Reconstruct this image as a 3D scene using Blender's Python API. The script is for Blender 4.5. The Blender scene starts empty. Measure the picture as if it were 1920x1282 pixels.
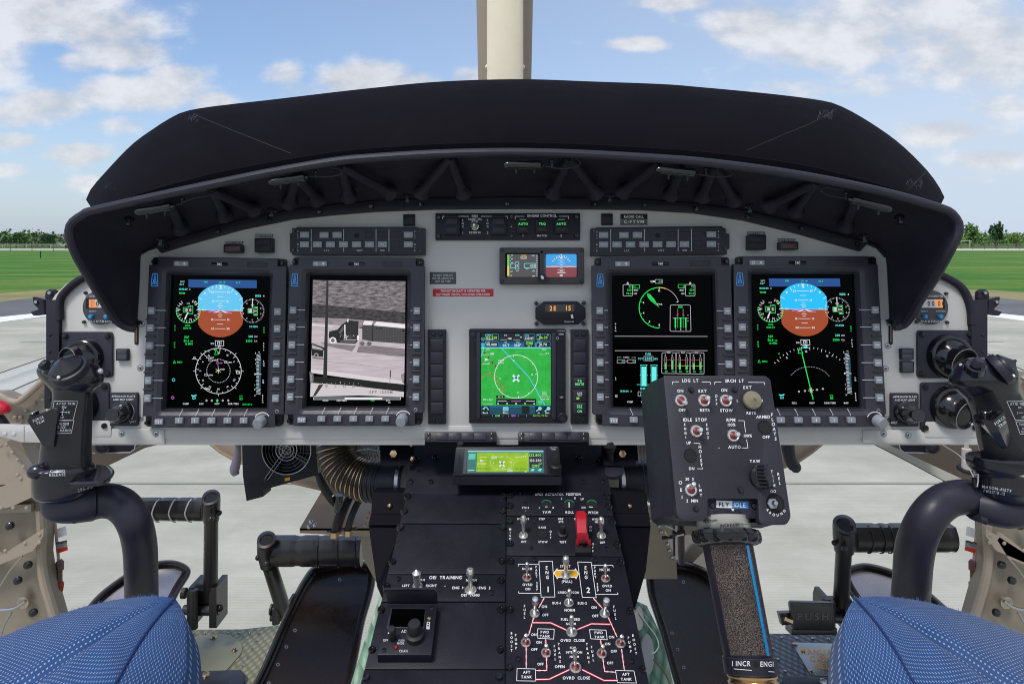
import bpy, math, random
from mathutils import Vector, Matrix
from mathutils.geometry import tessellate_polygon
from mathutils.bvhtree import BVHTree
random.seed(7)
R = math.radians
S = bpy.context.scene
COL = S.collection
F, CX, HY, EYE = 1250.0, 960.0, 452.0, 1.85
EXPO = 0.0
CAM = Vector((0, 0, EYE))
def P(px, py, d):                       # a point d metres ahead of the eye, seen at photo pixel (px, py)
    return Vector(((px-CX)/F*d, d, (HY-py)/F*d + EYE))
def G(px, py, z=0.0):                   # the ground point seen at (px, py)
    return P(px, py, (EYE-z)*F/(py-HY))
def srgb(r, g, b):
    f = lambda c: (c/255/12.92) if c/255 <= 0.04045 else ((c/255+0.055)/1.055)**2.4
    return (f(r), f(g), f(b))
class Plane:
    def __init__(s, p0, n): s.p0 = Vector(p0); s.n = Vector(n).normalized()
    def pt(s, px, py, h=0.0):
        r = P(px, py, 1.0) - CAM
        t = (s.p0 + s.n*h - CAM).dot(s.n) / r.dot(s.n)
        return CAM + r*t
def plane3(a, b, c):
    a, b, c = P(*a), P(*b), P(*c)
    n = (b-a).cross(c-a).normalized()
    if n.dot(CAM-a) < 0: n = -n
    return Plane(a, n)
class Sheet:                            # drawing coordinates laid on a plane
    def __init__(s, plane, ox=0, oy=0, sc=1, f=None):
        s.pl = plane; s.n = plane.n; s.ox, s.oy, s.sc = ox, oy, sc
        s.f = f or (lambda x, y: (ox+x/sc, oy+y/sc))
    def pt(s, x, y, h=0.0):
        a, b = s.f(x, y); return s.pl.pt(a, b, h)
    def unit(s, x, y, h=0.0):
        return ((s.pt(x+1, y, h)-s.pt(x-1, y, h)).length*0.5)
def bil(c):                             # unit square -> photo quad (tl, tr, br, bl)
    def f(u, v):
        return tuple((1-u)*(1-v)*c[0][i]+u*(1-v)*c[1][i]+u*v*c[2][i]+(1-u)*v*c[3][i] for i in (0, 1))
    return f

# ---------- materials
MATS = {}
def mat(name, col, rough=0.5, metal=0.0, spec=0.5, bump=0.0, bscale=900.0, var=0.0, vscale=25.0, coat=0.0, emit=0.0, ior=None):
    if name in MATS: return MATS[name]
    m = bpy.data.materials.new(name); m.use_nodes = True
    nt = m.node_tree; N = nt.nodes; L = nt.links
    b = N['Principled BSDF']
    b.inputs['Base Color'].default_value = (*col, 1); b.inputs['Roughness'].default_value = rough
    b.inputs['Metallic'].default_value = metal; b.inputs['Specular IOR Level'].default_value = spec
    if coat: b.inputs['Coat Weight'].default_value = coat; b.inputs['Coat Roughness'].default_value = 0.08
    if emit:
        b.inputs['Base Color'].default_value = (0.005, 0.005, 0.005, 1)
        b.inputs['Emission Color'].default_value = (*col, 1); b.inputs['Emission Strength'].default_value = emit*2**(-EXPO)
    tc = None
    if bump or var: tc = N.new('ShaderNodeTexCoord')
    if var:
        n = N.new('ShaderNodeTexNoise'); n.inputs['Scale'].default_value = vscale; n.inputs['Detail'].default_value = 6; n.inputs['Roughness'].default_value = 0.65
        L.new(tc.outputs['Object'], n.inputs['Vector'])
        mr = N.new('ShaderNodeMapRange'); mr.inputs[1].default_value = 0.3; mr.inputs[2].default_value = 0.7
        mr.inputs[3].default_value = 1-var; mr.inputs[4].default_value = 1+var
        L.new(n.outputs['Fac'], mr.inputs[0])
        vm = N.new('ShaderNodeVectorMath'); vm.operation = 'SCALE'; vm.inputs[0].default_value = col
        L.new(mr.outputs[0], vm.inputs['Scale']); L.new(vm.outputs[0], b.inputs['Base Color'])
        mr2 = N.new('ShaderNodeMapRange'); mr2.inputs[1].default_value = 0.3; mr2.inputs[2].default_value = 0.7
        mr2.inputs[3].default_value = max(0.03, rough-0.12); mr2.inputs[4].default_value = min(1, rough+0.1)
        L.new(n.outputs['Fac'], mr2.inputs[0]); L.new(mr2.outputs[0], b.inputs['Roughness'])
    if bump:
        n = N.new('ShaderNodeTexNoise'); n.inputs['Scale'].default_value = bscale; n.inputs['Detail'].default_value = 3
        L.new(tc.outputs['Object'], n.inputs['Vector'])
        bp = N.new('ShaderNodeBump'); bp.inputs['Strength'].default_value = bump; bp.inputs['Distance'].default_value = 0.0006
        L.new(n.outputs['Fac'], bp.inputs['Height']); L.new(bp.outputs[0], b.inputs['Normal'])
    MATS[name] = m; return m
def glow(name, r, g, b, k=1.0): return mat(name, srgb(r, g, b), rough=0.25, emit=k)

# ---------- glyphs of the built-in font, one polygon mesh per character
GL = {}
def _glyphs():
    chars = 'ABCDEFGHIJKLMNOPQRSTUVWXYZabcdefghijklmnopqrstuvwxyz0123456789-/+.,:()%°&>'
    objs = []
    for ch in chars:
        cu = bpy.data.curves.new('g', 'FONT'); cu.body = ch; cu.resolution_u = 3; cu.offset = 0.02; cu.fill_mode = 'FRONT'
        o = bpy.data.objects.new('g', cu); COL.objects.link(o); objs.append((ch, o, cu))
    dg = bpy.context.evaluated_depsgraph_get()
    raw = {}
    for ch, o, cu in objs:
        me = bpy.data.meshes.new_from_object(o.evaluated_get(dg))
        raw[ch] = ([(v.co.x, v.co.y) for v in me.vertices], [tuple(p.vertices) for p in me.polygons])
        bpy.data.meshes.remove(me)
    cap = max(y for x, y in raw['H'][0])
    for ch, o, cu in objs:
        vs, fs = raw[ch]
        x0 = min(v[0] for v in vs); x1 = max(v[0] for v in vs)
        GL[ch] = ([((x-x0)/cap, y/cap) for x, y in vs], fs, (x1-x0)/cap)
        bpy.data.objects.remove(o); bpy.data.curves.remove(cu)
_glyphs()
def text_geo(s, x, y, size, align='C', sx=1.0, gap=0.24, rot=0, slant=0.0):
    """outlines of the words in drawing coordinates (y down), size = capital height, y = middle of the capitals"""
    out = []; w = 0
    for i, ch in enumerate(s):
        if ch == ' ': w += 0.5; continue
        g = GL[ch]; out.append((g, w)); w += g[2] + gap
    w -= gap
    off = {'C': -w/2, 'L': 0, 'R': -w}[align]
    V, Fc = [], []
    c, sn = math.cos(R(rot)), math.sin(R(rot))
    for g, a in out:
        b = len(V)
        for vx, vy in g[0]:
            X = (vx+a+off)*size*sx + slant*vy*size; Y = -(vy-0.5)*size
            V.append((x + X*c + Y*sn, y - X*sn + Y*c))
        Fc += [tuple(b+i for i in f) for f in g[1]]
    return V, Fc

# ---------- outlines
def rrect(x0, y0, x1, y1, r, n=4):
    o = []
    for cx, cy, a in ((x1-r, y0+r, -90), (x1-r, y1-r, 0), (x0+r, y1-r, 90), (x0+r, y0+r, 180)):
        for k in range(n+1):
            t = R(a+90*k/n); o.append((cx+r*math.cos(t), cy+r*math.sin(t)))
    return o
def circ(x, y, r, n=20, ry=None): return [(x+r*math.cos(2*math.pi*k/n), y+(ry or r)*math.sin(2*math.pi*k/n)) for k in range(n)]
def rpoly(pts, r, n=4):                 # polygon with rounded corners
    o = []; m = len(pts)
    for i in range(m):
        p = Vector(pts[i]); a = Vector(pts[i-1]); b = Vector(pts[(i+1) % m])
        rr = r[i] if isinstance(r, (list, tuple)) else r
        if rr <= 0: o.append(tuple(p)); continue
        da, db = (a-p), (b-p); l = min(rr, da.length*0.48, db.length*0.48)
        A = p+da.normalized()*l; B = p+db.normalized()*l
        for k in range(n+1):
            t = k/n; q = A*(1-t)**2+p*2*t*(1-t)+B*t*t; o.append(tuple(q))
    return o
def area(o): return sum(o[i-1][0]*o[i][1]-o[i][0]*o[i-1][1] for i in range(len(o)))/2
def inset(o, d):
    s = 1 if area(o) > 0 else -1; n = len(o); out = []
    for i in range(n):
        p = Vector(o[i]); a = p-Vector(o[i-1]); b = Vector(o[(i+1) % n])-p
        if a.length < 1e-6 or b.length < 1e-6: out.append(o[i]); continue
        a.normalize(); b.normalize()
        na = Vector((-a.y, a.x))*s; nb = Vector((-b.y, b.x))*s
        m = na+nb
        if m.length < 1e-4: out.append(o[i]); continue
        m.normalize(); k = d/max(0.4, m.dot(na)); out.append((p.x+m.x*k, p.y+m.y*k))
    return out
def catmull(pts, n=6, closed=False):
    pts = [Vector(p) for p in pts]; o = []; m = len(pts)
    for i in range(m if closed else m-1):
        p0 = pts[i-1] if (i > 0 or closed) else pts[0]*2-pts[1]
        p1 = pts[i]; p2 = pts[(i+1) % m]
        p3 = pts[(i+2) % m] if (i+2 < m or closed) else p2*2-p1
        for k in range(n):
            t = k/n
            o.append(0.5*((2*p1)+(p2-p0)*t+(2*p0-5*p1+4*p2-p3)*t*t+(3*p1-p0-3*p2+p3)*t**3))
    if not closed: o.append(pts[-1])
    return o
def resample(pts, n):
    pts = [Vector(p) for p in pts]; L = [0]
    for a, b in zip(pts, pts[1:]): L.append(L[-1]+(b-a).length)
    o = []; j = 0
    for k in range(n):
        t = L[-1]*k/(n-1)
        while j < len(L)-2 and L[j+1] < t: j += 1
        u = (t-L[j])/max(1e-9, L[j+1]-L[j]); o.append(pts[j].lerp(pts[j+1], min(1, max(0, u))))
    return o
def frame_of(d):
    d = Vector(d).normalized(); up = Vector((0, 0, 1)) if abs(d.z) < 0.9 else Vector((0, 1, 0))
    x = d.cross(up).normalized(); return x, x.cross(d).normalized()

class MB:
    def __init__(s): s.v = []; s.f = []; s.m = []; s.ms = []; s.uv = {}
    def mi(s, m):
        if m not in s.ms: s.ms.append(m)
        return s.ms.index(m)
    def add(s, vs, fs, m):
        b = len(s.v); s.v += [Vector(v) for v in vs]; k = s.mi(m)
        for f in fs: s.f.append(tuple(b+i for i in f)); s.m.append(k)
        return b
    def prism(s, sh, out, h0, h1, m, bev=0.0, holes=(), mtop=None, nose=0.5):
        # out, holes: drawing coordinates of the front face; walls run back along the plane's normal
        hole_l = [list(h) for h in holes]
        front = inset(out, bev) if bev else out
        loops = [[sh.pt(x, y, h1) for x, y in front]] + [[sh.pt(x, y, h1) for x, y in h] for h in hole_l]
        flat = [[Vector((x, y, 0)) for x, y in l] for l in [front]+hole_l]
        tris = tessellate_polygon(flat) if hole_l or not convex(front) else [tuple(range(len(front)))]
        s.add([v for l in loops for v in l], tris, mtop or m)
        dn = sh.n*(h1-h0)
        u = sh.unit(*out[0], h1)
        if bev:
            bd = min(bev*u*nose, (h1-h0)*0.9)
            ring1 = [sh.pt(x, y, h1)-sh.n*bd for x, y in out]
            n = len(out); s.add([*loops[0], *ring1], [(i, (i+1) % n, n+(i+1) % n, n+i) for i in range(n)], m)
            ring2 = [p-sh.n*(h1-h0-bd) for p in ring1]
        else:
            ring1 = loops[0]; ring2 = [p-dn for p in ring1]; n = len(out)
        s.add([*ring1, *ring2], [(i, (i+1) % n, n+(i+1) % n, n+i) for i in range(n)], m)
        for l in loops[1:]:
            n = len(l); s.add([*l, *[p-dn for p in l]], [(i, (i+1) % n, n+(i+1) % n, n+i) for i in range(n)], m)
    def box(s, sh, x0, y0, x1, y1, h0, h1, m, bev=0.0, r=0.0):
        s.prism(sh, rrect(x0, y0, x1, y1, r, 3) if r else [(x0, y0), (x1, y0), (x1, y1), (x0, y1)], h0, h1, m, bev)
    def poly(s, sh, pts, h, m):
        fl = [Vector((x, y, 0)) for x, y in pts]
        s.add([sh.pt(x, y, h) for x, y in pts], [tuple(range(len(pts)))] if convex(pts) else tessellate_polygon([fl]), m)
    def line(s, sh, pts, w, h, m, closed=False):
        pts = [Vector(p) for p in pts]
        if closed: pts = pts+[pts[0]]
        seg = list(zip(pts, pts[1:]))
        for i, (a, b) in enumerate(seg):
            d = b-a
            if d.length < 1e-6: continue
            d.normalize(); q = Vector((-d.y, d.x))*w/2
            e = d*w*0.5 if len(seg) > 1 and len(seg) < 9 else d*0.0
            a2, b2 = a-e*(i > 0 or closed), b+e*(i < len(seg)-1 or closed)
            s.add([sh.pt(*(a2+q), h), sh.pt(*(b2+q), h), sh.pt(*(b2-q), h), sh.pt(*(a2-q), h)], [(0, 1, 2, 3)], m)
    def arc(s, sh, x, y, r, a0, a1, w, h, m, n=32, ry=None):   # degrees, 0 = up, clockwise
        ry = ry or r; o = []
        for k in range(n+1):
            t = R(a0+(a1-a0)*k/n); o += [((x+(r+w/2)*math.sin(t)), (y-(ry+w/2)*math.cos(t))), ((x+(r-w/2)*math.sin(t)), (y-(ry-w/2)*math.cos(t)))]
        s.add([sh.pt(a, b, h) for a, b in o], [(2*k, 2*k+2, 2*k+3, 2*k+1) for k in range(n)], m)
    def tick(s, sh, x, y, r0, r1, a, w, h, m):
        t = R(a); s.line(sh, [(x+r0*math.sin(t), y-r0*math.cos(t)), (x+r1*math.sin(t), y-r1*math.cos(t))], w, h, m)
    def text(s, sh, st, x, y, size, m, h=0.0003, align='C', sx=1.0, rot=0, gap=0.2, slant=0.0, down=0):
        if down:                        # letters stacked one under another
            for i, ch in enumerate(st):
                if ch != ' ': s.text(sh, ch, x+(slant*i), y+i*down, size, m, h, 'C', sx)
            return
        V, Fc = text_geo(st, x, y, size, align, sx, gap, rot, slant)
        s.add([sh.pt(a, b, h) for a, b in V], Fc, m)
    def loft(s, rows, m, closed=False, cap0=False, cap1=False, uv=False):
        n = len(rows[0]); vs = [p for r in rows for p in r]; fs = []
        for j in range(len(rows)-1):
            for i in range(n if closed else n-1):
                a = j*n+i; b = j*n+(i+1) % n; fs.append((a, b, b+n, a+n))
        if cap0: fs.append(tuple(range(n)))
        if cap1: fs.append(tuple((len(rows)-1)*n+i for i in range(n)))
        b = s.add(vs, fs, m)
        if uv:
            for j, r in enumerate(rows):
                for i in range(n): s.uv[b+j*n+i] = uv(i/(n-1), j/(len(rows)-1))
    def tube(s, pts, r, m, n=12, caps=True, squash=1.0):
        pts = [Vector(p) for p in pts]; rows = []
        rs = r if isinstance(r, (list, tuple)) else [r]*len(pts)
        x = None
        for i, p in enumerate(pts):
            d = (pts[min(i+1, len(pts)-1)]-pts[max(i-1, 0)]).normalized()
            if x is None: x, y = frame_of(d)
            else:
                x = (x-d*x.dot(d)).normalized(); y = x.cross(d).normalized()
            rows.append([p+(x*math.cos(2*math.pi*k/n)+y*squash*math.sin(2*math.pi*k/n))*rs[i] for k in range(n)])
        s.loft(rows, m, True, caps, caps)
    def lathe(s, c, ax, prof, m, n=20, cap=True, x=None):   # prof: (radius, height) in metres
        ax = Vector(ax).normalized(); u, v = frame_of(ax); c = Vector(c)
        rows = [[c+ax*h+(u*math.cos(2*math.pi*k/n)+v*math.sin(2*math.pi*k/n))*r for k in range(n)] for r, h in prof]
        s.loft(rows, m, True, cap, cap)
    def knob(s, sh, x, y, prof, m, h=0.0, n=20, ax=None):   # prof radii in drawing units, heights in metres
        u = sh.unit(x, y, h); s.lathe(sh.pt(x, y, h), ax or sh.n, [(r*u, z) for r, z in prof], m, n)
    def ball(s, c, r, m, n=10, sc=(1, 1, 1)):
        c = Vector(c); rows = []
        for j in range(n+1):
            t = math.pi*j/n
            rows.append([c+Vector((sc[0]*r*math.sin(t)*math.cos(2*math.pi*k/(2*n)), sc[1]*r*math.sin(t)*math.sin(2*math.pi*k/(2*n)), sc[2]*r*math.cos(t))) for k in range(2*n)])
        s.loft(rows, m, True)
    def solid(s, pts, off, m):          # polygon of 3-D points thickened by a vector
        n = len(pts); off = Vector(off); q = [Vector(p)+off for p in pts]
        fl = [Vector(p) for p in pts]
        t = tessellate_polygon([fl])
        s.add([*pts, *q], list(t)+[tuple(n+i for i in f) for f in t]+[(i, (i+1) % n, n+(i+1) % n, n+i) for i in range(n)], m)
    def bvh(s): return BVHTree.FromPolygons([tuple(v) for v in s.v], s.f)
    def decal(s, bvh, st, f, x, y, size, m, lift=0.0004, **k):   # words wrapped on a curved body
        V, Fc = text_geo(st, x, y, size, **k)
        s.wrap(bvh, [f(a, b) for a, b in V], Fc, m, lift)
    def wrap(s, bvh, px, fs, m, lift=0.0004):
        vs = []; bad = set()
        for i, (a, b) in enumerate(px):
            d = (P(a, b, 1.0)-CAM).normalized(); hit = bvh.ray_cast(CAM, d)
            if hit[0] is None: bad.add(i); vs.append(CAM.copy())
            else: vs.append(hit[0]-d*lift)
        fs = [q for q in fs if not any(i in bad for i in q)]
        used = sorted({i for q in fs for i in q}); mp = {j: i for i, j in enumerate(used)}
        if fs: s.add([vs[i] for i in used], [tuple(mp[i] for i in q) for q in fs], m)
    def wline(s, bvh, f, pts, w, m, lift=0.0004, closed=False):
        pts = [Vector(p) for p in pts]
        if closed: pts = pts+[pts[0]]
        for a, b in zip(pts, pts[1:]):
            d = (b-a); k = max(1, int(d.length/(w*3)))
            q = Vector((-d.y, d.x)).normalized()*w/2; V = []
            for i in range(k+1):
                c = a+d*i/k; V += [f(*(c+q)), f(*(c-q))]
            s.wrap(bvh, V, [(2*i, 2*i+2, 2*i+3, 2*i+1) for i in range(k)], m, lift)
    def build(s, name, parent=None, smooth=35, top=None, origin=None):
        if parent is not None: o0 = org(parent)
        elif origin is not None: o0 = Vector(origin)
        else:
            o0 = Vector([sum(v[i] for v in s.v)/len(s.v) for i in range(3)])
        me = bpy.data.meshes.new(name)
        me.from_pydata([tuple(v-o0) for v in s.v], [], s.f)
        for m in s.ms: me.materials.append(m)
        me.polygons.foreach_set('material_index', s.m)
        if s.uv:
            ul = me.uv_layers.new(name='UVMap')
            for l in me.loops:
                if l.vertex_index in s.uv: ul.data[l.index].uv = s.uv[l.vertex_index]
        import bmesh
        bm = bmesh.new(); bm.from_mesh(me); bmesh.ops.remove_doubles(bm, verts=bm.verts, dist=1e-6); bmesh.ops.recalc_face_normals(bm, faces=bm.faces)
        bm.normal_update(); bm.to_mesh(me); bm.free()
        if smooth:
            me.polygons.foreach_set('use_smooth', [True]*len(me.polygons)); me.set_sharp_from_angle(angle=R(smooth))
        o = bpy.data.objects.new(name, me); COL.objects.link(o)
        if parent is not None: o.parent = parent; ORG[o.name] = o0
        else: o.location = o0; ORG[o.name] = o0
        if top: tag(o, *top)
        return o
def convex(p):
    n = len(p); sgn = 0
    if n < 4: return True
    for i in range(n):
        a, b, c = p[i-2], p[i-1], p[i]
        z = (b[0]-a[0])*(c[1]-b[1])-(b[1]-a[1])*(c[0]-b[0])
        if abs(z) < 1e-9: continue
        if sgn == 0: sgn = 1 if z > 0 else -1
        elif (z > 0) != (sgn > 0): return False
    return True
ORG = {}
def org(o): return ORG[o.name]
def tag(o, label, cat, group=None):
    o['label'] = label; o['category'] = cat
    if group: o['group'] = group
def thing(name, label, cat, loc, group=None):
    o = bpy.data.objects.new(name, None); COL.objects.link(o); o.location = loc; o.empty_display_size = 0.02
    ORG[o.name] = Vector(loc); tag(o, label, cat, group); return o
def struct(o): o['kind'] = 'structure'; return o
def stuff(o): o['kind'] = 'stuff'; return o
def part(name, parent, fn, **k):
    mb = MB(); fn(mb); return mb.build(name, parent, **k)
# ---------- common materials
BLK = mat('black_paint', srgb(41, 39, 51), 0.42, spec=0.35, bump=0.25, var=0.10)
BLKD = mat('dark_console_paint', srgb(27, 26, 36), 0.45, spec=0.3, bump=0.25, var=0.22, vscale=14)
BLKF = mat('hood_fabric', srgb(16, 13, 20), 0.85, spec=0.08, bump=0.6, bscale=1400, var=0.15, vscale=9)
BLKH = mat('hood_shell', srgb(37, 34, 46), 0.6, spec=0.3, bump=0.3, var=0.12)
RUB = mat('black_rubber', srgb(26, 25, 29), 0.55, bump=0.2)
GLOSS = mat('gloss_black', srgb(22, 21, 26), 0.16, coat=0.3)
GRIPM = mat('grip_plastic', srgb(25, 22, 34), 0.25, spec=0.5, coat=0.3, bump=0.08, bscale=1600)
HOLE = mat('dark_hole', (0.004, 0.004, 0.005), 0.8)
GREY = mat('panel_grey', srgb(194, 191, 188), 0.45, bump=0.12, bscale=1800, var=0.045, vscale=9)
KEY = mat('key_grey', srgb(140, 144, 152), 0.5)
KEYD = mat('key_dark', srgb(62, 62, 72), 0.35)
WHT = mat('white_print', srgb(228, 228, 230), 0.6)
WHTD = mat('pale_print', srgb(190, 192, 200), 0.6)
CHR = mat('chrome', (0.80, 0.77, 0.74), 0.22, metal=0.85)
STEEL = mat('steel', (0.45, 0.45, 0.46), 0.3, metal=1.0)
SCR = mat('black_screw', srgb(30, 29, 33), 0.25, metal=0.3)
BRASS = mat('brass', (0.62, 0.42, 0.24), 0.28, metal=1.0)
REDN = mat('red_nut', srgb(150, 45, 32), 0.4)
REDC = mat('red_cover', srgb(178, 22, 40), 0.3, coat=0.3)
CREAM = mat('cream_paint', srgb(160, 146, 130), 0.5, bump=0.2, var=0.06, vscale=8)
CREAMD = mat('airframe_paint', srgb(140, 129, 114), 0.5, bump=0.2, var=0.10, vscale=7)
POSTM = mat('post_cream', srgb(238, 226, 200), 0.4, var=0.03)
SCRB = mat('screen_glass', (0.0008, 0.0008, 0.001), 0.15, spec=0.04)
GW = glow('screen_white', 226, 228, 232); GWD = glow('screen_dim_white', 200, 190, 200)
GG = glow('screen_green', 20, 225, 88); GC = glow('screen_cyan', 100, 240, 235); GM = glow('screen_magenta', 205, 110, 225)
GS = glow('screen_sky', 18, 190, 246); GS1 = glow('screen_sky_pale', 96, 196, 238); GBR = glow('screen_earth', 158, 66, 22); GNV = glow('screen_navy', 14, 72, 140)
GY = glow('screen_yellow', 232, 205, 60); GR = glow('screen_red', 226, 50, 50); GBX = glow('screen_black', 2, 2, 4)
# ---------- main planes
TAN = 6.5e-5*F
_c = P(960, 641, 1.0)
PANEL = Plane(_c, (0, -1, TAN*1.0))
DP = lambda px, py: PANEL.pt(px, py).y
PX = Sheet(PANEL)
def mpd(px): return px/F                # metres per pixel at one metre

# ---------- sky, sun, camera
def make_world():
    w = bpy.data.worlds.new('World'); S.world = w; w.use_nodes = True
    nt = w.node_tree; N = nt.nodes; L = nt.links; N.clear()
    def M(op, a, b=None, c=None, clamp=False):
        n = N.new('ShaderNodeMath'); n.operation = op; n.use_clamp = clamp
        for i, v in enumerate((a, b, c)):
            if v is None: continue
            if isinstance(v, (int, float)): n.inputs[i].default_value = v
            else: L.new(v, n.inputs[i])
        return n.outputs[0]
    out = N.new('ShaderNodeOutputWorld'); bg = N.new('ShaderNodeBackground'); L.new(bg.outputs[0], out.inputs[0])
    sky = N.new('ShaderNodeTexSky'); sky.sky_type = 'NISHITA'; sky.sun_disc = False
    sky.sun_elevation = R(SUN_EL); sky.sun_rotation = R(SUN_ROT); sky.dust_density = 1.6; sky.air_density = 1.0; sky.ozone_density = 2.0
    tc = N.new('ShaderNodeTexCoord'); sp = N.new('ShaderNodeSeparateXYZ'); L.new(tc.outputs['Generated'], sp.inputs[0])
    y = M('MAXIMUM', sp.outputs[1], 0.12); u = M('DIVIDE', sp.outputs[0], y); v = M('DIVIDE', sp.outputs[2], y)
    cv = N.new('ShaderNodeCombineXYZ'); L.new(u, cv.inputs[0]); L.new(v, cv.inputs[1])
    blobs = [(40, 30, 210, 62, 1), (200, 60, 110, 50, 1), (235, 100, 95, 34, 1), (150, 115, 60, 24, .8), (330, 145, 70, 30, .9), (260, 175, 150, 36, 1), (90, 195, 90, 34, 1),
             (40, 215, 80, 26, .9), (400, 190, 50, 22, .9), (150, 290, 70, 24, 1), (230, 235, 55, 22, .7), (20, 265, 60, 18, .9), (170, 345, 50, 18, .8), (15, 320, 45, 14, .7),
             (535, 140, 40, 26, .85), (690, 150, 100, 38, 1.1), (780, 155, 60, 24, .9), (880, 145, 40, 18, .9), (560, 170, 60, 20, .7),
             (1200, 82, 62, 15, .95), (1265, 6, 75, 16, .9), (1420, 50, 110, 50, .95), (1560, 80, 170, 60, .95), (1700, 40, 240, 80, .85), (1850, 90, 200, 90, .9),
             (1500, 165, 110, 26, .6), (1650, 160, 120, 30, .6), (1770, 245, 90, 24, .9), (1860, 300, 80, 26, .85), (1735, 262, 60, 16, .8), (1880, 200, 70, 30, .7),
             (1800, 340, 60, 14, .6), (-200, 100, 260, 90, 1), (2150, 90, 260, 120, 1)]
    acc = None
    for bx, by, rx, ry, k in blobs:
        a = M('MULTIPLY', M('SUBTRACT', u, (bx-CX)/F), F/rx); b = M('MULTIPLY', M('SUBTRACT', v, (HY-by)/F), F/ry)
        r2 = M('ADD', M('MULTIPLY', a, a), M('MULTIPLY', b, b))
        g = M('DIVIDE', k, M('ADD', 1.0, M('MULTIPLY', r2, r2)))
        acc = g if acc is None else M('MAXIMUM', acc, g)
    n1 = N.new('ShaderNodeTexNoise'); n1.inputs['Scale'].default_value = 11; n1.inputs['Detail'].default_value = 9; n1.inputs['Roughness'].default_value = 0.58
    mp = N.new('ShaderNodeMapping'); mp.inputs['Scale'].default_value = (1.0, 1.7, 1.0); L.new(cv.outputs[0], mp.inputs[0]); L.new(mp.outputs[0], n1.inputs['Vector'])
    fwd = M('GREATER_THAN', sp.outputs[1], 0.12)
    n2 = N.new('ShaderNodeTexNoise'); n2.inputs['Scale'].default_value = 3.0; n2.inputs['Detail'].default_value = 6; L.new(tc.outputs['Generated'], n2.inputs['Vector'])
    other = M('MULTIPLY', M('SUBTRACT', 1.0, fwd), M('MULTIPLY', n2.outputs['Fac'], 1.1))
    base = M('ADD', M('MULTIPLY', acc, fwd), other)
    d = M('ADD', base, M('MULTIPLY', M('SUBTRACT', n1.outputs['Fac'], 0.5), 1.9))
    mask = N.new('ShaderNodeMapRange'); mask.interpolation_type = 'SMOOTHSTEP'; L.new(d, mask.inputs[0])
    mask.inputs[1].default_value = 0.24; mask.inputs[2].default_value = 0.98; mask.inputs[4].default_value = 0.88
    # clear air: the sky texture, thinned by summer haze towards the right of the view and the horizon
    sc = N.new('ShaderNodeVectorMath'); sc.operation = 'MULTIPLY'; L.new(sky.outputs[0], sc.inputs[0]); sc.inputs[1].default_value = SKY_K
    hz = M('ADD', M('MULTIPLY', M('ADD', sp.outputs[0], 0.55), 0.62, clamp=True), M('MULTIPLY', M('SUBTRACT', 0.22, sp.outputs[2]), 3.2, clamp=True), clamp=True)
    hz = M('MULTIPLY', hz, 0.92)
    mx = N.new('ShaderNodeMix'); mx.data_type = 'RGBA'; L.new(hz, mx.inputs[0]); L.new(sc.outputs[0], mx.inputs[6]); mx.inputs[7].default_value = (*HAZE_C, 1)
    cr = N.new('ShaderNodeMapRange'); L.new(n1.outputs['Fac'], cr.inputs[0]); cr.inputs[1].default_value = 0.35; cr.inputs[2].default_value = 0.62; cr.inputs[3].default_value = 0.70; cr.inputs[4].default_value = 1.0
    cc = N.new('ShaderNodeVectorMath'); cc.operation = 'SCALE'; cc.inputs[0].default_value = CLOUD_C; L.new(cr.outputs[0], cc.inputs['Scale'])
    m2 = N.new('ShaderNodeMix'); m2.data_type = 'RGBA'; L.new(mask.outputs[0], m2.inputs[0]); L.new(mx.outputs[2], m2.inputs[6]); L.new(cc.outputs[0], m2.inputs[7])
    L.new(m2.outputs[2], bg.inputs[0]); bg.inputs[1].default_value = 0.1
SUN_EL, SUN_ROT = 58, 215
SKY_K = (1.60, 1.70, 1.84); HAZE_C = (6.1, 7.1, 8.5); CLOUD_C = (8.3, 8.45, 8.9)
make_world()
sl = bpy.data.lights.new('sun', 'SUN'); sl.energy = 2.3; sl.angle = R(14); sl.color = (1, 0.96, 0.9)
so = bpy.data.objects.new('sun', sl); COL.objects.link(so)
_a = R(SUN_ROT); _sd = Vector((math.sin(_a)*math.cos(R(SUN_EL)), math.cos(_a)*math.cos(R(SUN_EL)), math.sin(R(SUN_EL))))
so.rotation_euler = _sd.to_track_quat('Z', 'Y').to_euler(); so.location = (0, 0, 30)
cd = bpy.data.cameras.new('camera'); cam = bpy.data.objects.new('camera', cd); COL.objects.link(cam)
cam.location = CAM; cam.rotation_euler = (R(90), 0, 0); cd.sensor_width = 36; cd.lens = 36*F/1920; cd.shift_y = -(641-HY)/1920
cd.clip_start = 0.01; cd.clip_end = 6000; S.camera = cam
S.view_settings.view_transform = 'Standard'; S.view_settings.look = 'None'; S.view_settings.gamma = 1; S.view_settings.exposure = EXPO
S.view_settings.use_curve_mapping = False
S.render.resolution_x, S.render.resolution_y = 1024, 683
S.cycles.filter_width = 1.05; S.cycles.max_bounces = 5; S.world.cycles.sampling_method = "MANUAL"; S.world.cycles.sample_map_resolution = 256

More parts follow.
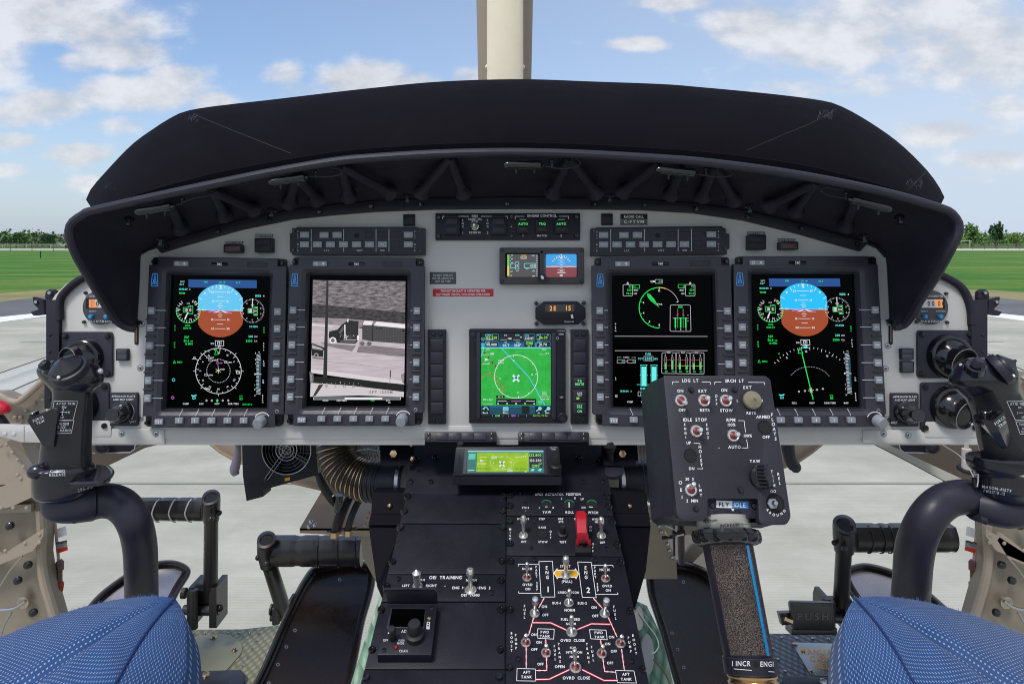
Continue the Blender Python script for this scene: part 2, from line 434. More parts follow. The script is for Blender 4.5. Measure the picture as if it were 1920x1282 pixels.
# ---------- the airfield
def nodes_mat(name, rough=0.9):
    m = bpy.data.materials.new(name); m.use_nodes = True; b = m.node_tree.nodes['Principled BSDF']; b.inputs['Roughness'].default_value = rough
    b.inputs['Specular IOR Level'].default_value = 0.2
    return m, m.node_tree.nodes, m.node_tree.links, b
def ground_mat(name, c1, c2, scale, c3=None, s3=1.0, stretch=(1, 1, 1), k3=0.6, grooves=False, bump=0.0, spec=None):
    m, N, L, b = nodes_mat(name)
    tc = N.new('ShaderNodeTexCoord'); mp = N.new('ShaderNodeMapping'); mp.inputs['Scale'].default_value = stretch; L.new(tc.outputs['Object'], mp.inputs[0])
    n = N.new('ShaderNodeTexNoise'); n.inputs['Scale'].default_value = scale; n.inputs['Detail'].default_value = 8; n.inputs['Roughness'].default_value = 0.7; L.new(mp.outputs[0], n.inputs['Vector'])
    r = N.new('ShaderNodeValToRGB'); r.color_ramp.elements[0].position = 0.35; r.color_ramp.elements[1].position = 0.68
    r.color_ramp.elements[0].color = (*c1, 1); r.color_ramp.elements[1].color = (*c2, 1); L.new(n.outputs['Fac'], r.inputs[0])
    o = r.outputs[0]
    if c3:
        n3 = N.new('ShaderNodeTexNoise'); n3.inputs['Scale'].default_value = s3; n3.inputs['Detail'].default_value = 5; L.new(mp.outputs[0], n3.inputs['Vector'])
        mr = N.new('ShaderNodeMapRange'); mr.inputs[1].default_value = 0.45; mr.inputs[2].default_value = 0.7; mr.inputs[4].default_value = k3; L.new(n3.outputs['Fac'], mr.inputs[0])
        mx = N.new('ShaderNodeMix'); mx.data_type = 'RGBA'; L.new(mr.outputs[0], mx.inputs[0]); L.new(o, mx.inputs[6]); mx.inputs[7].default_value = (*c3, 1); o = mx.outputs[2]
    if grooves:
        s = N.new('ShaderNodeSeparateXYZ'); L.new(tc.outputs['Object'], s.inputs[0])
        w = N.new('ShaderNodeMath'); w.operation = 'MULTIPLY'; w.inputs[1].default_value = 2*math.pi/0.026; L.new(s.outputs[1], w.inputs[0])
        sn = N.new('ShaderNodeMath'); sn.operation = 'SINE'; L.new(w.outputs[0], sn.inputs[0])
        mr = N.new('ShaderNodeMapRange'); mr.inputs[1].default_value = -1; mr.inputs[2].default_value = 0.2; mr.inputs[3].default_value = 0.93; mr.inputs[4].default_value = 1.0; L.new(sn.outputs[0], mr.inputs[0])
        vs = N.new('ShaderNodeVectorMath'); vs.operation = 'SCALE'; L.new(o, vs.inputs[0]); L.new(mr.outputs[0], vs.inputs['Scale']); o = vs.outputs[0]
        bp = N.new('ShaderNodeBump'); bp.inputs['Strength'].default_value = 0.12; bp.inputs['Distance'].default_value = 0.002; L.new(sn.outputs[0], bp.inputs['Height']); L.new(bp.outputs[0], b.inputs['Normal'])
    L.new(o, b.inputs['Base Color']); return m
CONC = ground_mat('apron_concrete', srgb(166, 164, 151), srgb(196, 193, 180), 0.9, srgb(150, 151, 137), 0.35, (1, 1.6, 1), 0.7, grooves=True)
ASPH = ground_mat('asphalt', srgb(96, 97, 100), srgb(124, 124, 126), 3.0, srgb(88, 90, 94), 0.3, (0.3, 2, 1))
GRASSM = ground_mat('grass_cover', srgb(26, 84, 22), srgb(84, 134, 40), 7.0, srgb(128, 140, 62), 0.30, (0.25, 1.4, 1), 0.75)
DRYM = ground_mat('dry_grass', srgb(128, 118, 84), srgb(168, 152, 112), 6.0, srgb(90, 118, 50), 0.8, (0.4, 2, 1), 0.6)
WLINE = ground_mat('white_paint_line', srgb(222, 222, 216), srgb(240, 240, 236), 4.0)
FIELD = ground_mat('far_field', srgb(44, 88, 30), srgb(92, 120, 52), 0.05, srgb(150, 140, 84), 0.02, (0.4, 2, 1), 0.5)
def strip(name, far, near, z, m):       # a ground sheet between two lines read off the photo
    mb = MB(); a = [G(x, y, z) for x, y in far]; b = [G(x, y, z) for x, y in near]
    mb.loft([a, b], m); return struct(mb.build(name, smooth=0, origin=(0, 0, 0)))
mb = MB(); mb.add([(-4000, -200, -0.02), (4000, -200, -0.02), (4000, 5000, -0.02), (-4000, 5000, -0.02)], [(0, 1, 2, 3)], FIELD); struct(mb.build('ground', smooth=0, origin=(0, 0, 0)))
XS = [-900, -300, 0, 90, 500, 960, 1420, 1850, 1920, 2300, 2900]
def yl(o90, o0, top):                  # left, inner and right heights of one edge
    k = (o0-o90)/90.0
    out = []
    for x in XS:
        e = (90-x) if x < 90 else (x-1850) if x > 1850 else 0
        out.append((x, (top-8*math.sin(math.pi*(x-90)/1760) if 90 <= x <= 1850 else o90+k*e*(1-0.0002*e))))
    return out
e_far = [(x, 466) for x in XS]; e_dry = yl(543, 550, 543); e_as = yl(556, 566, 555); e_wl = yl(586, 594, 585); e_wb = yl(594, 604, 592)
strip('grass', e_far, e_dry, 0.0, GRASSM)
strip('verge', e_dry, e_as, 0.004, DRYM)
strip('taxiway', e_as, e_wl, 0.008, ASPH)
strip('edge_line', e_wl, e_wb, 0.012, WLINE)
mb = MB(); f_ = [G(x, y, 0.008) for x, y in e_wb]; mb.loft([f_, [Vector((p.x, -8, 0.008)) for p in f_]], CONC); struct(mb.build('apron', smooth=0, origin=(0, 0, 0)))
JNT = mat('joint_sealant', srgb(150, 152, 140), 0.8)
mb = MB()
for yy in (905, 700, 640):
    d = (EYE-0.012)*F/(yy-HY); w = 0.012*d/5+0.008
    mb.add([(-9, d-w, 0.012), (9, d-w, 0.012), (9, d+w, 0.012), (-9, d+w, 0.012)], [(0, 1, 2, 3)], JNT)
struct(mb.build('slab_joint', smooth=0, origin=(0, 0, 0)))
mb = MB(); d1, d2 = EYE*F/(470-HY), EYE*F/(466.5-HY); mb.add([(-300, d1, 0.02), (300, d1, 0.02), (300, d2, 0.02), (-300, d2, 0.02)], [(0, 1, 2, 3)], mat('pale_gravel', srgb(196, 190, 172), 0.9)); struct(mb.build('perimeter_road', smooth=0, origin=(0, 0, 0)))
# woods beyond the field
LEAF = [mat('leaf_a', srgb(74, 104, 66), 0.9, spec=.1), mat('leaf_b', srgb(104, 136, 70), 0.9, spec=.1), mat('leaf_c', srgb(56, 82, 58), 0.9, spec=.1), mat('leaf_d', srgb(128, 150, 88), 0.9, spec=.1), mat('leaf_e', srgb(112, 114, 98), 0.9, spec=.1)]
BARK = mat('bark', srgb(84, 74, 62), 0.9)
def leaves(mb, c, rx, rz, n, pal, s):
    for _ in range(n):
        th = random.uniform(0, 2*math.pi); ph = math.acos(random.uniform(-0.7, 1)); rr = random.uniform(0.45, 1.0)*(1+0.22*math.sin(3*th+c.x)*math.sin(4*ph))
        p = c+Vector((rx*rr*math.sin(ph)*math.cos(th), rx*rr*math.sin(ph)*math.sin(th), rz*rr*math.cos(ph)))
        a = Vector([random.gauss(0, 1) for _ in range(3)]).normalized(); b = a.orthogonal().normalized(); c2 = a.cross(b); k = s*random.uniform(0.6, 1.4)
        mb.add([p+b*k, p+c2*k*0.8, p-b*k*0.9, p-c2*k*0.7], [(0, 1, 2, 3)], random.choice(pal))
def wood(x0, x1, d0, d1, hmax, n, pal, name='wood'):
    mb = MB()
    for i in range(n):
        px = random.uniform(x0, x1); d = random.uniform(d0, d1); h = hmax*random.uniform(0.55, 1.0); x = (px-CX)/F*d
        r = h*random.uniform(0.55, 1.0); leaves(mb, Vector((x, d, h*0.44)), r, h*0.5, 140, pal if random.random() < .7 else LEAF, h*0.085)
        mb.tube([(x, d, 0), (x+.1, d, h*.5)], [h*.03, h*.015], BARK, 5)
    return stuff(mb.build(name, smooth=0))
w1 = wood(-800, 520, 190, 300, 6.2, 230, [LEAF[0], LEAF[2], LEAF[4], LEAF[1]]); tag(w1, 'far-off wood of grey-green trees along the horizon at the left edge', 'wood')
w2 = wood(1350, 2700, 230, 330, 7.0, 270, [LEAF[1], LEAF[3], LEAF[0]]); tag(w2, 'far-off wood of light green trees along the horizon at the right edge', 'wood')
def tree(px, d, h, w, pal, label):
    x = (px-CX)/F*d; t = thing('tree', label, 'tree', (x, d, 0), 'trees at the edge of the airfield')
    def crown(mb):
        for k in range(6): leaves(mb, Vector((x+random.uniform(-.45, .45)*w, d+random.uniform(-.3, .3)*w, h*random.uniform(.30, .72))), w*.40, h*.28, 170, pal, h*.04)
    part('crown', t, crown, smooth=0)
    def tr(mb):
        mb.tube([(x, d, 0), (x+.05, d, h*.3), (x, d, h*.6)], [h*.035, h*.028, h*.012], BARK, 7)
        for k in range(4): a = k*1.7; mb.tube([(x, d, h*.3), (x+math.cos(a)*w*.3, d+math.sin(a)*w*.3, h*.6)], [h*.014, h*.006], BARK, 5)
    part('trunk', t, tr)
tree(1867, 200, 8.2, 3.0, [LEAF[2], LEAF[2], LEAF[0]], 'dark green round tree beyond the fence near the right edge')
tree(1823, 215, 8.0, 3.8, [LEAF[1], LEAF[3], LEAF[0]], 'pale green spreading tree just right of the glareshield')
tree(1905, 205, 5.5, 3.0, [LEAF[3], LEAF[1]], 'low light green tree at the far right edge')
tree(30, 185, 4.6, 2.8, [LEAF[0], LEAF[2], LEAF[1]], 'bushy dull green tree at the far left edge')
tree(92, 190, 4.4, 2.6, [LEAF[2], LEAF[0]], 'dark bushy tree just left of the glareshield')
# fence, mast, signs, shed, guard rail
FENM = mat('fence_wire', srgb(70, 78, 66), 0.6)
t = thing('fence', 'long low wire fence with dark posts across the grass on the right', 'fence', G(1860, 466))
d = 150
part('wire', t, lambda mb: [mb.tube([((1760-CX)/F*d, d, z), ((2300-CX)/F*d, d, z)], 0.03, FENM, 4) for z in (0.25, 0.5, 0.75, 1.0, 1.25)], smooth=0)
for k in range(22):
    x = (1780+k*22-CX)/F*d; part('post', t, lambda mb: mb.tube([(x, d, 0), (x, d, 1.5)], 0.07, FENM, 6))
t = thing('fence', 'long thin wire fence along the yellow grass on the left', 'fence', G(40, 474)); d = 118
part('wire', t, lambda mb: [mb.tube([((-420-CX)/F*d, d, z), ((260-CX)/F*d, d, z)], 0.02, FENM, 4) for z in (0.3, 0.6, 0.9, 1.2)], smooth=0)
for k in range(16):
    x = (-380+k*40-CX)/F*d; part('post', t, lambda mb: mb.tube([(x, d, 0), (x, d, 1.3)], 0.05, FENM, 6))
mb = MB(); d = 170
for z in (1.05, 1.3): mb.tube([((-420-CX)/F*d, d, z-.3), ((210-CX)/F*d, d, z-.3)], 0.05, mat('rail_white', srgb(188, 190, 186), 0.6), 5)
for k in range(14): x = (-400+k*45-CX)/F*d; mb.tube([(x, d, 0), (x, d, 1.0)], 0.07, MATS['rail_white'], 5)
mb.build('guard_rail', top=('long white guard rail below the trees on the left', 'guard rail'))
mb = MB(); d = 190
mb.tube([((1760-CX)/F*d, d, 1.9), ((1822-CX)/F*d, d, 1.9)], 0.08, MATS['rail_white'], 5)
for k in range(4): x = (1770+k*16-CX)/F*d; mb.tube([(x, d, 0), (x, d, 1.9)], 0.07, MATS['rail_white'], 5)
mb.build('guard_rail', top=('short white rail below the trees on the right', 'guard rail'))
mb = MB(); p = G(45, 455); d = 400; x = (45-CX)/F*d; mb.tube([(x, d, 0), (x, d, 9.2)], [0.35, 0.12], mat('mast_grey', srgb(130, 140, 150), 0.6), 6); 
for k in range(5): mb.tube([(x-.7, d, 3+k*1.3), (x+.7, d, 3+k*1.3)], 0.08, MATS['mast_grey'], 4)
mb.build('radio_mast', top=('thin grey radio mast above the trees at the left edge', 'mast'))
t = thing('marker_post', 'short black post standing in the grass on the left', 'post', G(76, 484)); d = EYE*F/(484-HY); x = (76-CX)/F*d
part('shaft', t, lambda mb: mb.tube([(x, d, 0), (x, d, .62)], 0.05, RUB, 8)); part('cap', t, lambda mb: mb.tube([(x, d, .62), (x, d, .74)], [.09, .06], RUB, 8))
t = thing('field_sign', 'black rectangular sign board on the grass near the glareshield', 'sign', G(125, 468)); d = EYE*F/(468-HY); x = (125-CX)/F*d
part('board', t, lambda mb: mb.solid([(x-.4, d, .35), (x+.4, d, .35), (x+.4, d, .95), (x-.4, d, .95)], (0, .1, 0), RUB), smooth=0)
for sx in (-.25, .25): part('leg', t, lambda mb: mb.tube([(x+sx, d+.05, 0), (x+sx, d+.05, .4)], 0.04, RUB, 6))
t = thing('farm_shed', 'small white shed with grey roof among the trees on the left', 'shed', G(112, 460)); d = 240; x = (112-CX)/F*d; w = 1.8
part('wall', t, lambda mb: mb.solid([(x-w, d, 0), (x+w, d, 0), (x+w, d, 1.9), (x-w, d, 1.9)], (0, 3, 0), MATS['rail_white']), smooth=0)
part('roof', t, lambda mb: mb.solid([(x-w-.2, d-.2, 1.9), (x+w+.2, d-.2, 1.9), (x+w*.6, d+1.5, 2.7), (x-w*.6, d+1.5, 2.7)], (0, 1.5, 0.05), mat('roof_grey', srgb(120, 122, 128), 0.7)), smooth=0)
# ---------- instrument panel
def screw(mb, sh, x, y, r, h=0.0, m=SCR, sl=True, t=0.0018, ring=None, ph=False):
    if ring: mb.poly(sh, circ(x, y, r*1.5, 16), h+0.0002, ring)
    mb.knob(sh, x, y, [(r, 0), (r, t*.6), (r*.78, t), (r*.3, t*1.02)], m, h, 12)
    a = random.uniform(0, 180)
    for q in ((a, a+90) if ph else (a,)):
        if sl: mb.tick(sh, x, y, -r*.62, r*.62, q, r*.28, h+t*1.1+0.0002, HOLE)
arc_lo = [(264, 474), (293, 464), (301, 474), (354, 458), (451, 431), (549, 411), (627, 403), (700, 397), (815, 392.5), (960, 391.5), (1091, 392), (1200, 393.5), (1297, 399), (1395, 413), (1492, 437), (1613, 471), (1627, 457), (1658, 471)]
inner = [(264, 476), (300, 456), (354, 440), (451, 412), (549, 393), (627, 384), (700, 377), (815, 372), (960, 370), (1091, 371), (1200, 374), (1297, 381), (1395, 394), (1492, 417), (1613, 451), (1640, 458), (1660, 480)]
pan = thing('instrument_panel', 'wide pale grey instrument panel across the cockpit holding the displays', 'instrument panel', P(960, 820, DP(960, 820)+.01))
outl = [(86, 834), (86, 700), (93, 568), (104, 552), (122, 534), (152, 514), (190, 500), (250, 470), (300, 450), (451, 408), (700, 373), (960, 366), (1200, 370), (1492, 413), (1640, 455), (1672, 480), (1735, 498), (1778, 517), (1806, 538), (1820, 556), (1838, 610), (1842, 700), (1845, 834)]
def f(mb):
    mb.prism(PX, outl, -0.004, 0.0, GREY, bev=1.0)
    mb.box(PX, 300, 798, 1620, 822, -0.045, 0.0015, GREY, bev=1.5)
part('face_plate', pan, f)
def f(mb):
    mb.prism(PX, [(165, 804), (308, 804), (308, 833), (40, 829), (0, 818), (-60, 812), (-60, 797), (0, 796), (45, 797), (100, 804)], -0.004, 0.003, GREY, bev=1)
    mb.line(PX, [(45, 797), (45, 829)], 1.0, 0.0034, KEY); mb.line(PX, [(166, 805), (166, 831)], 1.0, 0.0034, KEY)
    mb.box(PX, 170, 788, 208, 818, 0.003, 0.0042, GREY, bev=.8, r=3)
part('lower_flange', pan, f)
def f(mb):
    mb.prism(PX, [(1618, 806), (1990, 806), (1990, 836), (1618, 830)], -0.004, 0.003, GREY, bev=1)
    mb.box(PX, 1735, 790, 1835, 820, 0.003, 0.0042, GREY, bev=.8, r=3)
part('lower_flange', pan, f)
for x, y in ((228, 813), (292, 813), (263, 690), (264, 784), (266, 607), (1657, 813), (1703, 816), (1668, 606), (1661, 691), (1665, 786), (1665, 648), (9, 813), (26, 813)):
    part('screw', pan, lambda mb: screw(mb, PX, x, y, 4.2, 0.0032 if y > 800 else 0.0, STEEL if x > 100 else GREY, ring=KEY if x > 100 else None, ph=x > 100, sl=x > 100, t=.001))
def edge(mb, pts, r=7):
    mb.tube(catmull([PX.pt(x, y, 0.004) for x, y in pts], 5), mpd(r), BLKH, 12)
part('edge_trim', pan, lambda mb: edge(mb, [(112, 600), (112, 565), (124, 545), (150, 524), (190, 505), (235, 490)]))
part('edge_trim', pan, lambda mb: edge(mb, [(1822, 608), (1820, 580), (1812, 552), (1795, 532), (1760, 514), (1720, 500), (1690, 490)]))
SL = mat('brown_slot', srgb(96, 84, 66), 0.6)
for x0, x1 in ((252, 259), (1667, 1674)):
    part('slot', pan, lambda mb: (mb.prism(PX, rrect(x0, 610, x1, 646, 3), 0.0, 0.0012, HOLE), mb.box(PX, x0+2, 612, x1-2, 642, 0.0012, 0.0016, SL)))
# narrow dark posts at the panel's ends
for (x0, x1, lab, sgn) in ((86, 110, 'dark vertical post with rivets at the left end of the instrument panel', -1), (1822, 1852, 'dark vertical post with rivets at the right end of the instrument panel', 1)):
    t = thing('end_post', lab, 'post', PX.pt(x0+10, 765, 0))
    part('channel', t, lambda mb: (mb.prism(PX, [(x0, 562), (x1, 562), (x1, 765 if sgn < 0 else 690), (x0, 765 if sgn < 0 else 690)], -0.02, 0.008, BLKH, bev=1.2)))
    part('lower_block', t, lambda mb: mb.box(PX, x0-3, 690, x1+6, 766, -0.02, 0.006, BLKH, bev=1))
    c = x0+7 if sgn < 0 else x1-9
    for yy in (628, 659, 700, 747): part('rivet', t, lambda mb: mb.knob(PX, c, yy, [(3.2, 0), (2.6, .001), (1, .0016)], BLKH, 0.0082, 10))
    part('bracket', t, lambda mb: (mb.prism(PX, rpoly([(c-9, 562), (c-8, 546), (c+2, 541), (c+11, 546), (c+13, 562)], 4), -0.012, -0.004, BLKH, bev=1), mb.knob(PX, c+2, 549, [(4, 0), (3, .004)], STEEL, -0.003, 10)))
    part('arm', t, lambda mb: (mb.prism(PX, rpoly([(c+sgn*12, 562), (c+sgn*32, 556), (c+sgn*30, 570), (c+sgn*20, 580), (c+sgn*36, 585), (c+sgn*30, 592), (c+sgn*10, 590)], 2), -0.018, -0.010, BLKH), mb.knob(PX, c+sgn*24, 566, [(4, 0), (3, .003)], STEEL, -0.01, 10)))
# ---------- glareshield
gs = thing('glareshield', 'large black curved glareshield hood arching over the instrument panel', 'glareshield', P(960, 300, .95))
rimL = [(253, 616), (240, 614), (225, 606), (211, 592), (198, 572), (180, 543), (163, 514), (143, 479), (132, 448), (130, 432)]
rimT = [(130, 430), (137, 416), (153, 405), (171, 396), (276, 372), (393, 347), (510, 323), (627, 303), (700, 296), (815, 289), (925, 286), (1010, 286.5), (1108, 290), (1243, 298), (1317, 304), (1434, 318.5), (1551, 338), (1668, 363), (1762, 390), (1785, 401), (1797, 418)]
rimR = [(1798, 424), (1796, 440), (1785, 464), (1758, 514), (1727, 561), (1710, 590), (1698, 606), (1687, 612), (1676, 613)]
innL = [(257, 613), (258, 590), (260, 560), (262, 520), (263, 490), (264, 477)]
innR = [(1661, 482), (1663, 500), (1665, 540), (1667, 580), (1668, 612)]
def zz(pts, n, df): return [P(p.x, p.y, df(p.x, p.y)) for p in resample(catmull([(x, y, 0) for x, y in pts], 6), n)]
def rimd(x, y): return 0.87 if y < 440 else 0.87+0.11*((y-440)/175)**1.5
rim = zz(rimL[:-1]+rimT+rimR, 220, rimd)
inn = [PX.pt(p.x, p.y, .002) for p in resample([(x, y, 0) for x, y in innL+inner+innR], 220)]
def f(mb):
    rows = []
    for j in range(9):
        t = j/8; rows.append([a.lerp(b, t)+Vector((0, 0, 0.010*math.sin(math.pi*t))) for a, b in zip(inn, rim)])
    mb.loft(rows, BLKH)
    out = [p+Vector((0, .002, 0)) for p in rim]; bk = []
    for p, q in zip(rim, inn): bk.append(q+(p-q)*0.12+Vector(((p.x-q.x)*.55, .05, .012 if p.z > EYE else 0)))
    mb.loft([out, [a.lerp(b, .5)+Vector(((a.x-b.x)*.1, 0, .012)) for a, b in zip(out, bk)], bk], BLKH)
part('hood_shell', gs, f)
part('rim_tube', gs, lambda mb: mb.tube(rim, [0.0058]*len(rim), BLK, 10))
top_o = [(172, 391), (161, 374), (170, 355), (190, 331), (245, 273), (290, 240), (315, 224), (338, 212), (370, 204), (430, 196), (510, 187), (627, 173), (700, 165), (800, 155), (900, 150), (1000, 149), (1108, 153), (1243, 158), (1317, 164), (1434, 175), (1531, 187), (1574, 198), (1629, 228), (1687, 269), (1738, 319), (1762, 352), (1771, 370), (1762, 388)]
bot_o = [(172, 395), (176, 395), (200, 389), (276, 371), (393, 346), (510, 322), (627, 302), (700, 295), (815, 288), (925, 285), (1010, 285.5), (1108, 289), (1243, 297), (1317, 303), (1434, 317), (1551, 337), (1668, 362), (1750, 386), (1760, 389)]
N_ = 90
A_ = resample(catmull([(x, y, 0) for x, y in bot_o], 5), N_); B_ = resample(catmull([(x, y, 0) for x, y in top_o], 5), N_)
def hrow(t, d, lift=0.0): return [P(a.x+(b.x-a.x)*t, a.y+(b.y-a.y)*t, d)+Vector((0, 0, lift*max(0, math.sin(math.pi*i/(N_-1)))**.3)) for i, (a, b) in enumerate(zip(A_, B_))]
def f(mb):
    rows = [hrow(-.02, .9), hrow(.02, .884), hrow(.13, .882), hrow(.14, .892), hrow(.3, .90), hrow(.5, .92), hrow(.7, .95), hrow(.86, .985), hrow(.95, 1.02), hrow(1.0, 1.06)]
    last = rows[-1]; rows += [[Vector((p.x*1.0, p.y+.06, p.z-.008)) for p in last], [Vector((p.x*.98, p.y+.25, p.z-.07)) for p in last], [Vector((p.x*.95, p.y+.3, 1.8)) for p in last]]
    mb.loft(rows, BLKF)
part('padded_cover', gs, f, smooth=28)
SEAM = mat('seam_thread', srgb(42, 40, 46), 0.7)
def surf(px, py):
    for i in range(N_-1):
        if B_[i].x <= px <= B_[i+1].x:
            b = B_[i]; a = A_[min(range(N_), key=lambda k: abs(A_[k].x-px))]; t = (py-a.y)/(b.y-a.y+1e-6); break
    ts = [.02, .13, .14, .3, .5, .7, .86, .95, 1.0]; ds = [.884, .882, .892, .9, .92, .95, .985, 1.02, 1.06]
    t = max(.15, min(.99, t)); k = max(i for i in range(8) if ts[i] <= t); q = (t-ts[k])/(ts[k+1]-ts[k])
    return ds[k]+(ds[k+1]-ds[k])*q-.004
gsb = [o for o in gs.children if o.name.startswith('padded_cover')][0]
_bv = BVHTree.FromPolygons([tuple(v.co+Vector(gs.location)) for v in gsb.data.vertices], [tuple(p.vertices) for p in gsb.data.polygons])
IDN = lambda x, y: (x, y)
for pts in ([(362, 214), (420, 238), (480, 262), (546, 288)], [(1570, 204), (1520, 232), (1470, 252), (1400, 282)], [(190, 333), (215, 355), (222, 366)], [(1736, 322), (1715, 345), (1700, 357)]):
    part('seam', gs, lambda mb: mb.wline(_bv, IDN, pts, .7, SEAM, .0006))
def f(mb):
    for cx, cy, n, L0 in ((1560, 205, 26, 16), (358, 212, 14, 12), (1728, 335, 22, 13), (195, 336, 8, 8)):
        for k in range(n):
            a = cx+random.uniform(-26, 4)*(1 if cx > 900 else -.6); b = cy+random.uniform(0, 14)
            q = random.uniform(-.5, .5); mb.wline(_bv, IDN, [(a, b), (a-L0*.4*random.random()+q, b+L0*.5*random.random()+2)], .7, SEAM, .0005)
part('creased_corner', gs, f)
part('mounting_strip', gs, lambda mb: mb.prism(PX, inner+[(1661, 482)]+arc_lo[::-1], 0.0, 0.006, BLKH, bev=0.8))
for x, y in ((696, 387), (790, 384), (951, 383), (1113, 383), (1208, 384), (600, 397), (506, 412), (410, 433), (313, 463), (1304, 392), (1402, 406), (1501, 427), (1607, 458), (184, 530), (270, 590), (1745, 500)):
    if x in (184, 1745, 270): continue
    part('screw', gs, lambda mb: screw(mb, PX, x, y, 5.0, 0.006, GLOSS, t=.0035))
def at_hood(px, py, k=.5): return k
br = [((844, 296), (790, 362)), ((844, 296), (869, 362)), ((1067, 297), (1037, 362)), ((1067, 297), (1118, 362)), ((640, 312), (654, 368)), ((640, 312), (732, 362)), ((556, 330), (543, 380)), ((556, 330), (594, 374)),
      ((398, 358), (421, 404)), ((398, 358), (476, 393)), ((320, 384), (338, 428)), ((1236, 306), (1168, 360)), ((1278, 314), (1258, 364)), ((1340, 312), (1317, 368)), ((1340, 312), (1376, 376)), ((1531, 342), (1442, 386)), ((1531, 342), (1492, 395)), ((1606, 372), (1586, 423))]
for a, b in br:
    def f(mb):
        p, q = P(*a, .885), P(*b, .975); d = q-p; pts = [p+d*t for t in (0, .2, .5, .8, .93, 1)]
        mb.tube(pts, [.005, .0062, .0062, .0064, .009, .013], BLKH, 10)
    part('brace', gs, f)
for x, y in ((764, 369), (1143, 368), (510, 396), (303, 450), (1405, 388), (1619, 444), (243, 412), (1686, 408)):
    d = .93 if x not in (243, 1686) else .90
    part('bolt', gs, lambda mb: mb.lathe(P(x, y-4, d), (0, -.3, -1), [(.001, -.002), (.006, 0), (.0068, .003), (.003, .0035), (.003, .009), (.0044, .009), (.004, .012)], SCR, 10))
# lamps clipped under the rim
for (a, b, loop, stand, lab) in (((255, 398), (323, 387), [(328, 386), (360, 372), (392, 366), (401, 360), (390, 357), (360, 362)], (341, 372), 'slim black lamp under the glareshield rim at its far left end'),
        ((506, 342), (573, 332), [(580, 331), (615, 331), (638, 327), (638, 318), (618, 314)], (592, 322), 'slim black lamp under the glareshield, second from the left'),
        ((947, 309), (1015, 310), [(1022, 311), (1050, 316), (1078, 313), (1088, 305), (1080, 297), (1065, 294)], (1035, 302), 'slim black lamp at the middle of the glareshield above the fire panel'),
        ((1232, 318), (1303, 325), [(1310, 327), (1340, 331), (1368, 330), (1372, 322), (1355, 316)], (1324, 316), 'slim black lamp under the glareshield above the right flight director keys'),
        ((1670, 393), (1594, 374), [(1588, 372), (1560, 368), (1542, 360), (1541, 353), (1556, 352), (1580, 357)], (1586, 362), 'slim black lamp under the glareshield rim at its far right end')):
    t = thing('glareshield_lamp', lab, 'lamp', P(*a, .87), 'lamps under the glareshield')
    def f(mb):
        p, q = P(*a, .872), P(*b, .88); d = (q-p).normalized(); pts = [p-d*.002, p, p+d*.004, q-d*.012, q-d*.010, q-d*.002, q, q+d*.003]
        mb.tube(pts, [.002, .0042, .0054, .0056, .0062, .0062, .004, .0025], GLOSS if x else BLK, 12)
        for s in (.3, .8): mb.tube([p.lerp(q, s)-Vector((0, 0, .005)), p.lerp(q, s)-Vector((0, 0, .011))], [.002, .0012], BLK, 6)
    x = 1; part('housing', t, f)
    part('cable', t, lambda mb: mb.tube(catmull([P(u, v, .885) for u, v in loop], 6), .0012, BLK, 6))
    part('thumb_screw', t, lambda mb: mb.lathe(P(*stand, .885), (0, 0, -1), [(.001, -.002), (.004, 0), (.004, .002), (.0015, .003), (.0015, .009)], SCR, 8))
# windscreen centre post
t = thing('windscreen_post', 'cream painted vertical windscreen post above the glareshield', 'post', P(946, 150, 1.6)); d = 1.6
def ppoly(l, dd, th, m, mb): mb.solid([P(x, y, dd) for x, y in l], (0, th, 0), m)
part('centre_channel', t, lambda mb: mb.loft([[P(913+(x0)*1.0+(y < 0)*-1, y, 1.56-.02*math.sin(math.pi*min(1, max(0, x0/68)))**.4) for x0 in (0, 2, 5, 10, 20, 34, 48, 58, 63, 66, 68)] for y in (-220, 0, 210)], POSTM), smooth=60)
part('side_flange', t, lambda mb: ppoly([(888, -220), (913, -220), (917, 210), (898, 210)], 1.6, .03, CREAM, mb), smooth=0)
part('side_flange', t, lambda mb: ppoly([(978, -220), (1004, -220), (995, 210), (980, 210)], 1.6, .03, CREAM, mb), smooth=0)
part('seal', t, lambda mb: (mb.tube([P(911, -220, 1.585), P(914, 210, 1.585)], .0025, CREAM, 6), mb.tube([P(982, -220, 1.585), P(981, 210, 1.585)], .0025, CREAM, 6)))
for x in (914, 980): part('rivet', t, lambda mb: mb.ball(P(x, 126, 1.58), .006, POSTM, 6))
# ---------- the four tall displays
BZ = mat('bezel_paint', srgb(50, 48, 59), 0.45, bump=0.2, var=0.05)
BZD = mat('bezel_recess', srgb(40, 38, 47), 0.5)
EMB = glow('emblem_blue', 40, 120, 190)
QUADS = [[(325, 519), (503.5, 521), (497.5, 761), (315.5, 761)], [(585, 519), (760.5, 520), (757.5, 758), (578, 758)],
         [(1150.5, 519.5), (1332, 519), (1339, 763), (1153, 759)], [(1412, 517.5), (1597.4, 517.5), (1608.6, 760), (1416, 760)]]
LB, RB = (47, 44, 40, 35), (33, 36, 38, 48)
BXL, BXR = (-40, -35, -26, -20), (18, 22, 30, 40)
B0, KN = (20, 25, 34, 45), (175, 179, 188, 209)
BSTEP = (30, 30, 30, 30.8)
def local(i):
    q = bil(QUADS[i]); return lambda u, v: q(u/180.0, v/240.0)
labs = ['tall display showing a horizon over a full compass circle, far left of the panel',
        'tall display showing a black and white camera picture of a truck on a road',
        'tall display showing the engine power dial above fuel and temperature bars',
        'tall display showing a horizon over a compass arc, far right of the panel']
GEAR = []
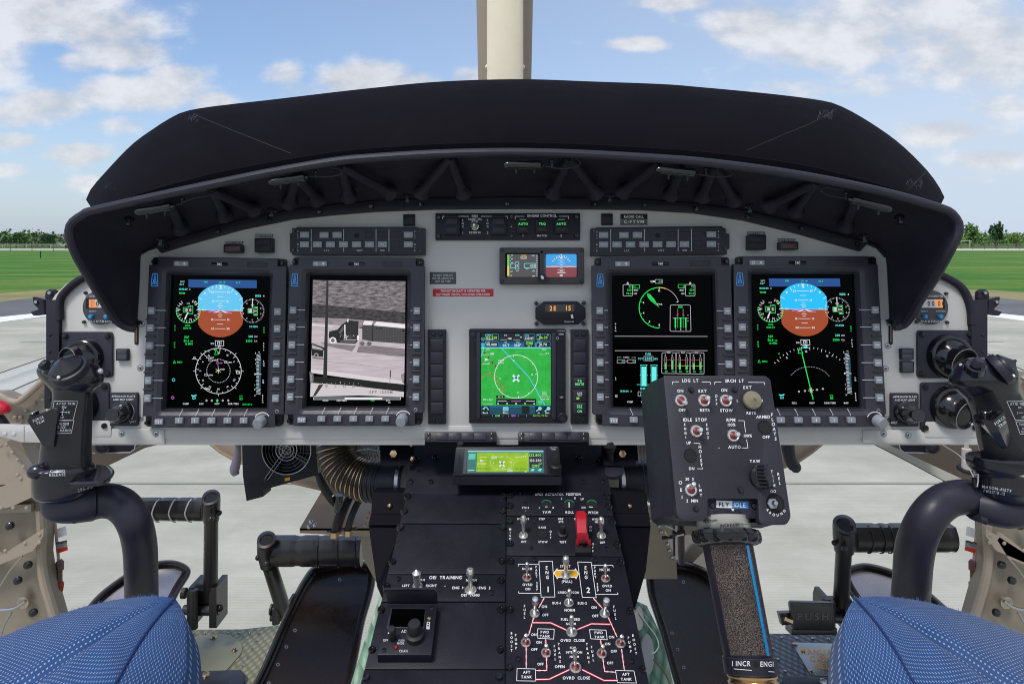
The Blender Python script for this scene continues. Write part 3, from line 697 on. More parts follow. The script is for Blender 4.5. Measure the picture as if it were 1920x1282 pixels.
def emblem(mb, sh, x, y, w, h, hh, m):
    mb.line(sh, rpoly([(x-w*.36, y-h/2), (x+w*.36, y-h/2), (x+w/2, y+h/2), (x-w/2, y+h/2)], 2), 1.1, hh, m, True)
    mb.line(sh, [(x, y-h*.42), (x-w*.28, y+h*.36)], .9, hh, m); mb.line(sh, [(x, y-h*.42), (x+w*.28, y+h*.36)], .9, hh, m)
    mb.line(sh, [(x-w*.16, y), (x+w*.16, y)], .8, hh, m); mb.arc(sh, x, y+h*.22, w*.2, 0, 360, .8, hh, m, 12); mb.line(sh, [(x, y-h*.1), (x, y+h*.3)], .8, hh, m)
def mfd(i):
    sh = Sheet(PANEL, f=local(i)); L, Rr = LB[i], RB[i]
    t = thing('flight_display', labs[i], 'display', sh.pt(90, 279, 0), 'tall bezel displays on the instrument panel')
    x0, x1, y0, y1 = -L, 180+Rr, -37, 40
    H1 = .020
    part('back_plate', t, lambda mb: (mb.prism(sh, rrect(x0+6, y0+1, x1-2, 240+y1-2, 5), 0, .010, BLKD, bev=1, holes=[rrect(-4, -4, 184, 244, 2, 3)])))
    tx = 17
    body = [(x0+tx, y0), (x1-tx, y0), (x1-tx, y0+15), (x1, y0+15), (x1+1, 240+y1-24), (x1-tx+2, 240+y1-24), (x1-tx+2, 240+y1), (x0+tx, 240+y1), (x0+tx, 240+y1-21), (x0, 240+y1-21), (x0, y0+15), (x0+tx, y0+15)]
    op = rrect(x0+25, -15, x1-25, 240+18, 9, 5)
    def f(mb):
        mb.prism(sh, rpoly(body, 1.5, 2), .010, H1, BZ, bev=1.2, holes=[op])
    part('bezel', t, f)
    def f(mb):
        n = len(op); inn_ = rrect(-3, -3, 183, 243, 2, 5)
        mid = [((a[0]*.55+b[0]*.45), (a[1]*.55+b[1]*.45)) for a, b in zip(op, inn_)]
        mb.loft([[sh.pt(a, b, H1-.0002) for a, b in op], [sh.pt(a, b, H1-.003) for a, b in mid], [sh.pt(a, b, .0065) for a, b in inn_], [sh.pt(a, b, .004) for a, b in inn_]], BZ, True)
    part('inner_frame', t, f)
    ys = (35, 67, 100, 133, 166, 198) if i != 9 else ()
    GD = (63, 95, 128, 161, 193, 226)
    for (bx, s) in ((BXL[i], 1), (180+BXR[i], -1)):
        for k, gy in enumerate(GD):
            if i == 2 and s < 0 and k > 3: continue
            if i == 3 and s > 0 and k > 3: continue
            def f(mb):
                mb.box(sh, bx-6, gy-6.5, bx+6, gy+6.5, H1, H1+.0045, KEY, bev=1.0, r=1); 
                mb.line(sh, [(bx-3.6, gy), (bx+3.6, gy)], 1.1, H1+.0047, WHT)
            b = part('key', t, f)
            part('pointer_line', t, lambda mb: mb.line(sh, [(bx+s*8, gy-.5), (-11 if s > 0 else 190, gy-.5)] if True else 0, 1.2, H1+.0003, WHTD))
            if k < 5: part('divider_rib', t, lambda mb: mb.box(sh, bx-9, gy+15, bx+9, gy+18, H1-.001, H1+.0022, BZD, bev=.9))
    for k in range(5):
        bx = B0[i]+BSTEP[i]*k; gy = 267
        if i == 2 and k > 1: continue
        if i == 3 and k < 0: continue
        def f(mb):
            mb.box(sh, bx-7, gy-5, bx+7, gy+5.5, H1, H1+.004, KEY, bev=1.0, r=1); mb.line(sh, [(bx, gy-2.6), (bx, gy+3)], 1.1, H1+.0042, WHT)
        part('key', t, f)
        s = 1 if i < 2 else -1
        part('pointer_line', t, lambda mb: mb.line(sh, [(bx+s*1.5, gy-8), (bx+s*3, gy-13), (bx+s*7, gy-21.5)], 1.3, H1+.0006, WHTD))
    def f(mb):
        gx = (-17, -12, -2, 4)[i]
        mb.box(sh, gx-7.5, 264.5, gx+7.5, 274.5, H1, H1+.003, KEY, bev=1.0, r=1); mb.text(sh, 'TST', gx, 269.5, 5, WHT, H1+.0032, sx=.95)
    if i < 3: part('test_key', t, f)
    kx = KN[i]
    if i != 2:
        k_ = part('rotary_knob', t, lambda mb: mb.knob(sh, kx, 265, [(6.5, 0), (6.5, .002), (10.5, .003), (10.8, .006), (10, .014), (9, .016), (3, .0162)], KEY, H1, 24, ax=sh.n+Vector((0.25 if i > 2 else -.1, 0, -.28))))
        part('scale_arc', t, lambda mb: mb.arc(sh, kx, 266, 14, -70, 60, 1.6, H1+.0004, WHT, 14))
        part('light_sensor', t, lambda mb: mb.knob(sh, (203, 202, 0, 215)[i]-(1 if i == 0 else 0), 250, [(4, 0), (3.6, .001), (2.4, .0012), (2, .0004)], STEEL, H1-.001, 14))
    rx = (13, 14, 17, 8)[i]+0
    def f(mb):
        mb.box(sh, rx-13.5, -29.5, rx+13.5, -20.5, H1, H1+.003, KEY, bev=.9, r=1)
        for dx, r in ((-7, 2.1), (7, 2.1)):
            if dx < 0: mb.arc(sh, rx+dx, -25, r, 0, 360, .9, H1+.0032, WHT, 14)
            else: mb.poly(sh, circ(rx+dx, -25, r, 12), H1+.0032, WHT)
            for a in range(0, 360, 45): mb.tick(sh, rx+dx, -25, 2.6, 3.7, a, .6, H1+.0032, WHT)
    part('brightness_rocker', t, f)
    cx = (86, 85, 88, 82)[i]
    def f(mb):
        mb.poly(sh, rrect(cx-16, -28, cx+16, -21.5, 3), H1+.0002, HOLE)
        mb.tube([sh.pt(cx-15, -24.6, H1+.0006), sh.pt(cx-4, -24.2, H1+.0018), sh.pt(cx+4, -24.2, H1+.0018), sh.pt(cx+15, -24.6, H1+.0006)], .0018, GLOSS, 8)
        for dx in (-3.5, 3.5): mb.tube([sh.pt(cx+dx, -27.8, H1+.001), sh.pt(cx+dx*1.05, -24.5, H1+.0042), sh.pt(cx+dx, -21.6, H1+.001)], .0006, WHT, 6)
        mb.poly(sh, circ(cx, -24.5, 2.2, 10), H1+.0038, WHT)
    part('latch', t, f)
    nx = (158, 154, 162, 157)[i]
    def f(mb):
        mb.box(sh, nx-20, -29.5, nx+20, -20, H1-.0004, H1+.0008, BZD, bev=.8, r=1.5)
        for dx in (-16, 16): screw(mb, sh, nx+dx, -24.7, 2, H1+.0008, BZ, t=.0006)
    part('name_plate', t, f)
    ex = (-35, -33, -25, -24)[i]
    part('emblem', t, lambda mb: emblem(mb, sh, ex, 6, 13, 23, H1+.0004, EMB))
    for (sx, sy) in ((x0+9, y0+9), (x1-8, y0+9), (x0+9, 240+y1-9), (x1-8, 240+y1-9)):
        part('screw', t, lambda mb: screw(mb, sh, sx, sy, 4.2, .010, GLOSS, t=.003))
    return t, sh
HS = .0060
class Scr:                              # a lit picture plane: words and shapes in steps of a fraction of a millimetre
    def __init__(s, sh, h0=HS): s.sh = sh; s.h0 = h0; s.mb = MB()
    def h(s, z): return s.h0+z*.00012
    def poly(s, p, m, z=1): s.mb.poly(s.sh, p, s.h(z), m)
    def rect(s, a, b, c, d, m, z=1): s.mb.poly(s.sh, [(a, b), (c, b), (c, d), (a, d)], s.h(z), m)
    def line(s, p, w, m, z=3, closed=False): s.mb.line(s.sh, p, w, s.h(z), m, closed)
    def arc(s, x, y, r, a0, a1, w, m, z=3, n=48): s.mb.arc(s.sh, x, y, r, a0, a1, w, s.h(z), m, n)
    def tick(s, x, y, r0, r1, a, w, m, z=3): s.mb.tick(s.sh, x, y, r0, r1, a, w, s.h(z), m)
    def text(s, st, x, y, size, m, z=4, **k): s.mb.text(s.sh, st, x, y, size, m, s.h(z), **k)
    def frame(s, a, b, c, d, w, m, z=3): s.line([(a, b), (c, b), (c, d), (a, d)], w, m, z, True)
def sheet_of(i, c0):                    # drawing coordinates: the enlarged view of display 1 (c0) carried onto display i
    q = local(i)
    def f(x, y):
        t = (y-c0[4])/(c0[5]-c0[4]); xl = c0[0]+(c0[1]-c0[0])*t; xr = c0[2]+(c0[3]-c0[2])*t
        return q((x-xl)/(xr-xl)*180, t*240)
    return Sheet(PANEL, f=f)
C1 = (196, 162, 831, 810, 210, 1071)
def pfd(i):
    t, sh = mfd(i); s = Scr(sheet_of(i, C1)); sky = GS1 if i == 0 else GS
    s.mb.box(s.sh, 140, 180, 860, 1100, 0.002, s.h0, SCRB)
    s.rect(296, 226, 752, 280, GNV, 1)
    # horizon disc
    import math as m_
    def disc(y0, y1, mt):
        pts = []
        top = [(508-r_[0], r_[1]) for r_ in ()]
        for k in range(25):
            a = -90+180*k/24
            pts.append((508+172*m_.sin(R(a)), 432-175*m_.cos(R(a))))
        return pts
    up = [p for p in disc(0, 0, 0)]; up = [(max(361, min(660, x)), y) for x, y in up]
    s.poly(up, sky, 2)
    dn = [(x, 864-y+(4 if y < 700 else 0)) for x, y in up]; s.poly(dn[::-1], GBR, 2)
    s.line([(361, 431), (660, 433)], 3, GW, 4)
    for dy, w, lab in ((-123, 38, '20'), (-93, 20, ''), (-62, 32, '10'), (-46, 12, ''), (-31, 18, ''), (-16, 12, ''), (15, 10, ''), (30, 16, ''), (44, 10, ''), (61, 38, '10'), (91, 20, ''), (121, 36, '20')):
        s.line([(508-w, 432+dy), (508+w, 432+dy)], 3, GW, 4)
        if lab: s.text(lab, 508-w-14, 432+dy, 13, GW); s.text(lab, 508+w+17, 432+dy, 13, GW)
    s.poly([(500, 262), (522, 262), (515, 276), (523, 287), (502, 287), (510, 276)], GW, 5)
    for a, r0, r1 in ((-60, 150, 172), (60, 150, 172), (-30, 150, 172), (30, 150, 172), (-20, 162, 172), (20, 162, 172), (-10, 162, 172), (10, 162, 172)): s.tick(512, 432, r0-8, r1-4, a, 3.5, GW, 5)
    for a in (-45, 45):
        x, y = 512+150*m_.sin(R(a)), 432-160*m_.cos(R(a)); s.poly([(x-8, y-4), (x+8, y-4), (x, y+8)], GW, 5)
    s.poly([(430, 437), (500, 428), (512, 430), (512, 434), (498, 434), (432, 444)], GM, 5); s.poly([(512, 430), (586, 446), (586, 452), (512, 435)], GM, 5)
    s.poly([(458, 447), (500, 433), (512, 433), (486, 446)], GW, 6); s.poly([(566, 447), (524, 433), (512, 433), (540, 447)], GW, 6)
    s.frame(388, 425, 410, 433, 2, GW, 5); s.frame(606, 425, 628, 433, 2, GW, 5)
    # speed dial
    s.arc(295, 436, 80, 90, 285, 4, GG); s.arc(295, 436, 80, 45, 90, 3.5, GG); s.arc(295, 436, 80, 35, 48, 4, GY)
    for k in range(0, 23): s.tick(295, 436, 66 if k % 2 else 62, 80, -35+k*13.6+60, 3, GW)
    for lab, x, y in (('160', 246, 391), ('140', 233, 428), ('120', 242, 462), ('80', 310, 491), ('60', 342, 465), ('40', 357, 429), ('20', 345, 392), ('0', 334, 374)): s.text(lab, x, y, 9, GW)
    s.poly([(290, 445), (296, 447), (278, 492), (272, 494), (270, 486)], GW, 5)
    s.rect(262, 413, 300, 446, GBX, 5); s.rect(298, 402, 326, 457, GBX, 5); s.line([(298, 413), (262, 413), (262, 446), (298, 446), (298, 457), (326, 457), (326, 402), (298, 402)], 3, GG, 6, True)
    s.text('10 0', 294, 430, 19, GW, 7, sx=.9); s.text('1', 312, 408, 9, GW, 7); s.text('IAS', 296, 386, 8, GW)
    # height dial
    for k in range(50): s.tick(722, 433, 74 if k % 5 else 69, 81, k*7.2, 2.2, GW)
    for lab, a in (('1', 36), ('2', 72), ('3', 108), ('4', 144), ('5', 180), ('6', 216), ('7', 252), ('8', 288), ('9', 324)): s.text(lab, 722+60*m_.sin(R(a)), 433-60*m_.cos(R(a)), 9, GW)
    s.line([(724, 350), (723, 410)], 5, GW, 5); s.rect(695, 415, 757, 447, GBX, 5); s.rect(733, 405, 757, 463, GBX, 5)
    s.line([(733, 405), (757, 405), (757, 463), (733, 463), (733, 447), (694, 447), (694, 417), (733, 417)], 3, GG, 6, True)
    s.rect(698, 420, 720, 444, GW, 6); s.text('02', 709, 432, 15, GBX, 8, sx=.8); s.text('000', 739, 433, 12, GW, 8, sx=.85); s.text('20', 745, 413, 9, GW, 8); s.text('80', 745, 456, 9, GW, 8); s.text('ALT', 724, 393, 8, GW)
    for st, x, y, z, c in (('20°C', 257, 242, 10, GW), ('OAT', 252, 260, 10, GC), ('18:00:00', 262, 291, 12, GC), ('Z', 306, 292, 8, GW), ('TERM', 252, 318, 12, GG), ('FMS', 413, 242, 11, GG), ('-CPL', 510, 243, 10, GG), ('ALT', 628, 244, 12, GG),
                           ('1000', 762, 331, 15, GC), ('&', 800, 331, 10, GW), ('GSPD', 290, 533, 10, GG), ('100KTS', 289, 551, 12, GG), ('50F', 285, 612, 16, GG), ('26.6', 283, 635, 15, GG), ('NM', 318, 638, 8, GG), ('16 MIN', 300, 656, 13, GG),
                           ('29.92IN', 730, 538, 12, GC), ('200', 712, 604, 14, GC), ('DH', 747, 605, 11, GWD), ('2000', 701, 634, 15, GG), ('RA', 746, 635, 11, GWD), ('DG', 456, 653, 11, GW), ('121', 503, 650, 21, GW),
                           ('121', 333, 1017, 17, GC), ('DTK', 648, 1004, 8, GG), ('113', 648, 1022, 16, GG), ('VS', 768, 709, 8, GW)):
        s.text(st, x, y, z, c, sx=.85)
    s.poly([(532, 238), (546, 243), (532, 249)], GG, 4)
    s.frame(476, 634, 532, 668, 3, GW); s.poly([(500, 668), (516, 668), (508, 676)], GW, 4)
    for st, x, y, c in (('ATT', 207, 536, GG), ('ABC', 801, 545, GG), ('HDG', 204, 648, GG)): s.text(st, x, y, 9, c, down=15)
    for st, x, y, c in ((('ALTS', 799, 650, GW), ('RNG', 799, 770, GW), ('DM', 796, 898, GW), ('BARO', 792, 1000, GW)) if i == 0 else (('ALTS', 801, 634, GW), ('DM', 806, 888, GW), ('BARO', 800, 990, GW))): s.text(st, x, y, 9, c, down=15)
    s.line([(203, 768), (211, 785), (195, 785)], 2.5, GG, 3, True); s.text('FMS1', 238, 778, 11, GG)
    # climb scale
    s.poly([(756, 714), (783, 750), (778, 965), (746, 1003), (752, 960), (755, 750)], glow('screen_slate', 28, 74, 92), 2)
    for k in range(-14, 15): s.line([(752-(6 if k % 5 == 0 else 2), 858+k*9.2), (764+(14 if abs(k) > 9 else 4), 858+k*9.2+(6 if k > 9 else -6 if k < -9 else 0))], 2.2, GW, 4)
    s.line([(742, 857), (783, 858)], 4, GW, 5); s.poly([(738, 850), (750, 857), (738, 864)], GW, 5)
    for st, y in (('3', 716), ('2', 760), ('1', 787), ('1', 930), ('2', 960), ('3', 1000)): s.text(st, 744 if y < 900 else 740, y, 10, GW)
    if i == 0:
        cx, cy, r = 497, 836, 152
        s.arc(cx, cy, r, 0, 360, 3.5, GW, n=72)
        for k in range(24): s.tick(cx, cy, r-(22 if k % 3 == 0 else 12), r, k*15+4, 3, GW)
        for k in range(0, 360, 45): s.tick(cx, cy, r, r+16, k, 3, GW)
        for lab, a in (('12', 2), ('15', 30), ('S', 59), ('21', 90), ('24', 120), ('W', 150), ('30', 180), ('33', 208), ('N', 238), ('3', 270), ('6', 300), ('E', 329)): s.text(lab, cx+r*.8*m_.sin(R(a)), cy-r*.8*m_.cos(R(a)), 11, GW, rot=-a)
        for k in range(0, 360, 8): s.arc(cx, cy, 78, k, k+4, 3, GW, n=2)
        s.line([(481, 688), (497, 724), (472, 728)], 3.5, GG, 4, True); s.poly([(400, 703), (412, 699), (410, 709)], GG, 4)
        s.line([(320, 757), (348, 757), (362, 768)], 3, GW); s.text('80', 337, 747, 10, GW)
        s.line([(491, 772), (499, 782), (491, 792), (483, 782)], 2.6, GM, 4, True); s.text('50F', 514, 783, 9, GM); s.line([(493, 792), (497, 824)], 3, GM, 4)
        for a in range(0, 360, 60): s.tick(496, 834, 0, 20, a, 3, glow('screen_cream', 232, 226, 190), 5)
        s.text('HQF', 526, 825, 9, GW)
        for x, y, st in ((426, 745, 'OUF'), (440, 762, 'OUAR'), (546, 776, 'UBH'), (413, 862, 'UNW')):
            s.frame(x-8, y-6, x+8, y+6, 2.2, GW, 4); s.text(st, x+14, y+2, 9, GW, align='L')
        s.frame(618, 838, 638, 854, 3, GW, 4); s.line([(402, 950), (440, 962)], 3, GW); s.text('VZBS', 425, 955, 9, GW, rot=-20)
        for x in (417, 453, 526, 562): s.line([(x, 1027), (x+6, 1034), (x, 1041), (x-6, 1034)], 2.2, GW, 4, True)
        s.poly([(489, 1022), (498, 1034), (489, 1048), (480, 1034)], GG, 4)
        s.arc(197, 896, 9, 0, 360, 3, GC); s.line([(191, 1004), (201, 1015), (191, 1026), (181, 1015)], 3, GM, 4, True)
        for st, x, c in (('COMP', 279, GW), ('ARC', 382, GW), ('HOV', 488, GW), ('RDR/TERR', 597, GW), ('RTE+STA', 690, GG)): s.text(st, x, 1056 if c is GW else 1060, 11, c, sx=.85)
    else:
        cx, cy, r = 519, 970, 288
        for k in range(-9, 10):
            a = k*5.2-3; s.tick(cx, cy, r-(20 if k % 3 == 1 else 10), r, a, 3, GW)
        for lab, a in (('12', -3), ('15', 28), ('E', -33)): s.text(lab, cx+r*.88*m_.sin(R(a)), cy-r*.9*m_.cos(R(a)), 12, GW, rot=-a)
        for k in range(-52, 53, 4): s.arc(cx, cy-5, 152, k, k+2, 2.6, GWD, n=2)
        s.line([(478, 722), (530, 1032)], 6, GG, 4); s.line([(466, 686), (484, 722), (454, 724)], 4, GG, 5, True); s.poly([(325, 725), (337, 722), (334, 732)], GG, 4)
        for a in range(20, 360, 60): s.tick(520, 970, 0, 18, a, 3, glow('screen_cream', 232, 226, 190), 6)
        for x, y in ((444, 978), (482, 974), (558, 966), (596, 960)): s.line([(x, y-6), (x+6, y), (x, y+6), (x-6, y)], 2.2, GW, 4, True)
        s.line([(476, 682), (492, 688), (526, 688)], 3, GC); s.poly([(484, 676), (524, 676), (504, 690)], GC, 4)
        for st, x, c in (('FULL', 411, GW), ('HOV', 522, GW), ('RDR/TERR', 636, GW), ('MAP', 737, GW)): s.text(st, x, 1054, 11, c, sx=.85)
    s.poly([(316, 996), (330, 1000), (350, 994), (350, 1002), (334, 1006), (316, 1004)], GC, 4)
    s.mb.build('screen', t, smooth=0)
    return t
pfd(0); pfd(3)
# engine display
t, sh = mfd(2)
C3 = (180, 187, 826, 850, 212, 1066)
s = Scr(sheet_of(2, C3)); s.mb.box(s.sh, 120, 180, 900, 1100, 0.002, s.h0, SCRB)
s.text('QM', 441, 241, 13, GW); s.frame(458, 229, 505, 254, 2.5, GWD); s.text('64', 490, 242, 12, GG, slant=.2)
for x0, fx in ((243, 0), (660, 1)):
    s.line(rpoly([(x0, 262), (x0+63, 262), (x0+63, 338), (x0, 338)], 8), 3, GWD, 3, True); s.poly([(x0+23, 255), (x0+31, 243), (x0+39, 255), (x0+36, 262), (x0+26, 262)], GWD, 2)
    s.text('12'[fx], x0+31, 254, 8, GBX, 5)
    for k, v in enumerate(('32', '559', '92.5')): s.text(v, x0+56, 276+k*22.5, 12.5, GG, align='R')
    for k, v in enumerate(('Q', 'MGT', 'NG')): s.text(v, (x0+72) if not fx else x0-8, 277+k*22.5, 9.5, GW if k else GG, align='L' if not fx else 'R')
    a = (x0+67, 264) if not fx else (x0-49, 262); s.frame(a[0], a[1], a[0]+43, a[1]+23, 2.6, GG)
s.arc(484, 416, 134, 180, 360, 5, GG, n=60); s.arc(484, 416, 134, 0, 18, 5, GY, n=10); s.arc(484, 416, 134, 18, 72, 3, GWD, n=24); s.tick(484, 416, 128, 138, 18, 4, GR); s.tick(484, 416, 122, 134, 72, 4, GW)
for a, lab in ((180, '0'), (216, '2'), (252, '4'), (288, '6'), (0, '10')):
    s.tick(484, 416, 120, 136, a, 3, GG if a else GW)
    s.text(lab, 484+(110 if a else 0)*math.sin(R(a)), 416-(113)*math.cos(R(a)), 12, GW)
for a in (198, 234, 270, 306, 342): s.tick(484, 416, 126, 136, a, 3, GG)
s.poly([(402, 318), (424, 328), (450, 358), (485, 415), (430, 372), (408, 346)], GG, 4); s.line([(412, 330), (436, 358), (480, 410)], 2, GBX, 6); s.line([(404, 320), (420, 350), (470, 400)], 2, GBX, 6); s.text('PWR', 487, 393, 10, GW, 5)
s.line(rpoly([(558, 397), (692, 397), (696, 571), (556, 571)], 10), 3, GWD, 3, True); s.text('100', 626, 410, 14, GG)
for x in (607, 644): s.rect(x-3, 422, x+3, 548, glow('screen_grey', 92, 88, 96), 2); s.line([(x-8 if x < 620 else x-4, 467 if x < 620 else 455), (x+5 if x < 620 else x+9, 455 if x < 620 else 467)], 4, GR, 4)
for x in (592, 627, 661): s.rect(x-4.5, 484, x+4.5, 548, GG, 3); s.poly([(x-9, 480), (x+9, 480), (x+4, 488), (x-4, 488)], GG, 4)
s.line([(575, 485), (680, 485)], 3, GG, 3); s.line([(575, 485), (588, 485)], 4, GM, 5); s.line([(668, 485), (680, 485)], 4, GM, 5)
for x, v in ((594, '1'), (628, 'R'), (663, '2')): s.text(v, x, 558, 8, GW)
for y in (465, 503): s.line([(671, y), (680, y)], 2.5, GW)
s.line([(186, 607), (806, 603)], 3, GWD); s.line([(187, 703), (806, 696)], 3, GWD)
s.text('ALTN', 192, 524, 9, GW, down=15.5); s.text('LT', 193, 884, 9, GW, down=14); s.arc(196, 1006, 7, 0, 360, 2.5, GW); s.tick(196, 1006, 0, 5, 0, 2, GW)
for st, x, y, z, c in (('FUEL', 411, 722, 14, GC), ('TOT', 358, 755, 12, GC), ('2050', 412, 753, 18, GC), ('LBS', 461, 754, 12, GC), ('1 GEN 2', 264, 746, 9, GW), ('35', 240, 773, 11, GG), ('35', 312, 772, 11, GG), ('A', 264, 773, 9, GWD),
                       ('1030', 374, 953, 15, GC), ('1020', 453, 952, 15, GC), ('300', 370, 990, 15, GC), ('PPH', 415, 989, 11, GWD), ('300', 466, 989, 15, GC), ('18:00:00', 251, 972, 12, GC), ('Z', 295, 972, 8, GW), ('COMP', 288, 1043, 11, GW), ('RDR/TERR', 397, 1041, 11, GW)): s.text(st, x, y, z, c, sx=.82)
s.frame(381, 739, 443, 767, 2.5, GWD); s.frame(203, 763, 254, 785, 2.5, GWD); s.frame(273, 762, 324, 784, 2.5, GWD); s.line([(203, 753), (203, 747), (230, 747)], 2, GWD); s.line([(299, 747), (324, 747), (324, 753)], 2, GWD); s.line(rpoly([(342, 974), (520, 974), (520, 1004), (342, 1004)], 4), 3, GWD, 3, True)
GFU = glow('screen_aqua', 108, 240, 232)
for x in (380, 448): s.rect(x-15, 807, x+16, 936, GFU, 3); s.frame(x-19, 797, x+20, 935, 2.5, GC); s.line([(x-23, 797), (x+24, 796)], 3, GC); s.line([(x-26, 864), (x-19, 864)], 3, GC); s.line([(x+20, 864), (x+27, 864)], 3, GC)
s.line([(334, 927), (360, 927)], 3, GC); s.line([(402, 926), (424, 926)], 3, GC); s.line([(468, 926), (494, 926)], 3, GC)
for k, (x0, lab, a, b) in enumerate(((502, 'ENG 1', 50, 74), (597, 'DRV', 50, 30), (690, 'ENG 2', 50, 64))):
    s.line(rpoly([(x0, 713-k), (x0+93, 713-k), (x0+93, 850), (x0-2, 850)], 8), 3, GWD, 3, True); s.rect(x0+26, 704, x0+68, 718, GBX, 4); s.text(lab, x0+46, 711, 8.5, GW, 5, sx=.85)
    s.line([(x0+8, 760), (x0+86, 759)], 2.5, GR, 3); s.line([(x0+8, 798), (x0+86, 797)], 2.5, GR if k == 0 else GY, 3)
    for j, (dx, v) in enumerate(((24, a), (69, b))):
        s.text('PT'[j], x0+dx-1, 730, 10, GW); s.rect(x0+dx-5, 741, x0+dx+5, 822, GBX, 4); s.frame(x0+dx-5, 741, x0+dx+5, 822, 1.6, GWD, 5)
        top = 822-44*(v/60.0); s.rect(x0+dx-4, top, x0+dx+4, 822, GG, 6); s.poly([(x0+dx-9, top-4), (x0+dx+9, top-4), (x0+dx+4, top+5), (x0+dx-4, top+5)], GG, 7); s.text(str(v), x0+dx+4, 836, 11, GG)
s.mb.build('screen', t, smooth=0)
# camera picture display
def flir_mat(name, c1, c2, sx, sz, det=6, rough=.6, p0=.35, p1=.68):
    m, N, L, b = nodes_mat(name, .2); tc = N.new('ShaderNodeTexCoord'); mp = N.new('ShaderNodeMapping'); mp.inputs['Scale'].default_value = (sx, 1, sz); mp.inputs['Rotation'].default_value = (0, .12, 0); L.new(tc.outputs['Object'], mp.inputs[0])
    n = N.new('ShaderNodeTexNoise'); n.inputs['Scale'].default_value = 1; n.inputs['Detail'].default_value = det; n.inputs['Roughness'].default_value = rough; L.new(mp.outputs[0], n.inputs['Vector'])
    r = N.new('ShaderNodeValToRGB'); r.color_ramp.elements[0].position = p0; r.color_ramp.elements[1].position = p1; r.color_ramp.elements[0].color = (*c1, 1); r.color_ramp.elements[1].color = (*c2, 1)
    L.new(n.outputs['Fac'], r.inputs[0]); L.new(r.outputs[0], b.inputs['Emission Color']); b.inputs['Emission Strength'].default_value = 2**-EXPO; b.inputs['Base Color'].default_value = (.005, .005, .005, 1); return m
t, sh = mfd(1)
C2 = (197, 172, 797, 793, 212, 1060)
s = Scr(sheet_of(1, C2)); s.mb.box(s.sh, 120, 180, 880, 1120, 0.002, s.h0, SCRB)
fg = lambda v, nm: glow(nm, v, v*.965, v*.98)
BRUSH = flir_mat('picture_brush', srgb(30, 27, 29), srgb(168, 158, 162), 90, 330, 10, .75); BRUSH2 = flir_mat('picture_hedge', srgb(14, 13, 14), srgb(96, 90, 92), 120, 420, 9, .7)
ROAD = flir_mat('picture_road', srgb(182, 171, 177), srgb(205, 193, 200), 30, 260, 4); VERGE = flir_mat('picture_verge', srgb(120, 112, 116), srgb(178, 166, 172), 90, 500, 5); SH = flir_mat('picture_shadow', srgb(118, 108, 114), srgb(142, 130, 138), 40, 300, 4)
L0 = lambda y: 203-(y-232)*.022
s.poly([(L0(232), 234), (797, 238), (795, 480), (L0(400), 410)], BRUSH, 1)
s.poly([(L0(232), 234), (797, 238), (797, 262), (L0(250), 256)], fg(40, 'picture_dark'), 2) if False else None
s.poly([(L0(395), 392), (796, 446), (796, 520), (500, 492), (L0(490), 478)], BRUSH2, 2)
s.poly([(L0(480), 480), (430, 490), (796, 520), (796, 560), (430, 545), (L0(520), 520)], VERGE, 2)
s.poly([(L0(515), 515), (430, 540), (796, 600), (793, 905), (L0(870), 850)], ROAD, 3)
s.poly([(L0(530), 526), (330, 540), (330, 545), (L0(530), 534)], fg(226, 'picture_white'), 4)
s.poly([(250, 648), (330, 655), (480, 668), (455, 706), (380, 690), (300, 672)], SH, 4)
s.poly([(497, 672), (600, 668), (795, 690), (795, 742), (485, 712)], SH, 4)
for a, b in (((L0(650), 655), (790, 752)), ((L0(760), 768), (790, 832))): s.line([a, ((a[0]+b[0])/2, (a[1]+b[1])/2-6), b], 3, fg(150, 'picture_line'), 4)
s.poly([(L0(830), 826), (400, 850), (793, 905), (793, 930), (400, 880), (L0(850), 850)], fg(214, 'picture_pale'), 4)
s.poly([(L0(890), 872), (450, 890), (792, 926), (792, 976), (450, 935), (L0(900), 916)], fg(8, 'picture_black'), 6)
s.poly([(L0(920), 916), (450, 935), (792, 976), (791, 1010), (500, 1000), (184, 1008)], fg(204, 'picture_kerb'), 5)
s.poly([(290, 236), (303, 236), (294, 880), (268, 880)], fg(32, 'picture_pole'), 7); s.poly([(240, 930), (272, 925), (222, 1000), (200, 1008)], fg(48, 'picture_pole2'), 7)
# lorry
BKc = fg(16, 'picture_black2'); G1 = fg(64, 'picture_grey1'); G2 = fg(88, 'picture_grey2'); WHc = fg(236, 'picture_white2'); G3 = fg(150, 'picture_grey3')
s.poly([(304, 606), (308, 574), (360, 562), (384, 534), (404, 518), (430, 500), (496, 506), (494, 634), (476, 656), (360, 650), (352, 628), (310, 624)], BKc, 8)
s.poly([(416, 520), (478, 512), (490, 520), (486, 628), (420, 628)], fg(30, 'picture_cab'), 9); s.poly([(423, 492), (433, 490), (430, 512), (424, 514)], WHc, 10); s.poly([(404, 530), (412, 528), (412, 622), (406, 624)], WHc, 10)
s.poly([(368, 582), (398, 536), (402, 560), (378, 592)], G2, 9); s.line([(380, 640), (478, 644)], 4, G3, 10); s.line([(400, 628), (480, 630)], 3, WHc, 10)
for k in range(12): s.line([(370+k*9, 600+random.uniform(-12, 30)), (376+k*9, 604+random.uniform(-12, 30))], 3, random.choice((G2, G3, WHc)), 10)
s.poly([(520, 520), (596, 530), (796, 552), (796, 655), (586, 640), (520, 628)], G1, 8); s.poly([(586, 534), (592, 534), (588, 640), (582, 640)], BKc, 9)
s.poly([(522, 530), (534, 502), (590, 505), (580, 532)], WHc, 9); s.poly([(594, 534), (612, 507), (796, 526), (796, 553)], WHc, 9)
for k in range(11): s.line([(604+k*17, 542+k*1.6), (602+k*17, 640+k*1.2)], 1.4, G2, 9)
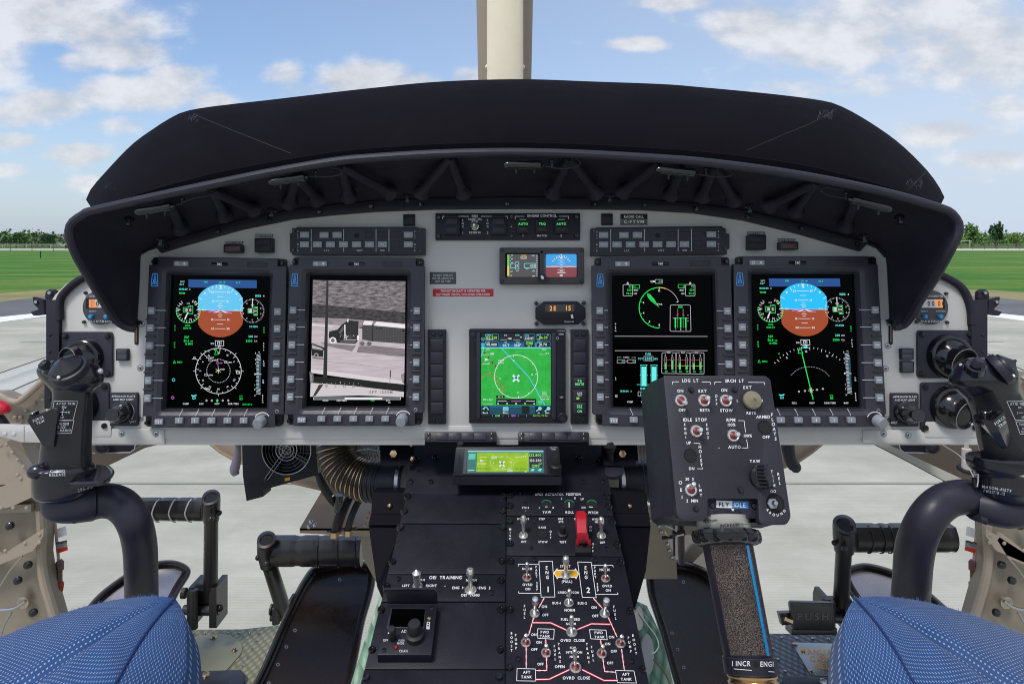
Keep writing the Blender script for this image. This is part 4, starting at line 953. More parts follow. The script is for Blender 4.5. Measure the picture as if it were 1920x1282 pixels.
s.poly([(606, 548), (622, 549), (622, 557), (606, 556)], BKc, 10); s.poly([(628, 550), (648, 551), (648, 559), (628, 558)], BKc, 10); s.poly([(776, 562), (792, 563), (792, 576), (776, 575)], BKc, 10)
s.rect(486, 600, 500, 632, WHc, 9)
for x, y, r, o in ((331, 634, 22, WHc), (520, 655, 20, G3), (565, 656, 20, G3)): s.poly(circ(x, y, r, 20), o, 11); s.poly(circ(x, y, r*.55, 16), BKc, 12); s.poly(circ(x, y, r*.25, 10), G3, 13)
s.poly([(192, 652), (262, 676), (290, 690), (270, 700), (268, 745), (194, 735)], BKc, 8); s.poly([(196, 660), (268, 690), (262, 700), (198, 690)], G3, 9); s.line([(196, 676), (262, 690)], 3, WHc, 10); s.poly(circ(224, 733, 15, 16), G3, 11); s.poly(circ(224, 733, 8, 12), BKc, 12)
s.poly([(200, 740), (275, 752), (270, 762), (198, 756)], SH, 5); s.poly([(462, 700), (492, 672), (500, 674), (480, 706)], ROAD, 6)
s.poly([(700, 832), (708, 832), (706, 880), (699, 880)], G1, 8); s.poly([(700, 880), (706, 880), (702, 912), (698, 910)], G3, 8)
for x, y in ((190, 882), (785, 886)): s.poly(rpoly([(x-10, y-40) if x < 500 else (x-12, y-24), (x+8, y-36), (x+16 if x < 500 else x+8, y-20), (x+16 if x < 500 else x+8, y+24), (x+8, y+36), (x-6, y+36 if x < 500 else y+24)], 3), fg(112, 'picture_tab'), 12); s.line([(x, y-22), (x, y+22)], 2.5, WHc, 14)
for st, x in (('10', 289), ('11', 348), ('12', 407), ('13', 465), ('1', 513)): s.text(st, x, 938, 19, fg(120, 'picture_text'), 14, sx=.8); 
for k in range(9): s.rect(262+k*29, 918-(8 if k == 4 else 0), 265+k*29, 922, WHc, 14)
s.text('0FT  158SM', 643, 978, 19, fg(110, 'picture_text3'), 14, sx=.95, gap=.3)
s.frame(206, 1014, 770, 1027, 3, GW, 15); s.rect(408, 1014, 652, 1026, GW, 15)
for st, x, y, c in (('EICAS', 284, 1034, GW), ('RDR/TERR', 389, 1034, GW), ('VID1', 588, 1034, GG), ('SYS', 688, 1034, GW), ('215', 697, 1047, GWD)): s.text(st, x, y, 10, c, 16, sx=.85)
s.mb.build('screen', t, smooth=0)
# ---------- small units on the panel
A3 = Sheet(PANEL, 780, 380, 991/340)     # enlarged view of the panel's middle
def plate_screws(t, sh, pts, r, h, m=GLOSS, hs=.002):
    for x, y in pts: part('screw', t, lambda mb: screw(mb, sh, x, y, r, h, m, t=hs))
# fire / engine control panel
t = thing('fire_control_panel', 'black control panel lettered FIRE and ENGINE CONTROL at the top centre', 'control panel', A3.pt(500, 200, 0)); h = .006
part('face', t, lambda mb: mb.prism(A3, rrect(106, 58, 897, 204, 3), 0, h, BLKD, bev=2))
plate_screws(t, A3, [(125, 82), (124, 184), (521, 78), (521, 183), (877, 78), (878, 180)], 11, h)
for x0 in (152, 408):
    g = part('guarded_switch', t, lambda mb: mb.prism(A3, rrect(x0, 76, x0+86, 174, 4), h, h+.007, BLKD, bev=3))
    for y0 in (86, 132): part('switch_cap', g, lambda mb: mb.box(A3, x0+13, y0, x0+74, y0+34, h+.0065, h+.009, BLK, bev=3))
    part('hinge', g, lambda mb: mb.tube([A3.pt(x0+8, 76, h+.008), A3.pt(x0+78, 76, h+.008)], .0012, BLK, 8))
g = part('toggle_switch', t, lambda mb: mb.knob(A3, 322, 130, [(20, 0), (20, .001), (13, .0012), (9, .004), (9, .008), (20, .013), (21, .018), (14, .024), (4, .0265)], CHR, h, 20))
for x0, st in ((585, 'AUTO'), (690, 'TRQ'), (794, 'AUTO')):
    g = part('lit_switch', t, lambda mb: mb.prism(A3, rrect(x0-36, 92, x0+36, 168, 3), h, h+.006, BLKD, bev=3))
    part('switch_cap', g, lambda mb: (mb.box(A3, x0-24, 102, x0+24, 128, h+.0055, h+.0075, HOLE, bev=1.5), mb.text(A3, st, x0, 116, 12, glow('lit_green', 70, 235, 120), h+.0077, sx=.95)))
    part('switch_cap', g, lambda mb: mb.box(A3, x0-24, 133, x0+24, 158, h+.0055, h+.0085, BLK, bev=2))
    if st == 'AUTO': part('hinge', g, lambda mb: mb.tube([A3.pt(x0-18, 91, h+.008), A3.pt(x0+18, 91, h+.008)], .0011, STEEL, 8))
def f(mb):
    hh = h+.0003
    for st, x, y, z in (('FIRE', 322, 74, 13), ('AGENT REL', 322, 90, 10), ('MAIN', 322, 102, 10), ('RESERVE', 322, 163, 11), ('ENGINE CONTROL', 689, 72, 13), ('MATCH', 689, 180, 11), ('1', 256, 165, 11), ('2', 391, 165, 11), ('1', 585, 180, 11), ('2', 793, 180, 11)): mb.text(A3, st, x, y, z, WHT, hh, sx=.9)
    mb.text(A3, 'ENG', 255, 97, 10, WHT, hh, down=17); mb.text(A3, 'ENG', 391, 97, 10, WHT, hh, down=17)
    for a, b, c in ((145, 290, 1), (355, 500, 0), (542, 592, 1), (783, 834, 0)):
        mb.line(A3, [(a, 90), (a, 75), (b, 75)] if c else [(a, 75), (b, 75), (b, 90)], 3, hh, WHT)
    mb.poly(A3, circ(520, 131, 3, 8), hh, WHT)
part('lettering', t, f, smooth=0)
# placards
def placard(lab, x0, y0, x1, y1, m, lines, tm, cat='placard', h=.001, **k):
    mb = MB(); mb.prism(PX, rrect(x0, y0, x1, y1, .6, 2), 0, h, m, bev=.3)
    for st, y, z in lines: mb.text(PX, st, (x0+x1)/2, y, z, tm, h+.0002, **k)
    return mb.build('placard', top=(lab, cat))
placard('small dark grey placard reading DO NOT OPERATE HEATER ABOVE 21 C', 806, 510, 855, 532.5, mat('placard_grey', srgb(72, 70, 76), .5), (('DO NOT OPERATE', 516, 3.6), ('HEATER ABOVE 21°C', 521.7, 3.6), ('OUT AIR TEMP', 527.6, 3.6)), WHTD, sx=.72)
placard('red placard reading THIS ROTORCRAFT IS APPROVED FOR DAY/NIGHT VFR/IFR', 811.5, 541.5, 925, 555.5, mat('placard_red', srgb(186, 38, 52), .5), (('THIS ROTORCRAFT IS APPROVED FOR', 545.3, 4.1), ('DAY/NIGHT VFR/IFR, NON-ICING OPERATION', 552, 4.1)), WHT, sx=.71)
mb = MB(); mb.prism(PX, [(1163.5, 401), (1214, 401), (1214, 421.5), (1163.5, 421.5)], 0, .0015, mat('placard_brown', srgb(88, 82, 76), .5), bev=.3); mb.poly(PX, [(1164.3, 401.8), (1213.2, 401.8), (1213.2, 410.5), (1164.3, 410.5)], .0017, HOLE)
mb.text(PX, 'RADIO CALL', 1188.5, 406.3, 4.6, WHT, .002, sx=.85); mb.text(PX, 'C-FYVM', 1188.5, 415.6, 5.6, WHT, .002, sx=1.15); mb.build('placard', top=('small placard reading RADIO CALL over C-FYVM', 'placard'))
# flight director keys
def fdir(B, flip, lab):
    t = thing('mode_selector', lab, 'control panel', B.pt(440, 340, 0), 'flight director key panels'); h = .012
    if not flip: o = [(55, 157), (832, 155), (838, 162), (880, 164), (880, 336), (26, 338), (26, 320), (12, 318), (12, 198), (24, 196), (26, 164), (52, 164)]
    else: o = [(26, 164), (55, 162), (62, 157), (838, 153), (842, 164), (862, 166), (862, 200), (884, 204), (884, 300), (868, 304), (868, 336), (26, 340)]
    part('face', t, lambda mb: mb.prism(B, rpoly(o, 3, 2), 0, h, BLK, bev=2))
    S_ = [(40, 182), (853, 182), (40, 306), (853, 310)] if not flip else [(42, 184), (853, 178), (42, 312), (853, 300)]
    plate_screws(t, B, S_, 11, h-.003, hs=.004)
    keys = [('GA', 105, 206), ('STBY', 105, 268), ('VORA', 231, 207), ('BC', 315, 207), ('HDG', 188, 268), ('NAV', 272, 268), ('APPR', 356, 268), ('ALT', 440, 268), ('VS', 523, 268), ('IAS', 606, 268), ('GA', 773, 206), ('STBY', 773, 268)]
    for st, x, y in keys: part('key', t, lambda mb: (mb.box(B, x-29, y-19, x+29, y+19, h, h+.003, KEY, bev=2.5, r=2), mb.text(B, st, x, y, 11, WHTD, h+.0032, sx=.85)))
    for x, y in ((524, 206), (608, 206), (691, 206), (691, 268)): part('blank_key', t, lambda mb: mb.box(B, x-28, y-20, x+28, y+20, h, h+.0008, BLK, bev=3, r=2))
    def f(mb):
        for x, a, b in ((149, 170, 315), (358, 170, 246), (358, 290, 315), (566, 170, 315), (649, 170, 315)): mb.line(B, [(x, a), (x, b)], 3.4, h+.0003, WHTD)
        for st, x in (('LAT', 249), ('VERT', 460), ('SPD', 607)): mb.text(B, st, x, 308, 11, WHTD, h+.0003, sx=.95)
        for x in (64, 816): mb.text(B, 'FLT', x, 187, 10, WHTD, h+.0003, down=20); mb.text(B, 'DIR', x, 268, 10, WHTD, h+.0003, down=20)
        mb.poly(B, circ(441, 211, 16, 18), h+.0003, HOLE)
    part('lettering', t, f, smooth=0)
fdir(Sheet(PANEL, 540, 380, 1920/560), False, 'left flight director key panel with grey keys above the truck picture display')
BR = Sheet(PANEL, f=lambda x, y: (1100+x*.303+(x/900)*0, 380.5+y*.292-(x/900)*1.5+(0)))
fdir(BR, True, 'right flight director key panel with grey keys above the engine display')
# square push buttons
def sqbtn(lab, x0, y0, x1, y1, m, hh=.008, split=True, word=None, group=None):
    t = thing('push_button', lab, 'button', PX.pt((x0+x1)/2, y1, 0), group)
    part('housing', t, lambda mb: mb.prism(PX, rrect(x0, y0, x1, y1, 1), 0, hh, BLKD, bev=.8))
    if split:
        ym = (y0+y1)/2
        for a, b in ((y0+1.5, ym-.4), (ym+.4, y1-1.5)): part('cap', t, lambda mb: mb.box(PX, x0+2, a, x1-2, b, hh, hh+.0012, m, bev=.6))
    else: part('cap', t, lambda mb: mb.box(PX, x0+2, y0+2, x1-2, y1-2, hh, hh+.0012, m, bev=.8))
    if word:
        a, b, st = word; part('nameplate', t, lambda mb: (mb.box(PX, a-16.5, b-2.6, a+16.5, b+2.6, 0, .0012, KEYD), mb.text(PX, st, a, b, 3.4, WHTD, .0014, sx=.78)))
MRN = mat('maroon_cap', srgb(66, 34, 46), 0.35)
sqbtn('blank square black button left of the fire control panel', 756, 402, 778, 423.5, BLKD, .003, False)
sqbtn('blank square black button beside the radio call placard', 1127.5, 400.5, 1149, 422, BLKD, .003, False)
sqbtn('black square button under the PUSH TO RESET plate on the left', 477, 446, 509, 473, BLKD, .014, word=(495, 441.5, 'PUSH TO RESET'))
sqbtn('black square button under the PUSH TO RESET plate on the right', 1404, 440, 1436.5, 468, BLKD, .014, word=(1418, 437, 'PUSH TO RESET'))
sqbtn('dark maroon button under the PUSH TO MUTE plate on the left', 419, 458, 452, 473.5, MRN, .013, False, (439, 455, 'PUSH TO MUTE'))
sqbtn('dark maroon button under the PUSH TO MUTE plate on the right', 1463, 453, 1497, 468, MRN, .013, False, (1475, 450, 'PUSH TO MUTE'))
sqbtn('small black divided switch between the left air vent and the leftmost display', 217, 654, 239, 676, KEYD, .006)
sqbtn('small black divided switch, upper of the two left of the right air vents', 1690, 653, 1713.5, 674.5, KEYD, .006)
sqbtn('small black plain switch, lower of the two left of the right air vents', 1690.5, 677, 1714, 699, KEYD, .006, False)
# standby instrument
t = thing('standby_instrument', 'brown-black standby instrument with a dark tape screen and a blue and red horizon screen', 'instrument', A3.pt(690, 445, 0)); h = .012
BRN = mat('brown_bezel', srgb(62, 54, 60), .45, bump=.2, var=.08)
w1 = rrect(487, 274, 676, 408, 8); w2 = rrect(703, 276, 884, 408, 8)
part('bezel', t, lambda mb: mb.prism(A3, rrect(456, 246, 919, 446, 10), 0, h, BRN, bev=3, holes=[w1, w2]))
plate_screws(t, A3, [(470, 261), (905, 261), (470, 430), (905, 430)], 11, h-.002, hs=.003)
part('worn_edge', t, lambda mb: (mb.tube([A3.pt(459, 252, h-.003), A3.pt(458, 350, h-.003), A3.pt(462, 440, h-.003)], .0006, BRASS, 6), mb.tube([A3.pt(905, 444, h-.003), A3.pt(918, 432, h-.003)], .0007, BRASS, 6)))
s = Scr(A3, .006); s.mb.poly(A3, rrect(480, 268, 684, 414, 3), .0058, HOLE)
s.poly(rrect(498, 282, 668, 406, 5), glow('tape_grey', 78, 76, 78), 1); s.rect(499, 284, 509, 345, glow('tape_green', 90, 200, 70), 2); s.rect(499, 345, 509, 400, glow('tape_yellow', 228, 208, 60), 2)
for k in range(12): s.line([(511, 288+k*10), (518 if k % 2 else 514, 288+k*10)], 2, GW); s.line([(656, 288+k*10), (664, 288+k*10)], 2, GW)
for st, x, y in (('60', 524, 287), ('40', 524, 307), ('20', 524, 328), ('10', 524, 375), ('0', 521, 398), ('400', 640, 289), ('200', 643, 373), ('200', 643, 401)): s.text(st, x, y, 6, GW)
s.text('BARO', 590, 288, 6, GY); s.text('30.20', 588, 300, 6.5, GY); s.frame(573, 294, 603, 306, 1.5, GW)
s.line([(518, 332), (545, 332), (545, 325), (562, 325), (562, 364), (545, 364), (545, 357), (518, 357)], 2.4, GC, 4, True); s.text('23', 548, 345, 11, GW, 6); s.frame(592, 332, 654, 356, 2.4, GC); s.text('400', 637, 345, 11, GW, 6); s.text('FEET', 607, 363, 4.5, GW); s.text('KTS', 555, 373, 4.5, GW)
s.poly([(711, 284), (716, 281), (871, 281), (877, 286), (877, 350), (711, 350)], glow('standby_sky', 60, 158, 226), 1); s.poly([(711, 350), (877, 350), (877, 400), (871, 406), (716, 406), (711, 400)], glow('standby_earth', 128, 62, 70), 1); s.line([(711, 350), (877, 350)], 3, GW)
for dy, w in ((-37, 20), (-29, 8), (-20, 20), (-11, 8), (14, 20), (21, 8), (28, 20), (6, 8), (32, 24)): s.line([(794-w, 352+dy), (794+w, 352+dy)], 2, GW)
for a in (-60, -45, -30, -20, -10, 10, 20, 30, 45, 60): s.tick(794, 345, 46, 57, a, 3, GW)
s.poly([(789, 282), (799, 282), (794, 292)], GW, 4); s.poly([(794, 292), (802, 306), (786, 306)], GW, 4); OR = glow('standby_orange', 226, 130, 110)
s.line([(738, 346), (778, 346), (780, 352)], 3, OR, 5); s.line([(852, 346), (812, 346), (810, 352)], 3, OR, 5); s.poly(circ(794, 397, 5, 12), GW, 5); s.line([(787, 391), (787, 403)], 2, GW); s.line([(801, 391), (801, 403)], 2, GW)
s.mb.build('screen', t, smooth=0)
part('knob', t, lambda mb: (mb.knob(A3, 690, 415, [(22, 0), (22, .006), (24, .007), (24, .014), (22, .016), (4, .0162)], RUB, h, 24), mb.poly(Sheet(PANEL, 780, 380, 991/340), [(680+8*math.cos(a)+10+3*math.sin(a), 408+11*math.sin(a)) for a in [k*math.pi/8 for k in range(16)]], h+.0168, WHT)))
part('light_sensor', t, lambda mb: mb.knob(A3, 688, 269, [(8, 0), (7, .001), (4, .0002)], HOLE, h, 14))
# digital clock
t = thing('digital_readout', 'black eight-sided readout with amber digits 2E 15', 'instrument', A3.pt(790, 665, 0)); h = .010
o = [(700, 540), (880, 538), (926, 574), (928, 632), (886, 666), (700, 668), (653, 634), (653, 575)]
part('bezel', t, lambda mb: mb.prism(A3, o, 0, h, BLKD, bev=4, holes=[]))
part('window', t, lambda mb: (mb.prism(A3, rrect(706, 556, 866, 596, 4), h, h+.0006, mat('readout_glass', srgb(66, 62, 58), .3)),
     mb.text(A3, '2E', 748, 577, 25, glow('amber', 255, 176, 84), h+.0010, sx=.85, gap=.38), mb.text(A3, '15', 833, 576, 25, MATS['amber'], h+.0010, sx=.85, gap=.38)), smooth=0)
GEN = part('lettering', t, lambda mb: (mb.text(A3, 'Honeywell', 836, 649, 7, WHTD, h+.0003)), smooth=0)
part('set_key', t, lambda mb: (mb.knob(A3, 852, 621, [(13, 0), (13, .003), (11, .0035)], RUB, h, 14), mb.poly(A3, [(845, 612), (856, 609), (861, 631), (850, 633)], h+.0042, WHTD)))
for x, y in ((657, 549), (917, 547), (658, 660), (916, 660)): part('screw', t, lambda mb: screw(mb, A3, x, y, 12, 0, GLOSS, t=.007))
# vertical annunciator strips
def astrip(lab, x0, x1, y0, y1, lit):
    t = thing('annunciator_strip', lab, 'indicator strip', A3.pt((x0+x1)/2, y1, 0), 'tall annunciator strips beside the navigator'); h = .008
    part('face', t, lambda mb: mb.prism(A3, rrect(x0, y0, x1, y1, 4), 0, h, BLKD, bev=3)); cx = (x0+x1)/2
    plate_screws(t, A3, [(cx-18, y0+23), (cx+20, y0+23), (cx-18, y1-24), (cx+20, y1-24)], 11, h)
    for k in range(6):
        cy = y0+87+k*68.6; b = part('lens', t, lambda mb: mb.box(A3, cx-34, cy-31, cx+34, cy+31, h, h+.0022, BLK, bev=4))
        if lit and k >= 3:
            gl = glow('lit_green2', 120, 240, 150); w = glow('lit_white', 200, 225, 235)
            for st, dy, z, m in ([('TA', -13, 13, gl), ('MUTE', 5, 13, gl)], [('CVR', -14, 10, w), ('TEST', -2, 7, w)], [('EXT', -16, 10, gl), ('PWR', -4, 9, gl), ('ON', 16, 12, gl)])[k-3]:
                part('legend', b, lambda mb: mb.text(A3, st, cx, cy+dy, z, m, h+.0025, sx=.9), smooth=0)
            if k == 4: part('legend', b, lambda mb: mb.poly(A3, rrect(cx-18, cy+8, cx-2, cy+20, 2), h+.0024, glow('lit_yellowgreen', 140, 200, 60)))
astrip('tall black strip of six dark lenses left of the navigator screen', 66, 163, 693, 1210, False)
astrip('tall black strip with lit green TA MUTE and ON legends right of the navigator screen', 846, 943, 693, 1210, True)
# navigator
NV = Sheet(PANEL, 876, 615, 1317/190)
t = thing('navigator_display', 'square touch navigator with a bright green moving map at the panel centre', 'display', NV.pt(650, 1240, 0)); h = .012
part('body', t, lambda mb: mb.prism(NV, rrect(24, 12, 1280, 1236, 14), 0, h, BLKD, bev=6, holes=[rrect(170, 62, 1096, 1160, 4)]))
part('side_rail', t, lambda mb: mb.prism(NV, [(122, 60), (168, 62), (170, 1160), (148, 1190), (122, 1185)], h, h+.0025, BLK, bev=5)); part('side_rail', t, lambda mb: mb.prism(NV, [(1096, 62), (1150, 60), (1158, 1165), (1130, 1195), (1098, 1165)], h, h+.0025, BLK, bev=5))
part('card_slot', t, lambda mb: mb.prism(NV, rrect(78, 180, 104, 386, 5), h, h+.0005, HOLE)); part('sensor', t, lambda mb: mb.knob(NV, 78, 85, [(36, 0), (34, .0015), (10, .002)], BLK, h, 20)); part('screw_hole', t, lambda mb: mb.knob(NV, 76, 1188, [(15, 0), (14, .0004), (2, .0004)], HOLE, h, 12))
part('knob', t, lambda mb: (mb.knob(NV, 1236, 1158, [(66, 0), (66, .006), (56, .007), (46, .007), (46, .016), (40, .0175), (4, .0177)], BLKD, h, 28)))
part('home_key', t, lambda mb: (mb.box(NV, 1188, 62, 1252, 96, h, h+.0015, BLK, bev=5), mb.text(NV, 'HOME', 1221, 79, 20, WHTD, h+.0018, sx=.75))); part('direct_key', t, lambda mb: (mb.box(NV, 1196, 880, 1262, 918, h, h+.0015, BLK, bev=5), mb.text(NV, 'D>', 1230, 899, 20, WHTD, h+.0018, sx=.8)))
part('lettering', t, lambda mb: (mb.text(NV, 'GARMIN', 1220, 35, 17, KEY, h+.0003), mb.arc(NV, 1172, 132, 16, 0, 360, 8, h+.0003, KEY, 16)), smooth=0)
s = Scr(NV, .0085); NG = mat('map_green', srgb(34, 186, 60), .3, emit=1.0); s.mb.poly(NV, [(168, 60), (1098, 60), (1098, 1165), (168, 1165)], .0084, HOLE)
MAPG = flir_mat('map_ground', srgb(34, 166, 58), srgb(62, 190, 82), 60, 60, 8, .7); 
s.rect(178, 70, 1086, 1155, glow('nav_black', 4, 10, 14), 1); s.rect(180, 262, 1086, 1006, MAPG, 2)
TQ = glow('nav_teal', 14, 96, 140); TQ2 = glow('nav_teal_light', 34, 140, 176); GLB = glow('nav_cyan', 130, 220, 236); GN = glow('nav_green', 150, 235, 90); LB_ = glow('nav_line', 60, 190, 215)
for a, b in ((178, 232), (412, 735), (880, 905)): s.rect(a, 190, b, 252, TQ2 if a != 412 else TQ, 2)
for k in range(5): s.rect(412, 160+k*18, 735, 178+k*18, glow('nav_grad%d' % k, 8+k*5, 40+k*22, 62+k*28), 2)
for a, b, c, d in ((232, 75, 410, 165), (232, 172, 410, 250), (735, 75, 882, 160), (735, 168, 882, 250), (902, 75, 1082, 165), (902, 172, 1082, 250)): s.rect(a, b, c, d, MATS['nav_black'], 3); s.line(rpoly([(a+3, b+3), (c-3, b+3), (c-3, d-3), (a+3, d-3)], 12), 5, TQ2, 4, True)
s.rect(178, 252, 1086, 262, GLB, 5)
for st, x, y, z, m in (('COM', 262, 92, 18, GLB), ('RX', 318, 92, 18, GN), ('130.250', 316, 124, 33, GN), ('STBY', 268, 184, 18, GLB), ('118.000', 318, 213, 33, GW), ('DIS', 500, 92, 20, GLB), ('NM', 552, 136, 24, GW), ('DTK', 655, 92, 20, GLB), ('GS', 500, 184, 20, GLB), ('0KT', 505, 224, 34, GW), ('TRK', 657, 184, 20, GLB), ('360°', 656, 222, 36, GW),
                      ('XPDR', 776, 98, 16, GLB), ('IDENT', 808, 133, 30, GW), ('1200', 810, 195, 36, GN), ('ALT', 812, 233, 22, GN), ('NAV', 930, 90, 18, GLB), ('ID', 1052, 90, 16, GN), ('116.30', 990, 122, 33, GN), ('STBY', 938, 184, 18, GLB), ('111.70', 988, 212, 33, GW),
                      ('Com', 205, 132, 18, GLB), ('Vol', 203, 158, 18, GLB), ('Psh', 205, 212, 18, GLB), ('Sq', 203, 238, 18, GLB), ('TORONTO', 290, 148, 14, GW), ('VOR', 930, 146, 14, GW), ('MLT', 945, 236, 12, GW),
                      ('XTK', 268, 280, 16, GW), ('NM', 322, 334, 24, GW), ('Wind', 998, 278, 18, GW), ('KT', 1042, 330, 24, GW), ('Auto', 437, 418, 22, GW), ('3000m', 437, 450, 20, GW), ('LATCHED', 244, 464, 16, GW), ('W', 606, 422, 20, GW), ('N', 842, 604, 20, GW), ('S', 427, 658, 20, GW), ('E', 661, 838, 22, GW),
                      ('ETE to Dest', 268, 926, 18, GW), ('Auto', 1002, 832, 18, GW), ('1500m', 1004, 858, 18, GW), ('Tuned VOR', 1008, 922, 18, GW), ('RAD', 948, 950, 18, GLB), ('DIS', 948, 976, 18, GLB), ('Back', 237, 1098, 24, GW), ('Menu', 499, 1098, 24, GW), ('In', 930, 1098, 24, GW), ('Out', 1040, 1098, 24, GW), ('ENR', 398, 1138, 24, GN), ('GPS', 600, 1138, 24, GM), ('Com Freq / Psh Nav', 950, 1135, 17, GN)):
    s.text(st, x, y, z, m, 6, sx=.88 if len(st) < 9 else .8)
s.rect(180, 1010, 1086, 1118, glow('nav_bar', 10, 70, 96), 2); s.rect(180, 1010, 1086, 1030, TQ, 3)
for a, b in ((190, 292), (450, 545), (880, 980), (990, 1084)): s.rect(a, 1015, b, 1112, MATS['nav_black'], 4)
s.rect(708, 1012, 810, 1112, MATS['nav_black'], 4); s.rect(462, 1022, 536, 1076, GLB, 5); [s.rect(470, 1030+k*11, 530, 1034+k*11, TQ, 6) for k in range(4)]
s.arc(240, 1060, 32, -80, 100, 12, GLB, 5); s.poly([(196, 1046), (226, 1030), (226, 1062)], GLB, 5)
for x in (945, 1056): s.poly(circ(x, 1044, 24, 20), GLB, 5); s.line([(x-16, 1056), (x-50, 1080)], 12, GLB, 5); s.text('+' if x < 1000 else '-', x, 1044, 18, TQ, 7)
for x in (330, 465, 538, 662, 770): s.rect(x-2, 1126, x+2, 1152, LB_, 4)
s.arc(635, 630, 280, 0, 360, 7, GW, 5, n=72); [s.tick(635, 630, 250 if k % 3 == 0 else 262, 282, k*30-7, 6, GW, 5) for k in range(12)]
s.line([(446, 262), (608, 430), (800, 632), (940, 880), (1012, 1004)], 12, glow('nav_airway', 80, 200, 225), 4); s.line([(214, 262), (182, 370)], 12, MATS['nav_airway'], 4)
s.line([(182, 656), (292, 576), (358, 660), (478, 780), (440, 866)], 8, glow('nav_orange', 190, 92, 40), 4)
for x, y in ((225, 320), (277, 385), (328, 446), (367, 493)): s.poly(circ(x, y, 15, 8), glow('nav_red', 120, 32, 30), 6)
for x, y in ((320, 586), (378, 655), (436, 732), (482, 778)): s.poly([(x-14, y+12), (x+14, y+12), (x, y-16)], glow('nav_red2', 176, 62, 30), 6)
s.poly([(222, 388), (284, 408), (222, 430), (236, 409)], GW, 6); s.rect(200, 342, 284, 346, GW, 5); s.rect(430, 148, 520, 152, GW, 6); s.rect(602, 148, 690, 152, GW, 6); s.rect(930, 340, 1012, 344, GW, 5); s.rect(930, 886, 1074, 891, GW, 5); s.rect(206, 988, 332, 992, GW, 5); s.poly(circ(700, 118, 9, 10), GW, 6)
for a in (45, 135, 225, 315): s.tick(635, 652, 0, 58, a, 26, glow('nav_pale', 200, 235, 240), 6)
s.poly(circ(635, 645, 16, 10), glow('nav_blue', 40, 60, 150), 8); s.poly([(672, 622), (688, 644), (660, 644)], glow('nav_red2', 176, 62, 30), 8)
s.rect(376, 918, 898, 998, MATS['nav_black'], 7); [s.rect(a, 944, b, 950, m, 8) for a, b, m in ((394, 510, GW), (574, 700, GM), (764, 880, GW))]; [s.poly(circ(x, 980, 11, 12), GLB if x != 635 else GW, 8) for x in (402, 518, 635, 752, 870)]
s.rect(376, 876, 486, 908, MATS['nav_black'], 7); s.text('X I I', 430, 892, 20, GW, 9)
s.mb.build('screen', t, smooth=0)
# chronometers
def chrono(ox, mirror, lab):
    C = Sheet(PANEL, f=(lambda x, y: (ox+x/3.769, 500+y/3.769))); t = thing('chronometer', lab, 'clock', C.pt(697, 408, 0), 'round chronometers at the panel ends'); h = .005
    part('dial', t, lambda mb: mb.prism(C, circ(704, 288, 121, 48), 0, h, mat('dial_grey', srgb(64, 64, 72), .4), bev=3))
    part('window', t, lambda mb: (mb.prism(C, rrect(606, 222, 802, 296, 6), h, h+.0006, HOLE), mb.prism(C, rrect(628, 230, 786, 290, 3), h+.0006, h+.0009, glow('lcd_amber', 226, 148, 96)) if not mirror else mb.prism(C, rrect(628, 230, 786, 290, 3), h+.0006, h+.0009, MATS['lcd_amber']),
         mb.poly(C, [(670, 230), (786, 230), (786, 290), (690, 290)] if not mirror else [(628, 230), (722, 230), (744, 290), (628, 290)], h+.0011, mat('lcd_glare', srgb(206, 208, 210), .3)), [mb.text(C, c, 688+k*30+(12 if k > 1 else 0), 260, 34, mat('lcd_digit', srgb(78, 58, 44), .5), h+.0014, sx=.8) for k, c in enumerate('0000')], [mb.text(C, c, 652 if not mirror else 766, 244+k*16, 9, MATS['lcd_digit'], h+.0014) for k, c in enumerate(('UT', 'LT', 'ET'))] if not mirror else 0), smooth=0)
    part('lettering', t, lambda mb: (mb.text(C, 'CHRONOMETER', 710, 208, 14, WHTD, h+.0003, sx=.95), mb.text(C, 'SELECT', 656, 314, 9, WHTD, h+.0003), mb.text(C, 'CONTROL', 772, 314, 9, WHTD, h+.0003), mb.text(C, 'DAVTRON', 706, 386, 15, WHTD, h+.0003, sx=1.3, slant=.3)), smooth=0)
    for x in (652, 760): part('button', t, lambda mb: mb.knob(C, x, 352, [(15, 0), (15, .005), (12, .006), (3, .0062)], mat('button_blue', srgb(40, 146, 205), .4), h, 16))
    plate_screws(t, C, [(609, 185), (598, 390), (812, 393), (806, 190)], 12, 0, hs=.004)
chrono(0, False, 'round chronometer with blue buttons at the left end of the panel')
chrono(1746-704/3.769, True, 'round chronometer with blue buttons at the right end of the panel')
